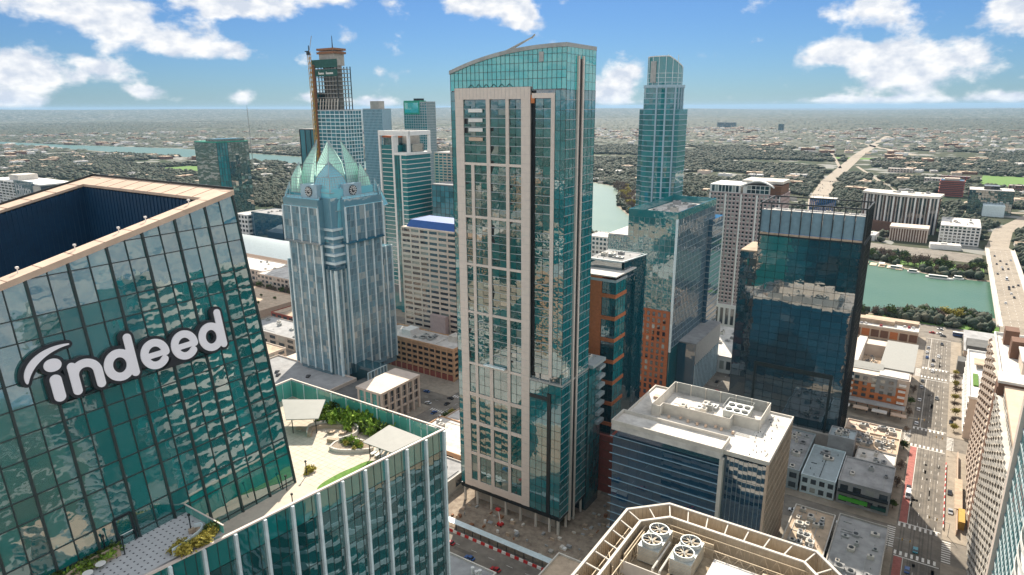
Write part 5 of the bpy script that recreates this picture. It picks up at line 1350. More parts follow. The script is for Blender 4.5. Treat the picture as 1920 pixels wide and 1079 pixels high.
T = Thing('glass_block', 'low dark glass block in front of the pale gridded tower', 'building', (-330, 455, 0)); T.box('core', -372, -330, 440, 462, 0, 116, 'g_far'); panes(T, Vector((-372, 439.8, 20)), VX * 42, VZ * 96, 9, 20, 'g_far', 'mullion', fw=.2, fd=.2, single=False); T.box('roof', -372, -330, 440, 462, 116, 117, 'roof_grey')
simple_tower('residential_tower', 'distant apartment tower peeking left of the tallest tower at the horizon', -548, -515, 740, 760, 140, 'g_far', 'concrete', 8, 30, .8, .9)
# mirror tower on the left with antenna behind
T = Thing('mirror_tower', 'mirror glass tower fading into the plain behind the green sign tower', 'tower', (-880, 620, 0))
T.box('core', -955, -900, 585, 638, 0, 132, 'g_mirror')
panes(T, Vector((-955, 584.8, 20)), VX * 55, VZ * 112, 8, 12, 'g_mirror', None, fw=.0, single=False, tilt=.01); panes(T, Vector((-899.9, 585, 20)), VY * 18, VZ * 112, 4, 12, 'g_dome', 'mullion', fw=.3, fd=.3, single=False, tilt=.02); panes(T, Vector((-899.9, 603, 20)), VY * 35, VZ * 112, 6, 12, 'g_mirror', 'mullion', fw=.2, fd=.2, single=False, tilt=.02)
T.box('roof', -955, -900, 585, 638, 132, 133.5, 'green_crown'); T.box('plant_screen', -930, -902, 588, 634, 133.5, 137, 'g_mirror')
T = Thing('radio_mast', 'thin lattice radio mast rising behind the mirror tower', 'mast', (-1750, 1250, 0)); m = MB(); m.tube((-1750, 1250, 0), (-1750, 1250, 182), 1.3, .8, n=6); T.mb('mast', m, 'steel'); m = MB(); m.tube((-1750, 1250, 182), (-1750, 1250, 190), .5, .2, n=5); T.mb('antenna', m, 'dark_metal')
# hotel with sign at far left
T = Thing('hotel', 'concrete hotel slab with blue grey sign panel at the left picture edge', 'hotel', (-1300, 480, 0))
T.box('core', -1400, -1206, 470, 520, 0, 63, 'g_window'); banded(T, Vector((-1400, 469.8, 10)), VX * 104, VZ * 53, 7, 11, 'g_window', 'white', 2.4, 1.6, .8, single=False, parts=False)
T.box('sign_panel', -1295, -1229, 467, 470, 0, 68, 'g_blue'); T.box('end_wall', -1229, -1206, 468, 470, 0, 62, 'concrete_light'); T.box('roof', -1401, -1205, 470.5, 521, 63, 65, 'white'); T.box('plant_room', -1345, -1310, 480, 510, 65, 74, 'concrete_light')
cu = bpy.data.curves.new('lettering', 'FONT'); cu.body = 'Hilton'; cu.size = 22; cu.extrude = .2; cu.align_x = 'CENTER'; tmp = bpy.data.objects.new('lettering', cu); COL.objects.link(tmp)
me = bpy.data.meshes.new_from_object(tmp.evaluated_get(bpy.context.evaluated_depsgraph_get())); bpy.data.objects.remove(tmp); bpy.data.curves.remove(cu); me.materials.clear(); me.materials.append(MATS['white'])
me.transform(Matrix.Translation(Vector((-1262, 466.6, 46)) - T.L) @ Matrix.Rotation(math.pi / 2, 4, 'X')); T._put('lettering', me, Matrix.Identity(4), None, None, None)
# halls and blocks between the left towers
def low(name, label, x0, x1, y0, y1, h, wall, roof, cols=0, nf=0, glass='g_window', units=0, cat='building', par=True):
    T = Thing(name, label, cat, ((x0 + x1) / 2, (y0 + y1) / 2, 0))
    T.box('walls', x0, x1, y0, y1, 0, h, wall); T.box('roof', x0 + .3, x1 - .3, y0 + .3, y1 - .3, h, h + .2, roof)
    if par: parapet(T, x0 - .1, x1 + .1, y0 - .1, y1 + .1, h, .9, .45, wall)
    if cols:
        for side, n_ in (('-Y', cols), ('+X', max(2, int(cols * (y1 - y0) / (x1 - x0))))):
            P0, U, V = face_of(side, x0, x1, y0, y1, 0, h); w, rh = U.length / n_, h / nf; u = U.normalized(); n = u.cross(VZ)
            for j in range(nf):
                for i in range(n_): T.obox('window', P0 + u * (w * (i + .5)) + VZ * (rh * (j + .55)) + n * .03, u * (w * .62), VZ * (rh * .55), n * .12, glass)
    if units: roof_units(T, x0 + 2, x1 - 2, y0 + 2, y1 - 2, h + .2, units)
    keep(x0 - 6, x1 + 6, y0 - 14, y1 + 6)
    return T
low('office_block', 'dark blue glass block with plant on its roof left of the spired tower', -800, -735, 560, 600, 42, 'g_blue', 'roof_grey', units=8); low('apartment_block', 'white apartment block beside the dark blue glass block', -830, -802, 555, 600, 38, 'white', 'roof_white', 4, 6)
low('apartment_block', 'tall pale apartment slab right of the dark blue glass block', -733, -712, 560, 600, 48, 'concrete_light', 'roof_grey', 3, 9)
T = Thing('exhibition_hall', 'huge hall with smooth pale blue vaulted roof', 'hall', (-720, 500, 0)); T.box('walls', -790, -600, 470, 545, 0, 14, 'tan_pale')
m = MB(); N = 12
for i in range(N):
    a, b = i / N, (i + 1) / N; za, zb = 14 + 7 * math.sin(math.pi * a), 14 + 7 * math.sin(math.pi * b); m.quad((-790, 470 + 75 * a, za), (-600, 470 + 75 * a, za), (-600, 470 + 75 * b, zb), (-790, 470 + 75 * b, zb))
m.raw([(-600, 470 + 75 * i / N, 14 + 7 * math.sin(math.pi * i / N)) for i in range(N + 1)], [tuple(range(N + 1))]); T.mb('vaulted_roof', m, 'mullion_pale', smooth=True); keep(-800, -590, 460, 555)
low('hall_annex', 'long cream annex with stepped roof in front of the vaulted hall', -690, -590, 425, 462, 12, 'tan_pale', 'roof_white', 14, 2, units=6); low('office_block', 'cream office block with strip windows and trees in front', -590, -515, 412, 455, 14, 'tan_pale', 'roof_white', 12, 3, units=4)
low('parking_deck', 'flat tan deck with small trees left of the spired tower', -585, -496, 330, 395, 6, 'coping', 'roof_tan', 0, 0); low('restaurant', 'low building with pinkish roof beside the tan deck', -480, -420, 345, 390, 8, 'red_brick', 'roof_tan', 8, 2, units=4); low('warehouse', 'grey roofed shed row left of the spired tower foot', -465, -380, 306.5, 335, 9, 'concrete', 'roof_grey', 8, 2, units=7)
low('office_block', 'tan low office behind the spired tower podium', -466, -385, 210, 286, 12, 'tan_pale', 'roof_tan', 10, 3, units=8); low('office_block', 'pale office with rooftop plant far left behind the sign tower', -600, -500, 210, 286, 14, 'concrete_light', 'roof_white', 10, 3, units=6)
# ================================================================== right of the tallest tower
# dome-topped tower
T = Thing('domed_tower', 'slender curved glass tower with a sliced cylindrical top near the river', 'tower', (-178, 467, 0))
DX, DY = -178.0, 467.0
def outline(r, n=28, sq=.0, dx=0):
    o = []
    for i in range(n):
        a = 2 * math.pi * i / n; c, s_ = math.cos(a), math.sin(a); k = 1 / max(abs(c), abs(s_)); k = 1 + (k - 1) * sq
        o.append((DX + dx + r * c * k, DY + r * s_ * k))
    return o
m = MB(); m.prism(outline(13.2, 28, .3), 0, 193); T.mb('core', m, 'g_dome')
o = outline(13.35, 28, .3); w = MB(); b = MB(); nf = 34
for i in range(28):
    p, q = Vector((*o[i], 0)), Vector((*o[(i + 1) % 28], 0)); d = (q - p); n = d.normalized().cross(VZ)
    if n.dot(Vector((.55, -.83, 0))) < -.2: continue
    for j in range(nf):
        z0, z1 = 70 + j * 3.6, 70 + (j + 1) * 3.6; t = random.gauss(0, .012)
        w.quad(p + VZ * (z0 + .2) + n * .03, q + VZ * (z0 + .2) + n * (.03 + t), q + VZ * (z1 - .1) + n * (.03 + t), p + VZ * (z1 - .1) + n * .03)
T.mb('window_panes', w, 'g_dome', kind='stuff')
for j in range(nf + 1): b.ring(outline(13.55, 28, .3), outline(13.1, 28, .3), 69.9 + j * 3.6, 70.3 + j * 3.6)
T.mb('slab_edges', b, 'shade_blue', kind='stuff')
for i in (0, 21, 23, 25, 26, 27):
    p = Vector((*outline(13.7, 28, .3)[i], 0)); T.obox('rib', p + VZ * 97, VX * 1.0, VY * 1.0, VZ * 192, 'shade_blue')
T.box('left_slab', -193, -187, 460, 474, 0, 178, 'g_dome'); T.box('right_slab', -169, -163, 458, 475, 0, 178, 'g_dome')
sb = MB()
for j in range(30):
    for bx in ((-193.3, -187, 459.7, 474.3), (-169, -162.7, 457.7, 475.3)): sb.box(*bx, 70 + j * 3.6, 70.35 + j * 3.6)
T.mb('side_slab_edges', sb, 'shade_blue', kind='stuff')
m = MB(); m.ring(outline(13.9, 28, .3), outline(10, 28, .3), 192.6, 194.4); T.mb('shoulder_roof', m, 'shade_blue')
# sliced drum
n = 32; ring_ = [(DX + 11.9 * math.cos(2 * math.pi * i / n), DY + 11.9 * math.sin(2 * math.pi * i / n)) for i in range(n)]
def slz(x, y): return 213.0 - max(0, ((x - DX) * .84 + (y - DY) * .55)) * .62
vs = [(x, y, 194) for x, y in ring_] + [(x, y, slz(x, y)) for x, y in ring_]
m = MB(); m.raw(vs, [(i, (i + 1) % n, n + (i + 1) % n, n + i) for i in range(n)] + [tuple(range(n, 2 * n))]); T.mb('drum', m, 'g_dome')
for i in range(0, n, 2):
    x, y = DX + 12.05 * math.cos(2 * math.pi * i / n), DY + 12.05 * math.sin(2 * math.pi * i / n); T.box('drum_rib', x - .16, x + .16, y - .16, y + .16, 194, slz(x, y) + .3, 'fin_blue')
b = MB()
for z in range(196, 208, 3): b.ring([(DX + 12.1 * math.cos(2 * math.pi * i / n), DY + 12.1 * math.sin(2 * math.pi * i / n)) for i in range(n) if slz(*ring_[i]) > z] or ring_[:3], [(DX + 11.9 * math.cos(2 * math.pi * i / n), DY + 11.9 * math.sin(2 * math.pi * i / n)) for i in range(n) if slz(*ring_[i]) > z] or ring_[:3], z, z + .25) if z < 203 else None
T.mb('drum_bands', b, 'fin_blue', kind='stuff')
rim = MB()
for i in range(n): p, q = ring_[i], ring_[(i + 1) % n]; rim.bar((*p, slz(*p) + .2), (*q, slz(*q) + .2), .5, .6)
T.mb('drum_rim', rim, 'white'); T.box('drum_door', -184, -180, 454.6, 455.6, 196, 210, 'steel')
for x, y, h in ((-184, 467, 2), (-178, 471, 3), (-170, 470, 2)): m = MB(); m.tube((x, y, 206), (x, y, 212.5 + h), .4, .2, n=6); T.mb('antenna', m, 'white')

# orange brick building with dark glass
T = Thing('orange_brick_building', 'orange brick building with dark glass bays and brick bands', 'building', (-133, 270, 0))
BX0, BX1, BY0, BY1 = -140, -117.2, 261.5, 284
T.box('brick_wall', BX0, -124.2, BY0, BY1, 0, 107, 'orange_brick'); T.box('dark_core', -124.2, BX1 - .4, BY0 + .5, BY1, 0, 104, 'g_deep')
panes(T, Vector((-124.0, BY0 + .4, 28)), VX * 6.6, VZ * 77, 3, 18, 'g_deep', 'mullion', fw=.1, fd=.1, tilt=.01); panes(T, Vector((BX1 - .3, BY0 + .4, 28)), VY * 11, VZ * 77, 4, 18, 'g_tallside', 'mullion', fw=.1, fd=.1, tilt=.02, single=False)
for k in range(8): T.box('brick_band', -124.3, BX1, BY0 - .1, BY0 + 12, 24.5 + k * 10.4, 26.2 + k * 10.4, 'orange_brick')
T.box('roof', BX0, BX1, BY0, BY1, 106.9, 107.4, 'roof_white'); parapet(T, BX0, BX1, BY0 - .05, BY0 + 12, 104.6, 1.2, .4, 'mullion_pale')
T.box('base', -137, -111.0, 260.4, 287, 0, 30, 'red_brick')
for k in range(6): T.box('brick_course', -121, -110.9, 260.3, 287.1, 4 + k * 4.6, 4.3 + k * 4.6, 'brown')
T = Thing('leaning_glass_building', 'dark glass block whose mirrored side leans outward beside the orange brick', 'building', (-125, 283, 0))
vs = [(-138, 274, 24), (-118.2, 274, 24), (-117.6, 296, 24), (-138, 296, 24), (-138, 274, 111), (-120.4, 274, 111), (-117.4, 296, 111), (-138, 296, 111)]
T.raw('core', vs, [(0, 1, 5, 4), (1, 2, 6, 5), (2, 3, 7, 6), (3, 0, 4, 7), (4, 5, 6, 7)], 'g_deep')
P0 = Vector((-118.0, 274.2, 28)); U = Vector((.6, 21.6, 0)); V = Vector((-1.3, 0, 83)); panes(T, P0, U, V, 8, 18, 'g_black', 'mullion', fw=.14, fd=.12, tilt=.03)
T.box('roof_frame', -138, -120.2, 273.6, 274.2, 110.8, 111.6, 'mullion_pale'); m = MB(); m.bar((-120.3, 274, 111.2), (-117.3, 296, 111.2), .5); m.bar((-138, 296, 111.2), (-118.5, 296, 111.2), .5); T.mb('roof_rail', m, 'mullion_pale')
T.box('roof_deck', -137.8, -119.6, 274.4, 295.6, 111, 111.2, 'roof_grey'); roof_units(T, -136, -122, 276, 294, 111.2, 6, 1.5, 3.5, 2)

# L-shaped glass office
T = Thing('glass_office', 'pale blue glass office slab with louvred flank behind the orange brick', 'building', (-150, 400, 0))
GX, GY0, GY1, GZ = -129.5, 372, 446, 116.0
T.box('core', -160, GX - .2, GY0 + .2, GY1, 0, GZ, 'g_tallside')
panes(T, Vector((-160, GY0, 44)), VX * 30.4, VZ * 72, 9, 18, 'g_tallside', 'mullion_pale', fw=.14, fd=.14, tilt=.012)
panes(T, Vector((GX, GY0 + .6, 36)), VY * 73, VZ * 80, 26, 20, 'g_blue', 'mullion_pale', fw=.16, fd=.3, tilt=.012, single=False)
T.box('corner_strip', GX - .8, GX + .5, GY0 - .3, GY0 + .7, 34, GZ + .5, 'fin_blue')
for z in (GZ, ): parapet(T, -160, GX + .3, GY0 - .2, GY1, GZ, 4.5, .4, 'g_tallside', 'glass_screen')
T.box('roof', -159, GX - 1, GY0 + 1, GY1, GZ, GZ + .3, 'roof_white'); roof_units(T, -156, -133, 380, 440, GZ + .3, 10, 2, 5, 3)
T.box('orange_front', -160.2, GX - .9, GY0 - .9, GY0 - .3, 0, 60, 'orange_brick')
m = MB()
for j in range(14):
    for i in range(8): m.box(-158.6 + i * 3.45, -156.9 + i * 3.45, GY0 - 1.0, GY0 - .85, 4 + j * 4, 6.6 + j * 4)
T.mb('orange_windows', m, 'g_stripe', kind='stuff')
T.box('left_wing', -174, -160, GY0 + 2, GY1 - 6, 0, 103, 'g_blue'); panes(T, Vector((-174, GY0 + 1.8, 44)), VX * 14, VZ * 59, 8, 16, 'g_tallside', 'mullion_pale', fw=.16, fd=.2, single=False); T.box('left_roof', -174, -160, GY0 + 2, GY1 - 6, 103, 103.8, 'roof_white')
T.box('rear_wing', -136, -126.5, GY1 - 14, GY1 + 10, 0, 108, 'g_blue'); sl = MB()
for k in range(26): sl.box(-136.1, -126.2, GY1 - 14.2, GY1 + 10, 4 + k * 4, 4.5 + k * 4)
T.mb('rear_wing_bands', sl, 'mullion_pale', kind='stuff')
T.box('lower_block', -140, -118.5, 388, 440, 0, 36, 'g_blue'); T.box('lower_roof', -140, -118.3, 387.8, 440.2, 36, 36.8, 'roof_grey')
for k in range(17): T.box('lower_fin', -118.6, -118.0, 388.4 + k * 3.05, 388.8 + k * 3.05, 0, 22, 'fin_blue')
T.box('lower_screen', -118.6, -118.2, 388, 440, 22.4, 36, 'steel')

# pink and white gridded condominium
T = Thing('condominium_tower', 'pink and white condominium tower with small square windows and arched top', 'tower', (-140, 560, 0))
QX0, QX1, QY0, QY1, QZ = -163, -108, 542, 575, 112
T.box('core', QX0, QX1, QY0, QY1, 0, QZ, 'g_window')
banded(T, Vector((QX0, QY0 - .05, 20)), VX * 55, VZ * 92, 18, 28, 'g_window', 'pink_wall', pier=1.3, band=1.5, depth=.5, single=False, parts=False, pier_mat='pink_wall')
for x in (-163.2, -150.5, -138.2, -126, -108.8): T.box('white_strip', x, x + 1.2, QY0 - .62, QY0, 20, QZ, 'white')
sl_ = MB()
for j in range(28):
    for i in range(18): x = QX0 + (i + .5) * 55 / 18; sl_.box(x - .95, x + .95, QY0 - .75, QY0 - .45, 21.2 + j * 92 / 28, 21.55 + j * 92 / 28)
T.mb('white_sills', sl_, 'white', kind='stuff')
banded(T, Vector((QX1 + .05, QY0, 20)), VY * 33, VZ * 92, 10, 28, 'g_window', 'pink_wall', pier=1.5, band=1.7, depth=.5, single=False, parts=False, pier_mat='pink_wall')
T.box('base', QX0 - 2, QX1 + 2, QY0 - 2, QY1 + 2, 0, 20, 'white'); 
for k in range(13): T.box('base_window', -164 + k * 4.4, -161.5 + k * 4.4, QY0 - 2.15, QY0 - 2, 3, 17, 'g_window')
for (xa, xb, z) in ((-163.4, -139, 119), (-137, -114, 119)): T.box('top_storeys', xa, xb, QY0 + 1, QY1 - 2, QZ, z, 'white')
panes(T, Vector((-162, QY0 + .9, QZ + 1)), VX * 22, VZ * 5.6, 8, 1, 'g_window', 'white', fw=.5, fd=.3); panes(T, Vector((-134, QY0 + .9, QZ + 1)), VX * 17, VZ * 6.4, 5, 2, 'g_window', 'white', fw=.4, fd=.3)
m = MB(); N = 10
for i in range(N):
    a, b = i / N, (i + 1) / N; xa, xb = -138 + 25 * a, -138 + 25 * b; za, zb = 118 + 4.5 * math.sin(math.pi * a), 118 + 4.5 * math.sin(math.pi * b)
    m.raw([(xa, QY0 - 1, za), (xb, QY0 - 1, zb), (xb, QY0 - 1, zb + 1), (xa, QY0 - 1, za + 1), (xa, QY0 + 14, za), (xb, QY0 + 14, zb), (xb, QY0 + 14, zb + 1), (xa, QY0 + 14, za + 1)], [(0, 1, 2, 3), (3, 2, 6, 7), (1, 0, 4, 5), (5, 4, 7, 6)])
T.mb('arched_gable', m, 'white'); T.box('brown_attic', -116, -108, QY0 + .4, QY1 - 4, QZ, 120, 'brown'); T.box('attic_roof', -139, -108, QY0 + 4, QY1 - 3, 121, 123, 'concrete_light')
T = Thing('flat_roof_hall', 'white flat roofed building with dark leaf shaped shadow marks between the towers', 'building', (-122, 480, 0)); T.box('walls', -150, -104, 440, 505, 0, 12, 'white'); T.box('roof', -150, -103.6, 439.6, 505, 12, 12.6, 'roof_white'); [T.box('window', -149 + k * 4.6, -146 + k * 4.6, 439.8, 440.1, 3, 9, 'g_window') for k in range(10)]; [T.box('window', -104.1, -103.8, 441 + k * 5, 444 + k * 5, 3, 9, 'g_window') for k in range(12)]; roof_units(T, -145, -108, 455, 500, 12.6, 9)

# black glass tower
T = Thing('black_glass_tower', 'black glass tower with grey panelled roof screen and dark side fins', 'tower', (-58, 380, 0))
KX0, KX1, KY0, KY1, KZ = -81.5, -31.5, 364, 394, 113.5
T.box('core', KX0 + .3, KX1 - .3, KY0 + .3, KY1, 0, KZ, 'g_black')
panes(T, Vector((KX0, KY0, 26)), VX * 50, VZ * 87.5, 10, 23, 'g_black', 'dark_metal', fw=.14, fd=.14, tilt=.007)
panes(T, Vector((KX0, KY0 - .02, 3)), VX * 50, VZ * 23, 10, 6, 'g_black', 'dark_metal', fw=.14, fd=.14, tilt=.007, single=False)
panes(T, Vector((KX1, KY0, 3)), VY * 30, VZ * 110, 14, 28, 'g_deep', 'dark_metal', fw=.3, fd=.8, tilt=.02, single=False)
m = MB(); [m.box(KX0 + 5 * i - .05, KX0 + 5 * i + .05, KY0 - .18, KY0, 3, KZ) for i in range(11)]; T.mb('vertical_seams', m, 'dark_metal', kind='stuff')
T.box('corner_post', KX1 - .6, KX1 + .3, KY0 - .4, KY0 + .5, 0, 131, 'dark_metal'); T.box('rear_post', KX1 - .4, KX1 + .2, KY1 - .5, KY1 + .4, 0, 131, 'dark_metal'); T.box('left_post', KX0 - .2, KX0 + .3, KY0 - .4, KY0 + .3, 108, 131, 'dark_metal')
for i in range(10): T.box('screen_panel', KX0 + 5 * i + .25, KX0 + 5 * i + 4.75, KY0 + .6, KY0 + .9, 115.4, 127.0, 'panel_blue')
for i in range(11): T.box('screen_fin', KX0 + 5 * i - .16, KX0 + 5 * i + .16, KY0 - .3, KY0 + .8, KZ - .5, 131, 'dark_metal')
for i in range(8): T.box('screen_fin', KX1 - .3, KX1 + .1, KY0 + 3.7 * i + .6, KY0 + 3.7 * i + .9, KZ, 131, 'dark_metal')
T.box('side_screen', KX1 - .8, KX1 - .5, KY0 + 1, KY1, KZ, 127, 'dark_metal')
for z in (KZ, 130.6): parapet(T, KX0 - .1, KX1 + .15, KY0 - .25, KY1 + .1, z, .7, .5, 'dark_metal', 'roof_beam')
T.box('roof', KX0 + .8, KX1 - .8, KY0 + .9, KY1 - .3, 124, 124.5, 'roof_grey'); T.box('roof_walk', KX0 + .8, KX1 - .8, KY0 + .95, KY0 + 3, 126.8, 127.3, 'roof_white'); T.box('roof_walk', KX0 + .8, KX1 - .8, KY1 - 3, KY1 - .4, 126.8, 127.3, 'roof_white')
T.box('ledge', KX0 + .2, KX1 - .6, KY0 - .2, KY0 + .6, 113.9, 115.2, 'roof_tan'); roof_units(T, KX0 + 4, KX1 - 4, KY0 + 5, KY1 - 4, 124.5, 8, 2, 4, 1.8)
mm = MB(); [mm.tube((KX0 + 5 * i, KY1, 131), (KX0 + 5 * i, KY1, 133), .08, n=4) for i in range(11)]; mm.bar((KX0, KY1, 133), (KX1, KY1, 133), .12); T.mb('roof_railing', mm, 'dark_metal', kind='stuff')
T.box('left_wing', -91, KX0 + .2, KY0 + 4, KY1, 0, 103, 'g_black'); panes(T, Vector((-91, KY0 + 3.9, 30)), VX * 9.5, VZ * 73, 2, 19, 'g_black', 'dark_metal', fw=.14, fd=.14, tilt=.03); T.box('wing_roof', -91.2, KX0 + .1, KY0 + 3.6, KY1, 103, 103.8, 'roof_tan')
m = MB(); 
for a_, b_ in (((-77, -39), (46, 47.2)),): pass
for x in (-77.4, -38.6): T.box('lower_frame', x, x + 1.2, KY0 - .4, KY0 + .1, 8, 40, 'mullion')
T.box('lower_frame', -77.4, -37.2, KY0 - .45, KY0 + .1, 40, 42.4, 'mullion')
T.box('base_band', KX0 - .6, KX1 + 1, KY0 - 2.2, KY0, 0, 9, 'concrete')

# office block with white roof and plant screen
T = Thing('white_roof_office', 'office block with mirrored blue glass and a white roof with plant enclosure', 'building', (-71, 255, 0))
OX0, OX1, OY0, OY1, OZ = -101.5, -41, 231.5, 275, 54
T.box('core', OX0 + .4, OX1 - .3, OY0 + 1, OY1 - .2, 0, OZ - .5, 'g_office')
panes(T, Vector((OX0, OY0 - 2.4, 2)), VX * 44, VZ * 47, 12, 12, 'g_office', None, fw=.05, tilt=.004)
T.box('front_core', OX0 + .2, -57.6, OY0 - 2.3, OY0 + 2, 0, OZ - 5, 'g_office')
for k in range(12): T.box('sunshade', OX0 - 1.2, -57.5, OY0 - 2.9, OY0 - 2.4, 5.6 + k * 3.95, 5.72 + k * 3.95, 'shade_blue')
T.box('corner_pillar', -57.8, -56.4, OY0 - 2.9, OY0 - .8, 0, OZ - 2, 'concrete_light')
panes(T, Vector((-56.4, OY0, 2)), VX * 15.2, VZ * 50.5, 9, 6, 'g_office', 'mullion', fw=.10, fd=.12, tilt=.006)
m = MB(); [m.box(-56.4 + i * 1.69 - .05, -56.4 + i * 1.69 + .05, OY0 - .25, OY0, 2, 52.5) for i in range(10)]; T.mb('glass_fins', m, 'mullion_pale', kind='stuff')
panes(T, Vector((OX1, OY0 + .2, 2)), VY * 43, VZ * 50.5, 26, 12, 'g_window', 'coping', fw=.16, fd=.2, tilt=.02, single=False)
T.box('corner_column', OX1 - .5, OX1 + .3, OY0 - .3, OY0 + .5, 0, OZ - .6, 'coping')
T.box('roof_slab', OX0, OX1 + .2, OY0 + .6, OY1, OZ - .9, OZ, 'roof_white'); T.box('roof_front', OX0 + 9, OX1 + .15, OY0 - .2, OY0 + .7, OZ - .95, OZ - .04, 'roof_white')
T.box('upper_tray', OX0 - .4, -57.2, OY0 - 3.4, OY0 + 8, OZ - 1.6, OZ + 1.2, 'roof_white')
parapet(T, OX0 - .5, -57.1, OY0 - 3.5, OY0 + 8.2, OZ + 1.0, 1.7, .5, 'concrete_light', 'tray_parapet'); parapet(T, OX0 - .1, OX1 + .3, OY0 - .3, OY1 + .2, OZ - .5, 1.3, .5, 'concrete_light')
SZ = OZ + 5.0
for nm, x0, x1, y0, y1 in (('plant_screen', -92, -88.4, 246, 246.3), ('plant_screen', -88.6, -88.3, 246, 250), ('plant_screen', -88.4, -60.4, 249.8, 250.1), ('plant_screen', -60.6, -60.3, 250, 255), ('plant_screen', -60.4, -50, 255, 255.3), ('plant_screen', -50.3, -50, 255, 274), ('plant_screen', -92, -91.7, 246, 274), ('plant_screen', -92, -50, 274, 274.3)): T.box(nm, x0, x1, y0, y1, OZ, SZ, 'concrete_light' if y0 != 274 else 'steel')
for k in range(7): T.box('screen_post', -91 + k * 6.6, -90.6 + k * 6.6, 273.4, 274, OZ, SZ, 'concrete_light')
roof_units(T, -88, -64, 252, 272, OZ, 9, 2, 4.5, 3.2, ('white', 'concrete_light', 'steel')); T.box('chiller', -66, -56, 260, 270, OZ + .4, OZ + 3.4, 'cool_grey')
for i in range(3):
    for j in range(2): m = MB(); m.tube((-64.2 + i * 3.2, 262.4 + j * 4.6, OZ + 3.4), (-64.2 + i * 3.2, 262.4 + j * 4.6, OZ + 3.8), 1.25, n=14); T.mb('chiller_fan', m, 'dark_metal')
m = MB(); [m.bar((-66.2 + a * 10.4, 260, OZ + 3.4), (-66.2 + a * 10.4, 260, OZ + 5.2), .12) for a in (0, 1)]; m.bar((-66.2, 260, OZ + 5.2), (-55.8, 260, OZ + 5.2), .12); m.bar((-66.2, 270, OZ + 5.2), (-55.8, 270, OZ + 5.2), .12); m.bar((-66.2, 260, OZ + 5.2), (-66.2, 270, OZ + 5.2), .12); m.bar((-55.8, 260, OZ + 5.2), (-55.8, 270, OZ + 5.2), .12); T.mb('chiller_rail', m, 'steel', kind='stuff')
T.box('roof_rack', -97.4, -93.6, 262, 265, OZ + .9, OZ + 1.1, 'coping'); T.box('roof_rack', -97.4, -93.6, 262, 262.2, OZ, OZ + 1.1, 'coping')
vt = MB(); vr = random.Random(9)
for k in range(26): x, y = (vr.uniform(-50, -42), vr.uniform(234, 273)); vt.tube((x, y, OZ), (x, y, OZ + .5), .16, n=6)
T.mb('roof_vents', vt, 'dark_metal', kind='stuff')
for k in range(8): x = -84 + k * 3.6 + vr.uniform(-1, 1); y = 247.2 + vr.uniform(-.8, .8); T.box('duct', x, x + .9, y, y + .9, OZ + .2, OZ + 1.4, 'coping')

sm = MB()
for k in range(11): x = -100 + k * 5.4; sm.box(x, x + .12, 240, 274.5, OZ, OZ + .03) if k > 7 else sm.box(x, x + .12, 240, 246, OZ, OZ + .03)
for k in range(6): y = 233 + k * 7; sm.box(-49.6, OX1 - .3, y, y + .12, OZ, OZ + .03)
sm.tube((-90, 248.4, OZ + .5), (-52, 248.4, OZ + .5), .14, n=6); sm.tube((-90, 247.8, OZ + .4), (-52, 247.8, OZ + .4), .1, n=6); sm.tube((-48, 250, OZ + .3), (-48, 273, OZ + .3), .12, n=6)
T.mb('roof_seams_and_pipes', sm, 'steel', kind='stuff')
# ================================================================== low blocks along the avenue
T = Thing('apartment_block', 'orange and white apartment block with grey roofs beside the avenue', 'building', (-30, 465, 0))
T.box('west_wing', -20, -3.0, 432, 503, 0, 22, 'tan_pale'); T.box('front_wing', -58, -20, 432, 446, 0, 22, 'tan_pale'); T.box('court_wing', -38, -33, 446, 503, 0, 23.5, 'concrete_light'); T.box('rear_wing', -58, -3, 492, 503, 0, 22, 'tan_pale')
T.box('roof_right', -20.6, -2.2, 446, 503.2, 22, 23.2, 'canopy'); T.box('roof_front', -58.5, -18, 441, 447.6, 22, 23, 'canopy'); T.raw('roof_gable', [(-40, 439, 22.4), (-18, 439, 22.4), (-18, 447, 24.6), (-40, 447, 24.6)], [(0, 1, 2, 3)], 'canopy')
T.box('roof_corner', -19.5, -4, 433, 444, 22, 22.8, 'roof_white'); T.box('orange_wall', -34, -4.5, 431.4, 432.2, 2.4, 16.6, 'orange_wall'); T.box('grey_wall', -20.5, -9.5, 431.1, 431.5, 11.5, 22.4, 'roof_grey')
for x in (-56, -47, -40): T.box('orange_wall', x, x + 4.2, 431.5, 432.1, 3, 19, 'orange_wall')
for j in range(5):
    for i in range(5): T.box('window', -32 + i * 4.6, -29.6 + i * 4.6, 431.0, 431.6, 4 + j * 3.6, 5.9 + j * 3.6, 'g_window')
    for x in (-52, -43.5, -36): T.box('balcony', x, x + 3.4, 430.2, 432, 3.4 + j * 3.7, 4.6 + j * 3.7, 'white'); T.box('window', x + .2, x + 3.2, 431.9, 432.1, 4.7 + j * 3.7, 6.8 + j * 3.7, 'g_window')
    T.box('balcony', -8.4, -4.6, 430.1, 431.4, 3.6 + j * 3.7, 4.7 + j * 3.7, 'white')
    for k in range(14): T.box('window', -3.05, -2.85, 434 + k * 4.9, 436.6 + k * 4.9, 4 + j * 3.6, 6 + j * 3.6, 'g_window')
for k in range(8): T.box('dormer', -5.4, -2.4, 450 + k * 6.2, 453 + k * 6.2, 20.4, 22.6, 'white')
roof_units(T, -32, -21.5, 448, 490, 14, 26, 1.0, 1.9, 1.4); T.box('court_roof', -33, -20, 446, 492, 0, 14, 'roof_tan'); roof_units(T, -56, -39, 448, 490, 16, 20, 1.2, 2.4, 1.6); T.box('court_roof', -58, -38, 446, 492, 0, 16, 'roof_white')
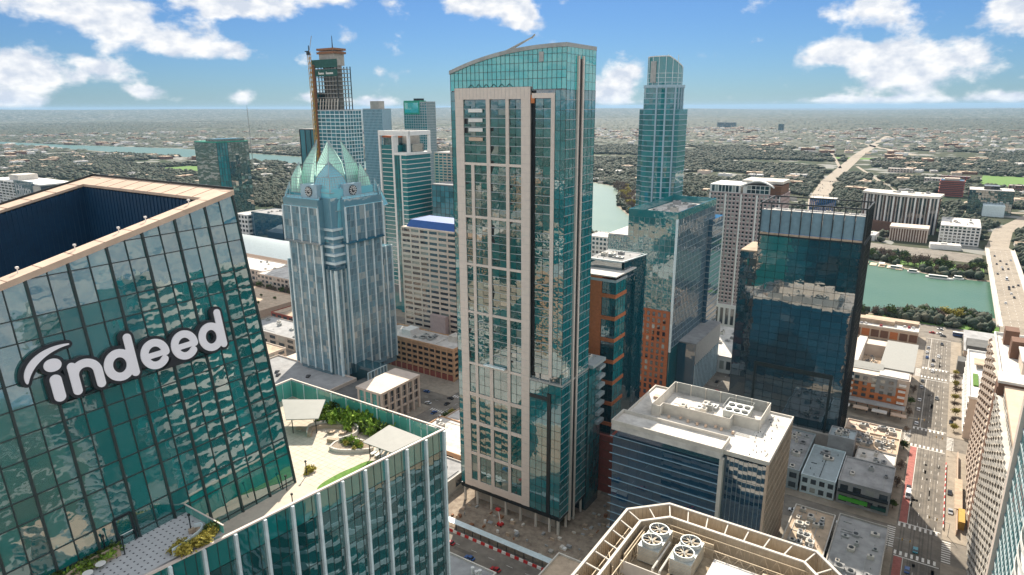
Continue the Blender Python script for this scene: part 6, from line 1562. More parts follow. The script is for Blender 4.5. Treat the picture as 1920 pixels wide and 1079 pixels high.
T.box('canopy_roof', -36, -3.4, 424.6, 431, 5.6, 6.4, 'roof_grey'); [T.box('canopy_post', -35 + k * 6, -34.6 + k * 6, 425, 425.4, 0, 5.6, 'dark_metal') for k in range(6)]
for k in range(6): T.box('shop_canopy', -60 + k * 10, -52 + k * 10, 418.5, 423, 4, 4.5, 'coping' if k % 2 else 'roof_white')
T = Thing('riverside_car_park', 'low riverside building with cars parked on its roof', 'building', (-24, 605, 0))
T.box('walls', -64, -4, 577, 601, 0, 9.4, 'tan_wall'); T.box('roof_deck', -63.6, -4.4, 577.4, 600.6, 9.4, 9.6, 'roof_white'); parapet(T, -64.1, -3.9, 576.9, 601.1, 9.4, 1.0, .5, 'concrete_light')
T.box('upper_storey', -63, -21, 586, 592, 9.6, 13, 'roof_tan'); T.box('upper_roof', -43, -4.6, 592, 600, 9.6, 12.4, 'roof_tan'); T.box('upper_roof', -63, -43, 592, 600, 9.6, 11.6, 'roof_tan')
for k in range(9): T.box('window', -62.5 + k * 6.6, -57 + k * 6.6, 576.7, 577, 1.5, 7.4, 'brown' if k % 3 else 'orange_wall')
# older brick blocks between the black tower and the cross street
def shop(label, x0, x1, y0, y1, h, wall, roof, units, glass='g_window', cols=4, facey=None):
    T = low('shop_building', label, x0, x1, y0, y1, h, wall, roof, cols, max(1, int(h // 4.2)), glass, units); return T
shop('grey roofed bar with dark triangular skylights behind the white roof office', -62, -41, 312, 356, 10, 'mullion_pale', 'roof_grey', 16); shop('pale teal roofed bar in the middle of the row', -40, -25, 312, 346, 9, 'fin_blue', 'mullion_pale', 4)
T = shop('dark fronted bar with bright green sign on the cross street corner', -24, -2.5, 312, 338, 11, 'roof_grey', 'roof_grey', 3)
T.box('green_sign', -23, -11, 311.2, 311.7, 2.4, 4.4, 'green_sign'); T.box('green_sign', -9.5, -3.4, 311.2, 311.7, 2.0, 3.6, 'banner'); T.box('dark_awning', -23.6, -3, 309.8, 312, 7.0, 7.5, 'dark_metal')
shop('blue plant roof block at the foot of the black tower', -34, -22, 347, 358.5, 16, 'roof_grey', 'mullion_pale', 10, cols=0); shop('small flat roofed shop beside the avenue trees', -20.5, -3, 339.5, 356, 9, 'concrete', 'roof_white', 6); shop('cream roofed eatery crowded with roof vents', -29.5, -3, 358.8, 378, 8, 'tan_wall', 'roof_tan', 34)
shop('row of tan canopied shops in front of the apartments', -29.5, -3, 379.5, 393, 7, 'tan_pale', 'coping', 14)
T = shop('pale shop with heaped roof plant below the white roof office', -37, -21, 242, 284, 9, 'concrete_light', 'roof_tan', 30); shop('grey flat roof with blue skylight edge near the cross street', -38, -21, 203, 240, 8, 'concrete', 'mullion_pale', 4)
shop('grey stained flat roof with vents at the avenue corner', -19.5, -1.2, 236, 283.5, 11, 'concrete', 'roof_grey', 12); shop('low tan roof in front of the avenue corner', -19.5, -1.2, 203, 234, 9, 'tan_wall', 'roof_tan', 6)
shop('small white utility building beside the brick base', -118, -102.6, 284.5, 287.6, 6, 'white', 'roof_white', 1, cols=0)
# street side buildings left of the tallest tower
shop('flat roofed cafe with rooftop tables left of the tallest tower', -226, -180, 238, 268, 8, 'garage_tan', 'roof_white', 9); shop('white roofed shop left of the construction site', -226, -180, 204, 235, 7, 'concrete_light', 'roof_grey', 7)
T = shop('small shop with red awning near the side street corner', -226, -196, 271, 285, 6, 'tan_wall', 'roof_white', 3)
T.raw('red_awning', [(-212, 270, 5.6), (-200, 270, 5.6), (-200, 274, 8), (-212, 274, 8)], [(0, 1, 2, 3)], 'awning_red'); T.raw('red_awning', [(-212, 278, 5.6), (-200, 278, 5.6), (-200, 274, 8), (-212, 274, 8)], [(3, 2, 1, 0)], 'awning_red')
# ================================================================== right hand side of the avenue
T = Thing('dark_roof_building', 'long building with flat dark grey roof by the riverside road', 'building', (70, 560, 0))
T.box('walls', 25, 118, 540, 592, 0, 13, 'tan_wall'); T.box('roof', 24.6, 118, 539.6, 592.4, 13, 13.6, 'roof_grey'); T.box('roof_step', 26, 118, 541, 560, 13.6, 17, 'roof_dark'); T.box('front_wing', 22, 118, 527, 539, 0, 9, 'roof_dark')
for k in range(12): T.box('window', 24.4, 24.7, 541 + k * 4.2, 543.6 + k * 4.2, 3, 10, 'g_window')
T = Thing('pool_building', 'pale podium with rooftop swimming pool right of the avenue', 'building', (40, 465, 0))
PZ = 24.0
T.box('walls', 25.6, 70, 418, 504, 0, PZ, 'tan_pale'); T.box('deck', 25.2, 70, 417.6, 504.4, PZ, PZ + .4, 'roof_white'); parapet(T, 25, 70.2, 417.4, 504.6, PZ + .4, 1.2, .7, 'white')
for k in range(5): T.box('facade_band', 25.1, 25.7, 418, 504, 3 + k * 4.4, 4.2 + k * 4.4, 'white')
for j in range(4):
    for k in range(16): T.box('window', 25.3, 25.62, 420 + k * 5.2, 423.6 + k * 5.2, 4.6 + j * 4.4, 7.0 + j * 4.4, 'g_window')
pl_ = MB(); pl_.prism([(31.5, 438), (36, 436), (40, 440), (41, 452), (33, 453), (31.5, 446)], PZ + .4, PZ + .7); T.mb('pool_rim', pl_, 'concrete_light'); pl_ = MB(); pl_.prism([(32, 438.6), (36, 436.8), (39.4, 440.4), (40.4, 451.4), (33.5, 452.4), (32, 445.8)], PZ + .7, PZ + .74); T.mb('pool_water', pl_, 'pool')
T.box('planter', 27.5, 30, 438, 458, PZ + .4, PZ + 1.3, 'lawn'); T.box('pergola', 28, 60, 470, 482, PZ + 3, PZ + 3.4, 'roof_tan'); T.box('deck_shade', 33, 60, 455, 462, PZ + .4, PZ + 3, 'roof_dark')
for k in range(9):
    x, y = 30.6, 438 + k * 1.8; S = Thing('sun_lounger', 'tiny white lounger in a row beside the rooftop pool', 'lounger', (x, y, PZ + .4), 'loungers beside the pool'); S.box('seat', x - .8, x + .5, y, y + .7, PZ + .6, PZ + .75, 'white'); S.box('backrest', x + .5, x + .62, y, y + .7, PZ + .7, PZ + 1.4, 'white')
# tower with curving balconies
T = Thing('balcony_tower', 'tan apartment tower with rows of curved balconies right of the avenue', 'tower', (45, 340, 0))
BZ = 70.0
T.box('core', 29.5, 66, 318, 388, 0, BZ, 'tan_wall'); T.box('near_core', 29.5, 66, 232, 312, 0, BZ + 2, 'tan_wall'); T.box('brown_bay', 27.6, 40, 311, 322, 0, BZ + 3, 'brown')
nfl = 20
for j in range(nfl):
    z = 4 + j * 3.35
    pts = []; M_ = 40
    for k in range(M_ + 1):
        y = 322 + 66 * k / M_; ph = (y - 322) / 11.0; pts.append((28.2 - 1.7 * abs(math.sin(math.pi * ph / 1.0)) ** .8, y))
    m = MB(); o_ = pts + [(30, 388), (30, 322)]
    m.prism(o_[::-1], z, z + .3)
    for a, b in zip(pts[:-1], pts[1:]): m.bar((a[0] + .08, a[1], z + .75), (b[0] + .08, b[1], z + .75), .07, .95)
    T.mb('balcony', m, 'tan_pale')
    T.box('brown_panel', 27.3, 27.7, 312, 321, z + .1, z + 3.2, 'brown')
    m = MB(); q = []
    for k in range(M_ + 1):
        y = 232 + 78 * k / M_; q.append((27.6 - .9 * abs(math.sin(math.pi * (y - 232) / 6.5 + j * .4)), y))
    m.prism((q + [(30, 310), (30, 232)])[::-1], z, z + .3)
    for a, b in zip(q[:-1], q[1:]): m.bar((a[0] + .06, a[1], z + .75), (b[0] + .06, b[1], z + .75), .07, .95)
    T.mb('balcony', m, 'concrete_light')
gl = MB()
for j in range(nfl):
    for k in range(16): gl.box(29.3, 29.52, 323 + k * 4.1, 326 + k * 4.1, 4.6 + j * 3.35, 6.9 + j * 3.35)
    for k in range(19): gl.box(29.3, 29.52, 233 + k * 4.1, 236 + k * 4.1, 4.6 + j * 3.35, 6.9 + j * 3.35)
T.mb('balcony_doors', gl, 'g_window', kind='stuff')
T.box('roof', 29, 66.4, 318, 388.4, BZ, BZ + 1.0, 'roof_white'); parapet(T, 28.6, 66.6, 322, 388.6, BZ + .6, 1.6, .6, 'white'); T.box('penthouse', 36, 60, 330, 350, BZ + 1, BZ + 7, 'tan_pale'); T.box('penthouse_roof', 35.4, 60.6, 329.4, 350.6, BZ + 7, BZ + 7.6, 'roof_white'); T.box('stair_tower', 33, 40, 352, 360, BZ + 1, BZ + 9, 'brown'); T.box('stair_tower', 31.6, 37, 372, 380, BZ + 1, BZ + 8, 'brown'); roof_units(T, 31, 60, 362, 386, BZ + 1, 6, 1.5, 3, 1.8)
T.box('brown_cap', 27.2, 41, 310.6, 322.6, BZ + 3, BZ + 4, 'roof_white')
# glass tower at the right edge
T = Thing('edge_glass_tower', 'teal glass tower with a wide grey corner fin cut by the right picture edge', 'tower', (45, 170, 0))
T.box('core', 26.4, 70, 96, 217, 0, 168, 'g_tallside')
panes(T, Vector((26.3, 214.2, 30)), VY * -58, VZ * 76, 22, 20, 'g_tallside', 'mullion_pale', fw=.10, fd=.15, tilt=.010, cuts=lambda i, j: i > 12)
panes(T, Vector((26.3, 156.2, 30)), VY * -60, VZ * 136, 22, 36, 'g_tallside', 'mullion_pale', fw=.10, fd=.15, tilt=.010, single=False); panes(T, Vector((26.3, 214.2, 106)), VY * -58, VZ * 60, 22, 16, 'g_tallside', 'mullion_pale', fw=.10, fd=.15, tilt=.010, single=False)
for k in range(37): T.box('white_ledge', 26.0, 26.4, 96, 214, 29.9 + k * 3.8, 30.1 + k * 3.8, 'mullion_pale')
for k in range(37):
    bl = MB(); z = 30 + k * 3.8
    for ya in (98, 126, 154):
        pts_ = [(26.2 - 2.2 * math.sin(math.pi * q / 12) ** .6, ya + 22 * q / 12) for q in range(13)]
        bl.prism((pts_ + [(26.4, ya + 22), (26.4, ya)])[::-1], z, z + .35)
        for a, b in zip(pts_[:-1], pts_[1:]): bl.bar((a[0] + .05, a[1], z + .85), (b[0] + .05, b[1], z + .85), .08, 1.0)
    T.mb('balcony', bl, 'white')
T.box('corner_fin', 25.2, 27.0, 213.6, 217.6, 0, 170, 'frame_pale')
# curved hotel and neighbours beyond the river
T = Thing('curved_hotel', 'wide curved hotel with vertical white and dark stripes beyond the river', 'hotel', (-50, 1130, 0))
n = 22; P_ = []
for i in range(n + 1): t = i / n; P_.append((-108 + 100 * t, 1140 - 26 * math.sin(t * math.pi / 1.5) - 4))
m = MB(); m.prism(P_ + [(-6, 1150), (-106, 1168)], 0, 52); T.mb('core', m, 'g_window')
for i in range(n):
    a, b = Vector((*P_[i], 0)), Vector((*P_[i + 1], 0)); d = b - a; nr = d.normalized().cross(VZ)
    T.obox('stripe', (a + b) / 2 + VZ * 26 + nr * .6, d * (.46 if i % 2 else .3), nr * 1.6, VZ * 52, 'white' if i % 2 else 'concrete')
    if i % 3 == 0: T.obox('balcony_stack', b + VZ * 26 + nr * .5, d * .2, nr * 1.0, VZ * 50, 'brown')
m = MB(); m.prism([(p[0] - .6, p[1] - 2.4) for p in P_] + [(-4, 1151), (-107, 1170)], 52, 55); T.mb('roof', m, 'concrete_light'); roof_units(T, -95, -20, 1132, 1148, 55, 9, 3, 7, 3); T.box('podium', -118, -60, 1108, 1126, 0, 14, 'brown'); keep(-125, 0, 1080, 1175)
T = Thing('colonnaded_hotel', 'low rounded hotel wing with pale columns in front of the curved hotel', 'building', (-40, 1050, 0)); T.box('core', -60, -16, 1040, 1070, 0, 17, 'brown'); [T.box('column', -60 + k * 3.1, -58.6 + k * 3.1, 1039, 1040.4, 0, 17, 'tan_pale') for k in range(15)]; [T.box('column', -16.2, -15, 1041 + k * 3.4, 1042.6 + k * 3.4, 0, 17, 'tan_pale') for k in range(9)]; T.box('roof', -61, -14.6, 1038.4, 1071, 17, 19.5, 'tan_pale'); keep(-66, -8, 1010, 1078)
T = Thing('white_apartments', 'white L shaped apartment block with square windows by the bridge', 'building', (20, 1060, 0)); T.box('core', -2, 42, 1048, 1125, 0, 24, 'g_window'); banded(T, Vector((-2, 1047.9, 0)), VX * 44, VZ * 24, 9, 6, 'g_window', 'white', 1.6, 1.4, .6, single=True); banded(T, Vector((42.1, 1048, 0)), VY * 77, VZ * 24, 14, 6, 'g_window', 'white', 1.6, 1.4, .6, single=False, parts=False); T.box('roof', -2.4, 42.4, 1047.4, 1125, 24.8, 25.4, 'roof_white'); roof_units(T, 2, 38, 1055, 1120, 25.4, 12, 2, 5, 2); keep(-8, 50, 1015, 1132)
T = Thing('brick_office', 'stepped brown brick office beyond the curved hotel', 'building', (0, 1630, 0)); [T.box('storey', -18 + k % 2, 26 - k % 2, 1618 + k % 2, 1650, k * 3.6, k * 3.6 + (2.0 if 1 else 3), 'red_brick') for k in range(9)]; T.box('core', -16, 24, 1620, 1648, 0, 32, 'g_window'); T.box('roof', -10, 16, 1624, 1642, 32, 36, 'tan_pale'); keep(-24, 32, 1590, 1656)
T = Thing('mirror_office', 'dark and mirrored office block left of the green playing field', 'building', (60, 1390, 0)); T.box('core', 30, 92, 1376, 1420, 0, 40, 'g_black'); panes(T, Vector((30, 1375.8, 0)), VX * 62, VZ * 40, 14, 10, 'g_mirror', 'dark_metal', fw=.3, fd=.3, tilt=.03, single=False); panes(T, Vector((92.1, 1376, 0)), VY * 44, VZ * 40, 10, 10, 'g_black', 'dark_metal', fw=.3, fd=.3, tilt=.03, single=False); T.box('roof', 30, 92, 1376, 1420, 40, 41, 'roof_white'); T.box('plant_room', 50, 72, 1386, 1408, 41, 47, 'g_window'); T.box('low_wing', 52, 82, 1352, 1375, 0, 18, 'fin_blue'); keep(22, 100, 1320, 1426)
T = Thing('blue_office', 'small office with bright blue ribbed front beyond the condominium', 'building', (-190, 1250, 0)); T.box('core', -202, -162, 1262, 1290, 0, 22, 'g_blue'); [T.box('rib', -202 + k * 3.1, -201 + k * 3.1, 1261, 1262, 0, 22, 'blue_roof') for k in range(14)]; T.box('roof', -203, -161, 1261, 1291, 22, 23, 'roof_white'); keep(-210, -155, 1225, 1296)
for i_, (lab, x, y, w, d, h, wall, roof) in enumerate((('long white shed left of the pale avenue', -330, 1850, 40, 22, 9, 'white', 'roof_white'), ('pair of joined white sheds beside the pale avenue', -420, 1780, 34, 26, 10, 'white', 'roof_white'), ('red brick warehouse behind the domed tower', -430, 1150, 38, 20, 14, 'red_brick', 'roof_tan'), ('tan flat block right of the domed tower', -350, 1190, 30, 20, 10, 'tan_wall', 'roof_white'), ('grey school block left of the playing field', -30, 1880, 45, 26, 12, 'concrete', 'roof_white'), ('long low school wing behind the brick office', 10, 1980, 60, 22, 10, 'red_brick', 'roof_grey'), ('pale hall with flat roof near the horizon road', -120, 2150, 60, 26, 10, 'tan_pale', 'roof_white'), ('dark office slab on the left plain', -1240, 1420, 40, 20, 36, 'g_far', 'roof_grey'), ('wide dark office block at the left horizon', -1120, 1560, 60, 22, 34, 'g_far', 'roof_grey'), ('small dark tower on the right horizon', -1080, 5200, 34, 30, 52, 'g_far', 'roof_grey'), ('cluster of dark blocks on the right horizon ridge', -1700, 6000, 150, 60, 42, 'g_far', 'roof_grey'), ('white apartment slab behind the domed tower left side', -500, 1230, 14, 30, 26, 'white', 'roof_white'), ('tan villa roof on the wooded peninsula', -440, 1110, 16, 12, 7, 'tan_wall', 'roof_tan'), ('brown office at the foot of the hills right', 120, 1750, 30, 22, 16, 'brown', 'roof_white'))):
    low('distant_building', lab, x - w / 2, x + w / 2, y - d / 2, y + d / 2, h, wall, roof, 8 if h > 8 else 0, max(1, int(h // 5)), units=3 if h < 30 else 0)
# houseboats and jetties
for k, (x, y, L_, lab) in enumerate(((5, 826, 26, 'long white tour boat moored below the far bank'), (-20, 842, 12, 'small white boat at the jetty under the far bank'), (-38, 852, 14, 'small boat moored beside the wooden jetty'), (22, 834, 10, 'small covered boat near the bridge'))):
    S = Thing('moored_boat', lab, 'boat', (x, y, .1)); mm = MB(); mm.prism([(x - L_ / 2, y - 2), (x + L_ * .35, y - 2), (x + L_ / 2, y), (x + L_ * .35, y + 2), (x - L_ / 2, y + 2)], .1, 1.6); S.mb('hull', mm, 'white'); S.box('cabin', x - L_ * .38, x + L_ * .25, y - 1.6, y + 1.6, 1.6, 3.4, 'g_window'); S.box('cabin_roof', x - L_ * .4, x + L_ * .28, y - 1.8, y + 1.8, 3.4, 3.7, 'white')
S = Thing('boat_dock', 'wooden boat dock with sheds along the far bank', 'dock', (-60, 868, 0)); [S.box('pontoon', -74 + k * 9, -67 + k * 9, 858 - k * 3, 872 - k * 2, .2, .9, 'cool_tan') for k in range(5)]; [S.box('shed_roof', -74 + k * 9, -68 + k * 9, 862 - k * 3, 870 - k * 2, 3, 3.4, 'concrete_light') for k in range(0, 5, 2)]

# ================================================================== building site at the foot of the tallest tower
sheet('site_ground', -179, -101.5, 198.5, 258, .17, 'dirt')
BR = random.Random(2)
for k in range(30):
    x = -178 + k * 2.15; S = Thing('traffic_barrier', f"{'red' if k % 2 else 'white'} barrier in the {'left' if k < 10 else 'middle' if k < 20 else 'right'} third of the site row", 'barrier', (x, 196, .02), f'site barriers {k % 2} {k // 10}')
    m = MB(); m.raw([(x, 195.6, .02), (x + 2, 195.6, .02), (x + 2, 196.4, .02), (x, 196.4, .02), (x, 195.85, 1.1), (x + 2, 195.85, 1.1), (x + 2, 196.15, 1.1), (x, 196.15, 1.1)], [(0, 1, 5, 4), (1, 2, 6, 5), (2, 3, 7, 6), (3, 0, 4, 7), (4, 5, 6, 7)]); S.mb('body', m, 'barrier_red' if k % 2 else 'barrier_white')
T = Thing('covered_walkway', 'long white roofed pedestrian walkway behind the barriers', 'walkway', (-148, 198, 0)); T.raw('roof', [(-178, 197.4, 3.2), (-112, 197.4, 3.2), (-112, 200.2, 3.4), (-178, 200.2, 3.4)], [(0, 1, 2, 3), (3, 2, 1, 0)][:1], 'fin_blue'); [T.box('post', -178 + k * 4.4, -177.8 + k * 4.4, 197.5, 197.7, 0, 3.2, 'dark_metal') for k in range(16)]
T = Thing('site_cabin', 'dark blue site cabin at the end of the walkway', 'cabin', (-109, 199, 0)); T.box('body', -111.5, -106.6, 197.4, 200.2, .2, 3.2, 'blue_roof'); T.box('roof', -111.7, -106.4, 197.2, 200.4, 3.2, 3.4, 'steel')
for k in range(64):
    x, y = BR.uniform(-176, -102), BR.uniform(201.5, 216) if BR.random() < .55 else BR.uniform(204, 256)
    if y > 216 and x < -117: x = BR.uniform(-117, -102)
    w, d, h = BR.uniform(.6, 2.4), BR.uniform(.6, 2.4), BR.uniform(.3, 1.5); lm_ = BR.choice(('concrete_light', 'white', 'steel', 'coping', 'roof_tan', 'rust', 'concrete', 'roof_grey'))
    zone = 'in the lane beside the tallest tower' if x > -119 else ('in front of the left street columns' if x < -148 else 'in front of the right street columns')
    cw_ = {'concrete_light': 'cream', 'white': 'white', 'steel': 'steel grey', 'coping': 'tan', 'roof_tan': 'brownish', 'rust': 'rusty', 'concrete': 'dull grey', 'roof_grey': 'dark grey'}[lm_]
    S = Thing('site_pallet', f'{cw_} building material on a pallet {zone}', 'material pile', (x, y, .17), f'{cw_} material piles {zone}')
    S.box('pallet', x, x + w, y, y + d, .17, .35, 'bench'); S.box('load', x + .1, x + w - .1, y + .1, y + d - .1, .35, .35 + h, lm_)
T = Thing('boom_lift', 'red boom lift beside the street columns of the tallest tower', 'lift', (-146, 211, 0)); T.box('chassis', -147.2, -144.8, 210, 212, .5, 1.5, 'barrier_red'); m = MB(); m.bar((-146, 211, 1.5), (-147, 211, 7.5), .4); T.mb('boom', m, 'barrier_white'); T.box('basket', -148.2, -146.2, 210.4, 211.6, 7.4, 8.4, 'barrier_red'); [T.box('wheel', -147.2 + a * 1.8, -146.6 + a * 1.8, 209.8 + b * 2.0, 210.2 + b * 2.0, .17, .8, 'tyre') for a in (0, 1) for b in (0, 1)]

# ================================================================== vehicles
def car_meshes(col, L_=4.5, W_=1.85, H_=1.45, van=False):
    b = MB(); w = W_ / 2; h1 = .78 if not van else 1.0; l = L_ / 2
    prof = [(-l, .3), (l, .3), (l, .62), (l - .5, h1), (-l + .3, h1), (-l, .7)] if not van else [(-l, .3), (l, .3), (l, .9), (l - .7, h1 + .2), (-l, h1 + .2)]
    n = len(prof); b.raw([(-w, y, z) for y, z in prof] + [(w, y, z) for y, z in prof], [tuple(range(n)), tuple(range(n, 2 * n))[::-1]] + [(i, n + i, n + (i + 1) % n, (i + 1) % n) for i in range(n)])
    body = newmesh('body', b.v, b.f, 'car_' + col)
    c = MB(); cab = [(-l + .5, h1), (l - 1.2, h1), (l - 2.0, H_ - .04), (-l + 1.0, H_ - .04)] if not van else [(-l + .02, h1 + .2), (l - .8, h1 + .2), (l - 1.3, H_ - .04), (-l + .05, H_ - .04)]
    k = .9; c.raw([(-w * k, y, z) for y, z in cab] + [(w * k, y, z) for y, z in cab], [(0, 1, 2, 3), (7, 6, 5, 4)] + [(i, 4 + i, 4 + (i + 1) % 4, (i + 1) % 4) for i in range(4)])
    glass = newmesh('cabin_glass', c.v, c.f, 'car_glass')
    r = MB(); y0, y1 = cab[3][0], cab[2][0]; r.box(-w * .86, w * .86, y0 + .02, y1 - .02, H_ - .06, H_ + .02)
    roof = newmesh('roof', r.v, r.f, 'car_' + col)
    t = MB(); t.tube((-.1, 0, 0), (.1, 0, 0), .33, n=12); wheel = newmesh('wheel', t.v, t.f, 'tyre')
    return body, glass, roof, wheel, w, l
CARS = {}
def car(x, y, z, ang, col, label, group, van=False):
    key = (col, van)
    if key not in CARS: CARS[key] = car_meshes(col) if not van else car_meshes(col, 6.4, 2.2, 2.7, True)
    body, glass, roof, wheel, w, l = CARS[key]
    T = Thing('delivery_van' if van else 'car', label, 'van' if van else 'car', (x, y, z), group)
    T.o.rotation_euler = (0, 0, R(ang))
    for nm, me in (('body', body), ('cabin_glass', glass), ('roof', roof)): T._put(nm, me, Matrix.Identity(4), None, None, None)
    for sx in (-1, 1):
        for sy in (-.62, .62): T._put('wheel', wheel, Matrix.Translation((sx * (w - .08), sy * l, .33)), None, None, None)
    return T
CR = random.Random(23); cols_ = ['white', 'black', 'silver', 'grey', 'white', 'black', 'red', 'blue']
def fleet(n, xs, ys, z, ang, where, group):
    for k in range(n):
        c = CR.choice(cols_); car(CR.choice(xs), CR.uniform(*ys), z, ang + CR.uniform(-2, 2), c, f'{c} car {where}', group)
for i, (x, y, c) in enumerate(((56, 948, 'black'), (60.5, 920, 'black'), (56.5, 900, 'black'), (65.5, 905, 'black'), (60.5, 884, 'white'), (66, 878, 'black'), (61, 872, 'black'), (70.5, 800, 'black'), (66, 790, 'black'), (62.5, 788, 'black'), (62.3, 778, 'black'), (63, 760, 'white'), (64.5, 745, 'black'), (55.5, 846, 'grey'), (70.6, 930, 'silver'), (57, 720, 'white'))): car(x, y, 7.45, 0 if i % 2 else 180, c, f'{c} car driving over the river bridge', 'cars on the bridge')
car(62, 822, 7.45, 180, 'white', 'white box van in the middle of the river bridge', None, True)
for i, (x, y, c) in enumerate(((4, 344, 'black'), (21.3, 331, 'silver'), (20.8, 349, 'black'), (9.5, 291, 'teal'), (3.4, 446, 'white'), (3.2, 462, 'white'), (3.4, 424, 'white'), (20.2, 436, 'black'), (8.4, 521, 'white'), (3.2, 486, 'silver'), (8, 545, 'black'), (4, 550, 'blue'), (3.6, 562, 'white'), (11, 556, 'white'), (4, 574, 'silver'), (12.4, 588, 'black'), (7.8, 534, 'silver'), (3.2, 498, 'grey'), (12.2, 470, 'grey'))):
    where = ['on the avenue below the first crossing', 'in the parking bay by the balcony tower', 'parked in the bay by the balcony tower', 'waiting in the shaded crossing'][i] if i < 4 else f'on the avenue {"in front of the orange apartments" if y < 505 else "near the riverside road"}'
    car(x, y, .03, 0 if x < 10 else 180, c, f'{c} car {where}', None if i < 4 else f'cars on the avenue {c} {y < 505}')
car(4.2, 336, .03, 180, 'white', 'white box truck with blue cab stopped at the left kerb of the avenue', None, True)
for i, (x, y, a, c) in enumerate(((-39, 293.5, 90, 'white'), (-31, 293, 90, 'red'), (-19, 294.5, 92, 'white'), (-17, 300, 88, 'black'), (-48, 303.5, 90, 'white'))): car(x, y, .03, a, c, ('white car parked on the cross street near the white roof office', 'red car parked by the row of bars', 'long white car by the green signed bar', 'black car crossing towards the avenue', 'white car in front of the grey roofed bar')[i], None)
for i, (x, y, c) in enumerate(((-244, 262, 'black'), (-236, 268, 'white'), (-243.5, 282, 'blue'), (-236.5, 280, 'white'), (-244, 312, 'grey'), (-245, 322, 'black'), (-236.5, 318, 'silver'), (-244.4, 296, 'black'), (-236, 252, 'silver'))): car(x, y, .03, 0, c, f'{c} car on the side street by the columned pavilion', f'{c} cars by the columned pavilion')
for i, (x, y) in enumerate(((-348, 250), (-343, 247), (-325, 256))): car(x, y, 14.6, 30, 'black', ('leftmost dark car on the podium parking deck', 'dark car next to the leftmost one on the podium deck', 'single dark car on the podium deck near the spired tower')[i], None)
for i, (x, c) in enumerate(((-53, 'white'), (-44, 'silver'), (-41, 'white'), (-30, 'red'), (-14, 'white'), (-11, 'red'), (-8, 'white'))): car(x, 581.5 if i < 4 else 588, 9.62, 0, c, f'{c} car parked on the riverside roof deck', f'{c} cars on the riverside roof deck')
for k in range(10): c = CR.choice(cols_); car(CR.uniform(-40, 45), CR.choice((611, 616, 624, 629)), .05, 90, c, f'{c} car on the riverside road', f'{c} cars on the riverside road')
T = Thing('city_bus', 'blue and white bus on the riverside road', 'bus', (26, 618, 0)); T.box('body', 19, 31, 616.6, 619.2, .6, 3.3, 'car_blue'); T.box('window_band', 19.2, 30.8, 616.5, 619.3, 1.7, 2.7, 'car_glass'); T.box('roof', 19.1, 30.9, 616.7, 619.1, 3.3, 3.45, 'white'); [T.box('wheel', x, x + .9, y, y + .3, .05, .95, 'tyre') for x in (21, 28) for y in (616.5, 619.0)]
for rd, n in ((ROADS[0], 34),):
    for k in range(n):
        i = CR.randrange(0, 2); t = CR.random(); a, b = rd[i], rd[i + 1]; c = CR.choice(('white', 'black', 'silver')); o_ = CR.choice((-9, -4, 4, 9)); car(a[0] + (b[0] - a[0]) * t + o_, a[1] + (b[1] - a[1]) * t, .12, 9, c, f'tiny {c} car on the pale avenue running to the horizon', f'tiny {c} cars on the pale avenue')
# traffic signal masts, lamp posts
def signal(x, y, ang, label):
    S = Thing('traffic_signal', label, 'traffic light', (x, y, .15)); m = MB(); m.tube((x, y, .15), (x, y, 6.6), .14, .1, n=6); e = (x + 8 * math.cos(R(ang)), y + 8 * math.sin(R(ang)), 6.9); m.tube((x, y, 6.4), e, .1, .06, n=6); S.mb('mast', m, 'steel')
    for t in (.6, .95): c = Vector((x, y, 6.4)).lerp(Vector(e), t); S.box('signal_head', c.x - .18, c.x + .18, c.y - .18, c.y + .18, c.z - .6, c.z + .45, 'crane_yellow')
signal(20.6, 309.5, 180, 'signal mast at the near crossing on the balcony tower side'); signal(-.6, 286, 0, 'signal mast by the grey stained roof corner'); signal(-.8, 416, 0, 'signal mast at the far crossing by the apartments'); signal(20.8, 396, 180, 'signal mast at the far crossing by the balcony tower')
# construction fence and hoarding beside the balcony tower
S = Thing('site_hoarding', 'orange and white barricade strip along the right kerb', 'barricade', (19, 350, 0)); [S.box('panel', 18.6, 18.9, 314 + k * 3, 316.6 + k * 3, .1, 1.3, 'barrier_red' if k % 2 else 'barrier_white') for k in range(22)]
S = Thing('scaffold_shed', 'yellow orange timber hoarding in front of the balcony tower', 'hoarding', (23, 350, 0)); S.box('panel', 23.4, 23.7, 312, 392, .1, 3, 'coping'); S.box('panel', 24, 26.4, 318, 330, .1, 4, 'crane_yellow'); S.box('roof', 22.4, 25.5, 330, 360, 3.2, 3.4, 'roof_tan')
# ================================================================== individual trees
for k, (x, y) in enumerate(((-228, 292), (-229.5, 276), (-231, 284), (-228.5, 308))): tree(x, y, .15, 'yellow' if k % 2 == 0 else 'green', .8, 'yellowing street tree by the side street left of the tallest tower' if k % 2 == 0 else 'green street tree by the side street left of the tallest tower', 'street trees left of the tallest tower ' + ('a' if k % 2 == 0 else 'b'))
for k in range(0, 16, 2): tree(-.8 + TR.uniform(-.4, .4), 320 + k * 11 + TR.uniform(-3, 3), .15, 'bare' if k % 3 else 'green', .62, ('bare' if k % 3 else 'green') + ' street tree on the left pavement of the avenue', 'street trees left kerb ' + ('bare' if k % 3 else 'green'))
for k in range(9): tree(21.6 + TR.uniform(-.4, .6), 425 + k * 12, .15, 'bare' if k % 2 else 'yellow', .66, ('bare' if k % 2 else 'yellowing') + ' street tree on the right pavement of the avenue', 'street trees right kerb ' + ('bare' if k % 2 else 'yellow'))
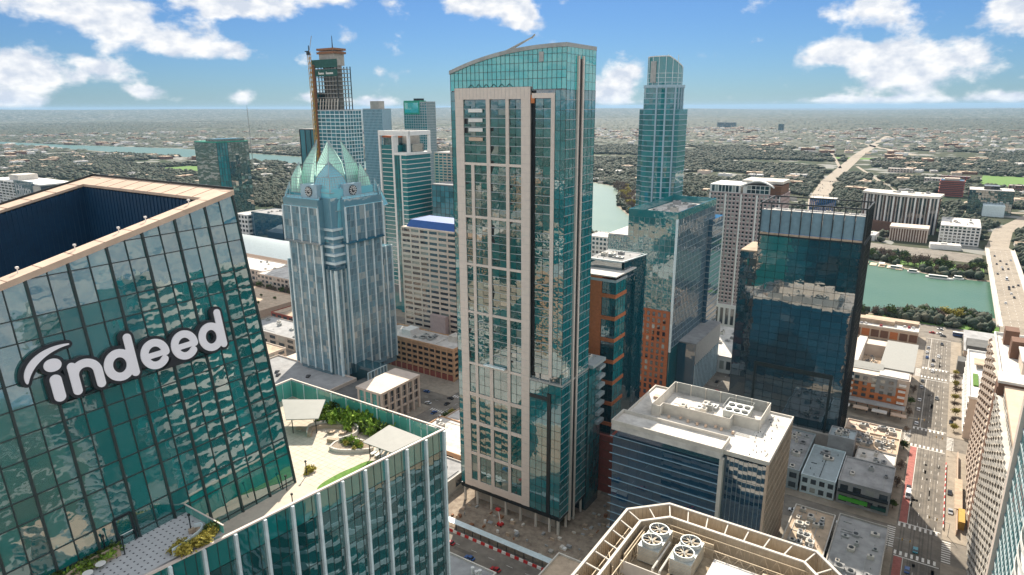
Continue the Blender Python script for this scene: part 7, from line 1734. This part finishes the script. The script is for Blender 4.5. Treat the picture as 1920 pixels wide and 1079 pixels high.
for k in range(60):
    x = -62 + k * 3.1 + TR.uniform(-2, 2); xx = max(-44, min(45, x)); yb = 652 + (xx + 44) * (688 - 652) / 89
    if 46 < x < 80: continue
    kind = 'yellow' if 12 < x < 24 else ('bare' if TR.random() < .55 else 'green'); tree(x, yb - TR.uniform(3, 14), 0, kind, TR.uniform(.8, 1.35), {'yellow': 'bright yellow green tree on the near river bank', 'bare': 'bare brown tree on the near river bank', 'green': 'dark green tree on the near river bank'}[kind] + (zn := ' behind the roof car park' if x < -2 else ' beyond the avenue end' if x < 47 else ' right of the bridge'), 'riverside trees near bank ' + kind + zn)
for k in range(80):
    x = -130 + k * 2.35 + TR.uniform(-3, 3); xx = max(-66, min(45, x)); yb = np.interp(xx, [-66, -30, 3, 45], [884, 858, 838, 838])
    if 46 < x < 80: continue
    kind = 'bare' if TR.random() < .6 else 'green'; tree(x, yb + TR.uniform(6, 40) + (10 if -38 < x < 44 else 0), 0, kind, TR.uniform(.9, 1.6), {'bare': 'bare brown tree', 'green': 'dark green tree'}[kind] + ' on the far river bank ' + (zn := 'behind the boat dock' if x < -45 else 'below the low hotel' if x < -5 else 'near the bridge' if x < 60 else 'right of the bridge'), 'riverside trees far bank ' + kind + ' ' + zn)
for k in range(26): tree(TR.uniform(26, 76), TR.uniform(596, 606), 0, 'green', TR.uniform(.9, 1.4), 'dark green tree behind the long dark roofed building', 'riverside trees behind the dark roof')
for k in range(70):                                                # peninsula beyond the domed tower
    t = TR.random(); x, y = -424 - 230 * t + TR.uniform(-6, 26), 1006 + 425 * t + TR.uniform(0, 16); kind = 'bare' if TR.random() < .75 else 'yellow'
    tree(x, y, 0, kind, TR.uniform(1.3, 2.0), {'bare': 'reddish bare tree lining the river behind the domed tower', 'yellow': 'yellow green tree lining the river behind the domed tower'}[kind], 'riverside trees on the peninsula ' + kind)
for k in range(14): tree(-585 + k * 6, 404 + TR.uniform(-4, 4), 0, 'green' if k % 2 else 'bare', 1.0, ('green' if k % 2 else 'bare') + ' tree in front of the cream office block', 'trees by the cream office ' + str(k % 2))
for k in range(12): tree(-575 + (k % 4) * 20, 340 + (k // 4) * 18, 6.2, 'green', .42, 'tiny green tree on the flat tan deck', 'trees on the tan deck')

for k in range(16):
    c = CR.choice(cols_); y_ = 314 + k * 4.9 + CR.uniform(-.4, .4)
    if k % 4 != 3: car(CR.choice((7.4, 11, 14.2)) if k % 3 else 16.8, 205 + k * 5.0, .03, 0, c, f'{c} car on the avenue in front of the near crossing', f'{c} cars before the near crossing')
for k in range(18):
    c = CR.choice(cols_); car(-345 + k * 12.5 + CR.uniform(-3, 3), CR.choice((290.6, 303.4)), .03, 90, c, f'{c} car along the cross street behind the tallest tower', f'{c} cars along the cross street')
for k in range(12):
    c = CR.choice(cols_); car(-112.6 if k % 2 else -108, 310 + k * 16, .03, 0, c, f'{c} car in the street below the pale glass office', f'{c} cars below the pale glass office')
for k in range(8):
    c = CR.choice(cols_); car(-170 + k * 13, CR.choice((185.5, 189)), .03, 90, c, f'{c} car on the street in front of the site barriers', f'{c} cars before the site barriers')
# ================================================================== neighbours to the right and behind, seen mirrored in the glass fronts
for i_, (x0, x1, y0, y1, h, wall, roof, lab) in enumerate(((24, 60, 96 - 130, 96 - 60, 88, 'tan_wall', 'roof_tan', 'tan mid rise mirrored in the green sign tower glass'), (70, 125, -20, 70, 60, 'concrete_light', 'roof_white', 'pale mid rise mirrored low in the green sign tower glass'), (152, 220, 100, 180, 70, 'tan_pale', 'roof_tan', 'cream block mirrored at the right of the green glass'),
        (152, 215, -110, -45, 95, 'white', 'roof_white', 'white block mirrored at the left of the green glass'), (230, 300, -20, 75, 50, 'garage_tan', 'roof_white', 'orange tan block mirrored far off in the green glass'), (75, 128, 204, 285, 34, 'tan_wall', 'roof_tan', 'tan roof mirrored beside the balcony tower reflection'), (150, 230, 205, 285, 45, 'white', 'roof_white', 'white slab mirrored behind the balcony tower reflection'),
        (-226, -125, -118, -42, 70, 'tan_pale', 'roof_white', 'pale block mirrored in the tallest tower windows'), (-98, -10, -118, -42, 46, 'garage_tan', 'roof_tan', 'brown roofed block mirrored in the white roof office glass'), (-226, -172, 96, 178, 30, 'tan_wall', 'roof_white', 'white roofed block mirrored in the tallest tower lower windows'), (-98, -50, 120, 178, 26, 'concrete_light', 'roof_tan', 'tan roofed block mirrored in the white roof office front'), (-340, -255, 96, 178, 24, 'tan_pale', 'roof_white', 'long white roof mirrored in the spired tower'), (-340, -255, 0, 74, 40, 'white', 'roof_tan', 'white block mirrored low in the spired tower'))):
    T = low('neighbour_building', lab, x0, x1, y0, y1, h, wall, roof, 0, 0, units=5)
    n_ = max(3, int(h / 4)); b = MB()
    for j in range(n_):
        z = (j + .35) * h / n_; b.box(x0 - .25, x1 + .25, y0 - .25, y1 + .25, z, z + h / n_ * .5)
    T.mb('window_bands', b, 'g_window', kind='stuff')
# balconied tower behind the viewer's right shoulder: its white slabs wave in the sign tower's panes
T = Thing('balcony_slab_tower', 'white slabbed balcony tower waving in the reflections of the green glass', 'tower', (90, 120, 0))
T.box('core', 74, 108, 98, 140, 0, 172, 'g_deep')
b = MB()
for j in range(48): b.box(71.5, 110, 95.5, 142, 4 + j * 3.5, 5.3 + j * 3.5)
T.mb('balcony_slabs', b, 'white', kind='stuff')
for y in (96, 118, 140): T.box('white_pier', 71.3, 73.5, y, y + 1.4, 0, 174, 'white')
T = low('apartment_block', 'white apartment house with dark window grid right of the tallest tower', -322, -268, 640, 668, 44, 'white', 'roof_white', 12, 9, units=4)

# city blocks behind the viewer: only mirror images of them are in the picture
cb = MB(); cbr = random.Random(77); cmats = ['tan_wall', 'tan_pale', 'white', 'garage_tan', 'g_deep', 'g_tallside', 'red_brick', 'concrete', 'roof_white', 'roof_tan', 'roof_grey', 'g_window', 'leaf_green', 'leaf_bare']
for gx in range(-620, 420, 54):
    for gy in range(-640, 100, 54):
        if (gx > -150 and gy > -40 and gx < 24) or (-345 < gx < -250 and -5 < gy < 180) or (-226 < gx < -120 and -120 < gy < -40) or (-100 < gx < 20 and -125 < gy < -30) or gx in range(20, 300) and -120 < gy < 290: continue
        if math.hypot(gx, gy) < 70: continue
        x, y, w, d = gx + cbr.uniform(-6, 6), gy + cbr.uniform(-6, 6), cbr.uniform(14, 21), cbr.uniform(14, 21); h = cbr.choice((8, 12, 16, 22, 30, 44, 60, 85)) * cbr.uniform(.8, 1.2); wi = cbr.choice((0, 1, 2, 3, 4, 4, 5, 5, 6, 7))
        cb.box(x - w, x + w, y - d, y + d, 0, h, wi); cb.box(x - w + .6, x + w - .6, y - d + .6, y + d - .6, h, h + .4, cbr.choice((8, 9, 10)))
        for q in range(4): a_, b_ = x + cbr.uniform(-w * .7, w * .5), y + cbr.uniform(-d * .7, d * .5); cb.box(a_, a_ + cbr.uniform(2, 6), b_, b_ + cbr.uniform(2, 6), h + .4, h + cbr.uniform(1.5, 4), cbr.choice((2, 10, 7)))
        nb = int(h / 4)
        for j in range(nb): cb.box(x - w - .2, x + w + .2, y - d - .2, y + d + .2, j * 4 + 1.5, j * 4 + 3.3, 11 if wi not in (4, 5) else 2 if j % 2 else 11)
o = struct('mirrored_city_blocks', cb, cmats, kind='stuff'); tags(o, 'city blocks behind the viewer showing only in the glass reflections', 'city blocks')
# (runs after the buildings: trees keep clear of them)
keep(-830, 340, -300, 640); keep(44, 84, 590, 1070); keep(55, 260, 1850, 2150); keep(-2100, -1700, 1120, 1260); keep(-420, -60, 2600, 2680)
keep(-40, 46, 862, 925); keep(-125, 46, 930, 1010)
# ---- houses and low buildings beyond the river: the largest are objects of their own
HR = random.Random(5)
P = polar(4600, 700, 6000, 3)
P = P[~river_mask(P) & ~road_mask(P) & ~keep_mask(P)]
dens = vnoise(P, 1 / 420., 4)
P = P[dens > .38]
order = np.argsort(np.hypot(P[:, 0], P[:, 1])); P = P[order]
house_meshes = []
def gable(w, d, h, rh, wall, roof):
    vs = [(-w, -d, 0), (w, -d, 0), (w, d, 0), (-w, d, 0), (-w, -d, h), (w, -d, h), (w, d, h), (-w, d, h), (-w * 1.06, 0, h + rh), (w * 1.06, 0, h + rh)]
    return newmesh('house', vs, [(0, 1, 5, 4), (1, 2, 6, 5), (2, 3, 7, 6), (3, 0, 4, 7), (4, 5, 9, 8), (6, 7, 8, 9), (5, 6, 9), (7, 4, 8)], [wall, roof], [0, 0, 0, 0, 1, 1, 0, 0])
def flat(w, d, h, wall, roof):
    mb = MB(); mb.box(-w, w, -d, d, 0, h, 0); mb.box(-w * .97, w * .97, -d * .97, d * .97, h, h + .3, 1); mb.box(-w * .3, w * .1, -d * .4, d * .2, h + .3, h + 2, 1)
    return newmesh('shed', mb.v, mb.f, [wall, roof], mb.m)
kinds = []
for wall, roof, w_ in (('white', 'roof_grey', 'pale house with grey gabled roof'), ('tan_pale', 'roof_dark', 'tan house with dark gabled roof'), ('concrete_light', 'roof_tan', 'pale house with tan gabled roof')):
    for q in range(2): kinds.append((gable(HR.uniform(5, 8), HR.uniform(5, 7), 3.4, 2.6, wall, roof), 'house', 'house', w_))
for wall, roof, w_ in (('white', 'roof_white', 'low white flat roofed block'), ('tan_pale', 'roof_tan', 'low tan flat roofed block'), ('concrete', 'roof_grey', 'low grey flat roofed shed'), ('brown', 'roof_tan', 'low brown flat roofed block')):
    for q in range(2): kinds.append((flat(HR.uniform(10, 22), HR.uniform(8, 14), HR.uniform(5, 10), wall, roof), 'low_building', 'building', w_))
big = [k for k in kinds if k[1] == 'low_building']; small = [k for k in kinds if k[1] == 'house']
n_ind = 0
placed = []
rest = {}
for p in P:
    if any((p[0] - q[0]) ** 2 + (p[1] - q[1]) ** 2 < 30 ** 2 for q in placed[-60:]): continue
    d = math.hypot(p[0], p[1]); placed.append(p)
    k = HR.choice(big if HR.random() < .42 else small)
    a = HR.choice((0, math.pi / 2)) + HR.uniform(-.25, .25)
    if n_ind < 290:
        n_ind += 1
        o = link(bpy.data.objects.new(k[1], k[0])); o.location = (p[0], p[1], 0); o.rotation_euler = (0, 0, a)
        side = 'left' if p[0] < -700 else 'right'
        where = 'on the far left plain' if p[0] < -700 else ('beyond the river at right' if p[0] > -250 else 'in the woods behind the towers')
        tags(o, f'{k[3]} among trees {where}', k[2], f'{k[3]}s among trees {where}')
        keep(p[0] - 11, p[0] + 11, p[1] - 14, p[1] + 9)
    else: rest.setdefault((k[0].name), []).append((p[0], p[1], a, k[0]))
mvs, mfs, mms = [], [], []
mats_all = ['white', 'tan_pale', 'concrete_light', 'concrete', 'brown', 'roof_grey', 'roof_dark', 'roof_white', 'roof_tan']
mb = MB()
for lst in rest.values():
    for (x, y, a, me) in lst:
        c, s = math.cos(a), math.sin(a); off = len(mb.v)
        sc = 1.25
        mb.v += [(x + (v.co.x * c - v.co.y * s) * sc, y + (v.co.x * s + v.co.y * c) * sc, v.co.z * 1.5) for v in me.vertices]
        for pl in me.polygons:
            mb.f.append(tuple(i + off for i in pl.vertices)); mb.m.append(mats_all.index(me.materials[pl.material_index].name))
o = struct('distant_houses', mb, mats_all, kind='stuff')
tags(o, 'countless small pale houses scattered through the far woods', 'houses')

# ---- woodland as one mass
t1, t2 = ico(1), ico(2)
near = polar(20000, 640, 1700, 21); near = near[~river_mask(near) & ~road_mask(near) & ~keep_mask(near)]
v = vnoise(near, 1 / 130., 8); near = near[v > .22]
mid = polar(30000, 1650, 3300, 22); mid = mid[~river_mask(mid) & ~road_mask(mid) & ~keep_mask(mid)]
v = vnoise(mid, 1 / 260., 9); mid = mid[v > .24]
far = polar(46000, 3200, 11000, 23); far = far[~river_mask(far) & ~road_mask(far)]
v = vnoise(far, 1 / 600., 10); far = far[v > .26]
rr = np.random.default_rng(31)
parts = []
# near crowns are made of several lumps each
for k in range(3):
    off = (rr.random(near.shape) - .5) * 5.5
    parts.append(blob_field(near + off, 2.2 + rr.random(len(near)) * 2.6, 4.5 + rr.random(len(near)) * 5.0, t1 if k else t1, .8, 40 + k))
for k in range(2):
    off = (rr.random(mid.shape) - .5) * 9
    parts.append(blob_field(mid + off, 4 + rr.random(len(mid)) * 4.5, 5 + rr.random(len(mid)) * 6, ico(1) if k == 0 else ico(1), .8, 50 + k))
t0v = np.array([(1, 0, 0), (.3, .95, 0), (-.8, .6, 0), (-.8, -.6, 0), (.3, -.95, 0), (0, 0, 1.0), (.25, .3, .8)]); t0f = np.array([(0, 1, 6), (1, 2, 6), (2, 5, 6), (0, 6, 5), (2, 3, 5), (3, 4, 5), (4, 0, 5)])
parts.append(blob_field(far, 12 + rr.random(len(far)) * 16, 7 + rr.random(len(far)) * 9, (t0v, t0f), .7, 60, z0=-3.5))
off = 0; VV, FF = [], []
for V_, F_ in parts: VV.append(V_); FF.append(F_ + off); off += len(V_)
me = bulk_mesh('woodland', np.concatenate(VV), np.concatenate(FF), 'leaf_far')
o = link(bpy.data.objects.new('woodland', me)); o['kind'] = 'stuff'
tags(o, 'grey green winter woodland covering the plain to the horizon', 'woodland')
# low hills that close the horizon
m = MB()
N = 90; prev = None
hr = random.Random(3)
def hill_h(t): return 70 + 55 * math.sin(t * 5.1 + .4) + 30 * math.sin(t * 13 + 1) + 14 * math.sin(t * 31)
rows_ = []
for i in range(N + 1):
    a = R(-33.4 - 48 + 96 * i / N); t = i / N
    rows_.append([(r_ * math.sin(a), r_ * math.cos(a), h_) for r_, h_ in ((15000, -2), (18500, 20 + hill_h(t) * .5), (23000, 60 + hill_h(t)), (30000, -20))])
for a, b in zip(rows_[:-1], rows_[1:]):
    for j in range(3): m.quad(a[j], b[j], b[j + 1], a[j + 1])
struct('distant_hills', m, 'far_ground', smooth=True)
# ================================================================== air
m = MB(); m.box(-40000, 40000, -15000, 55000, -2, 262)
hz = bpy.data.materials.new('haze_air'); hz.use_nodes = True
nt = hz.node_tree
for n_ in list(nt.nodes): nt.nodes.remove(n_)
o_ = nt.nodes.new('ShaderNodeOutputMaterial'); v_ = nt.nodes.new('ShaderNodeVolumePrincipled')
v_.inputs['Color'].default_value = (.44, .70, 1.0, 1); v_.inputs['Density'].default_value = HAZE; v_.inputs['Anisotropy'].default_value = 0.0
nt.links.new(v_.outputs[0], o_.inputs['Volume']); MATS['haze_air'] = hz
h_ = struct('haze', m, 'haze_air', kind='stuff'); h_['label'] = 'thin blue haze over the whole city'
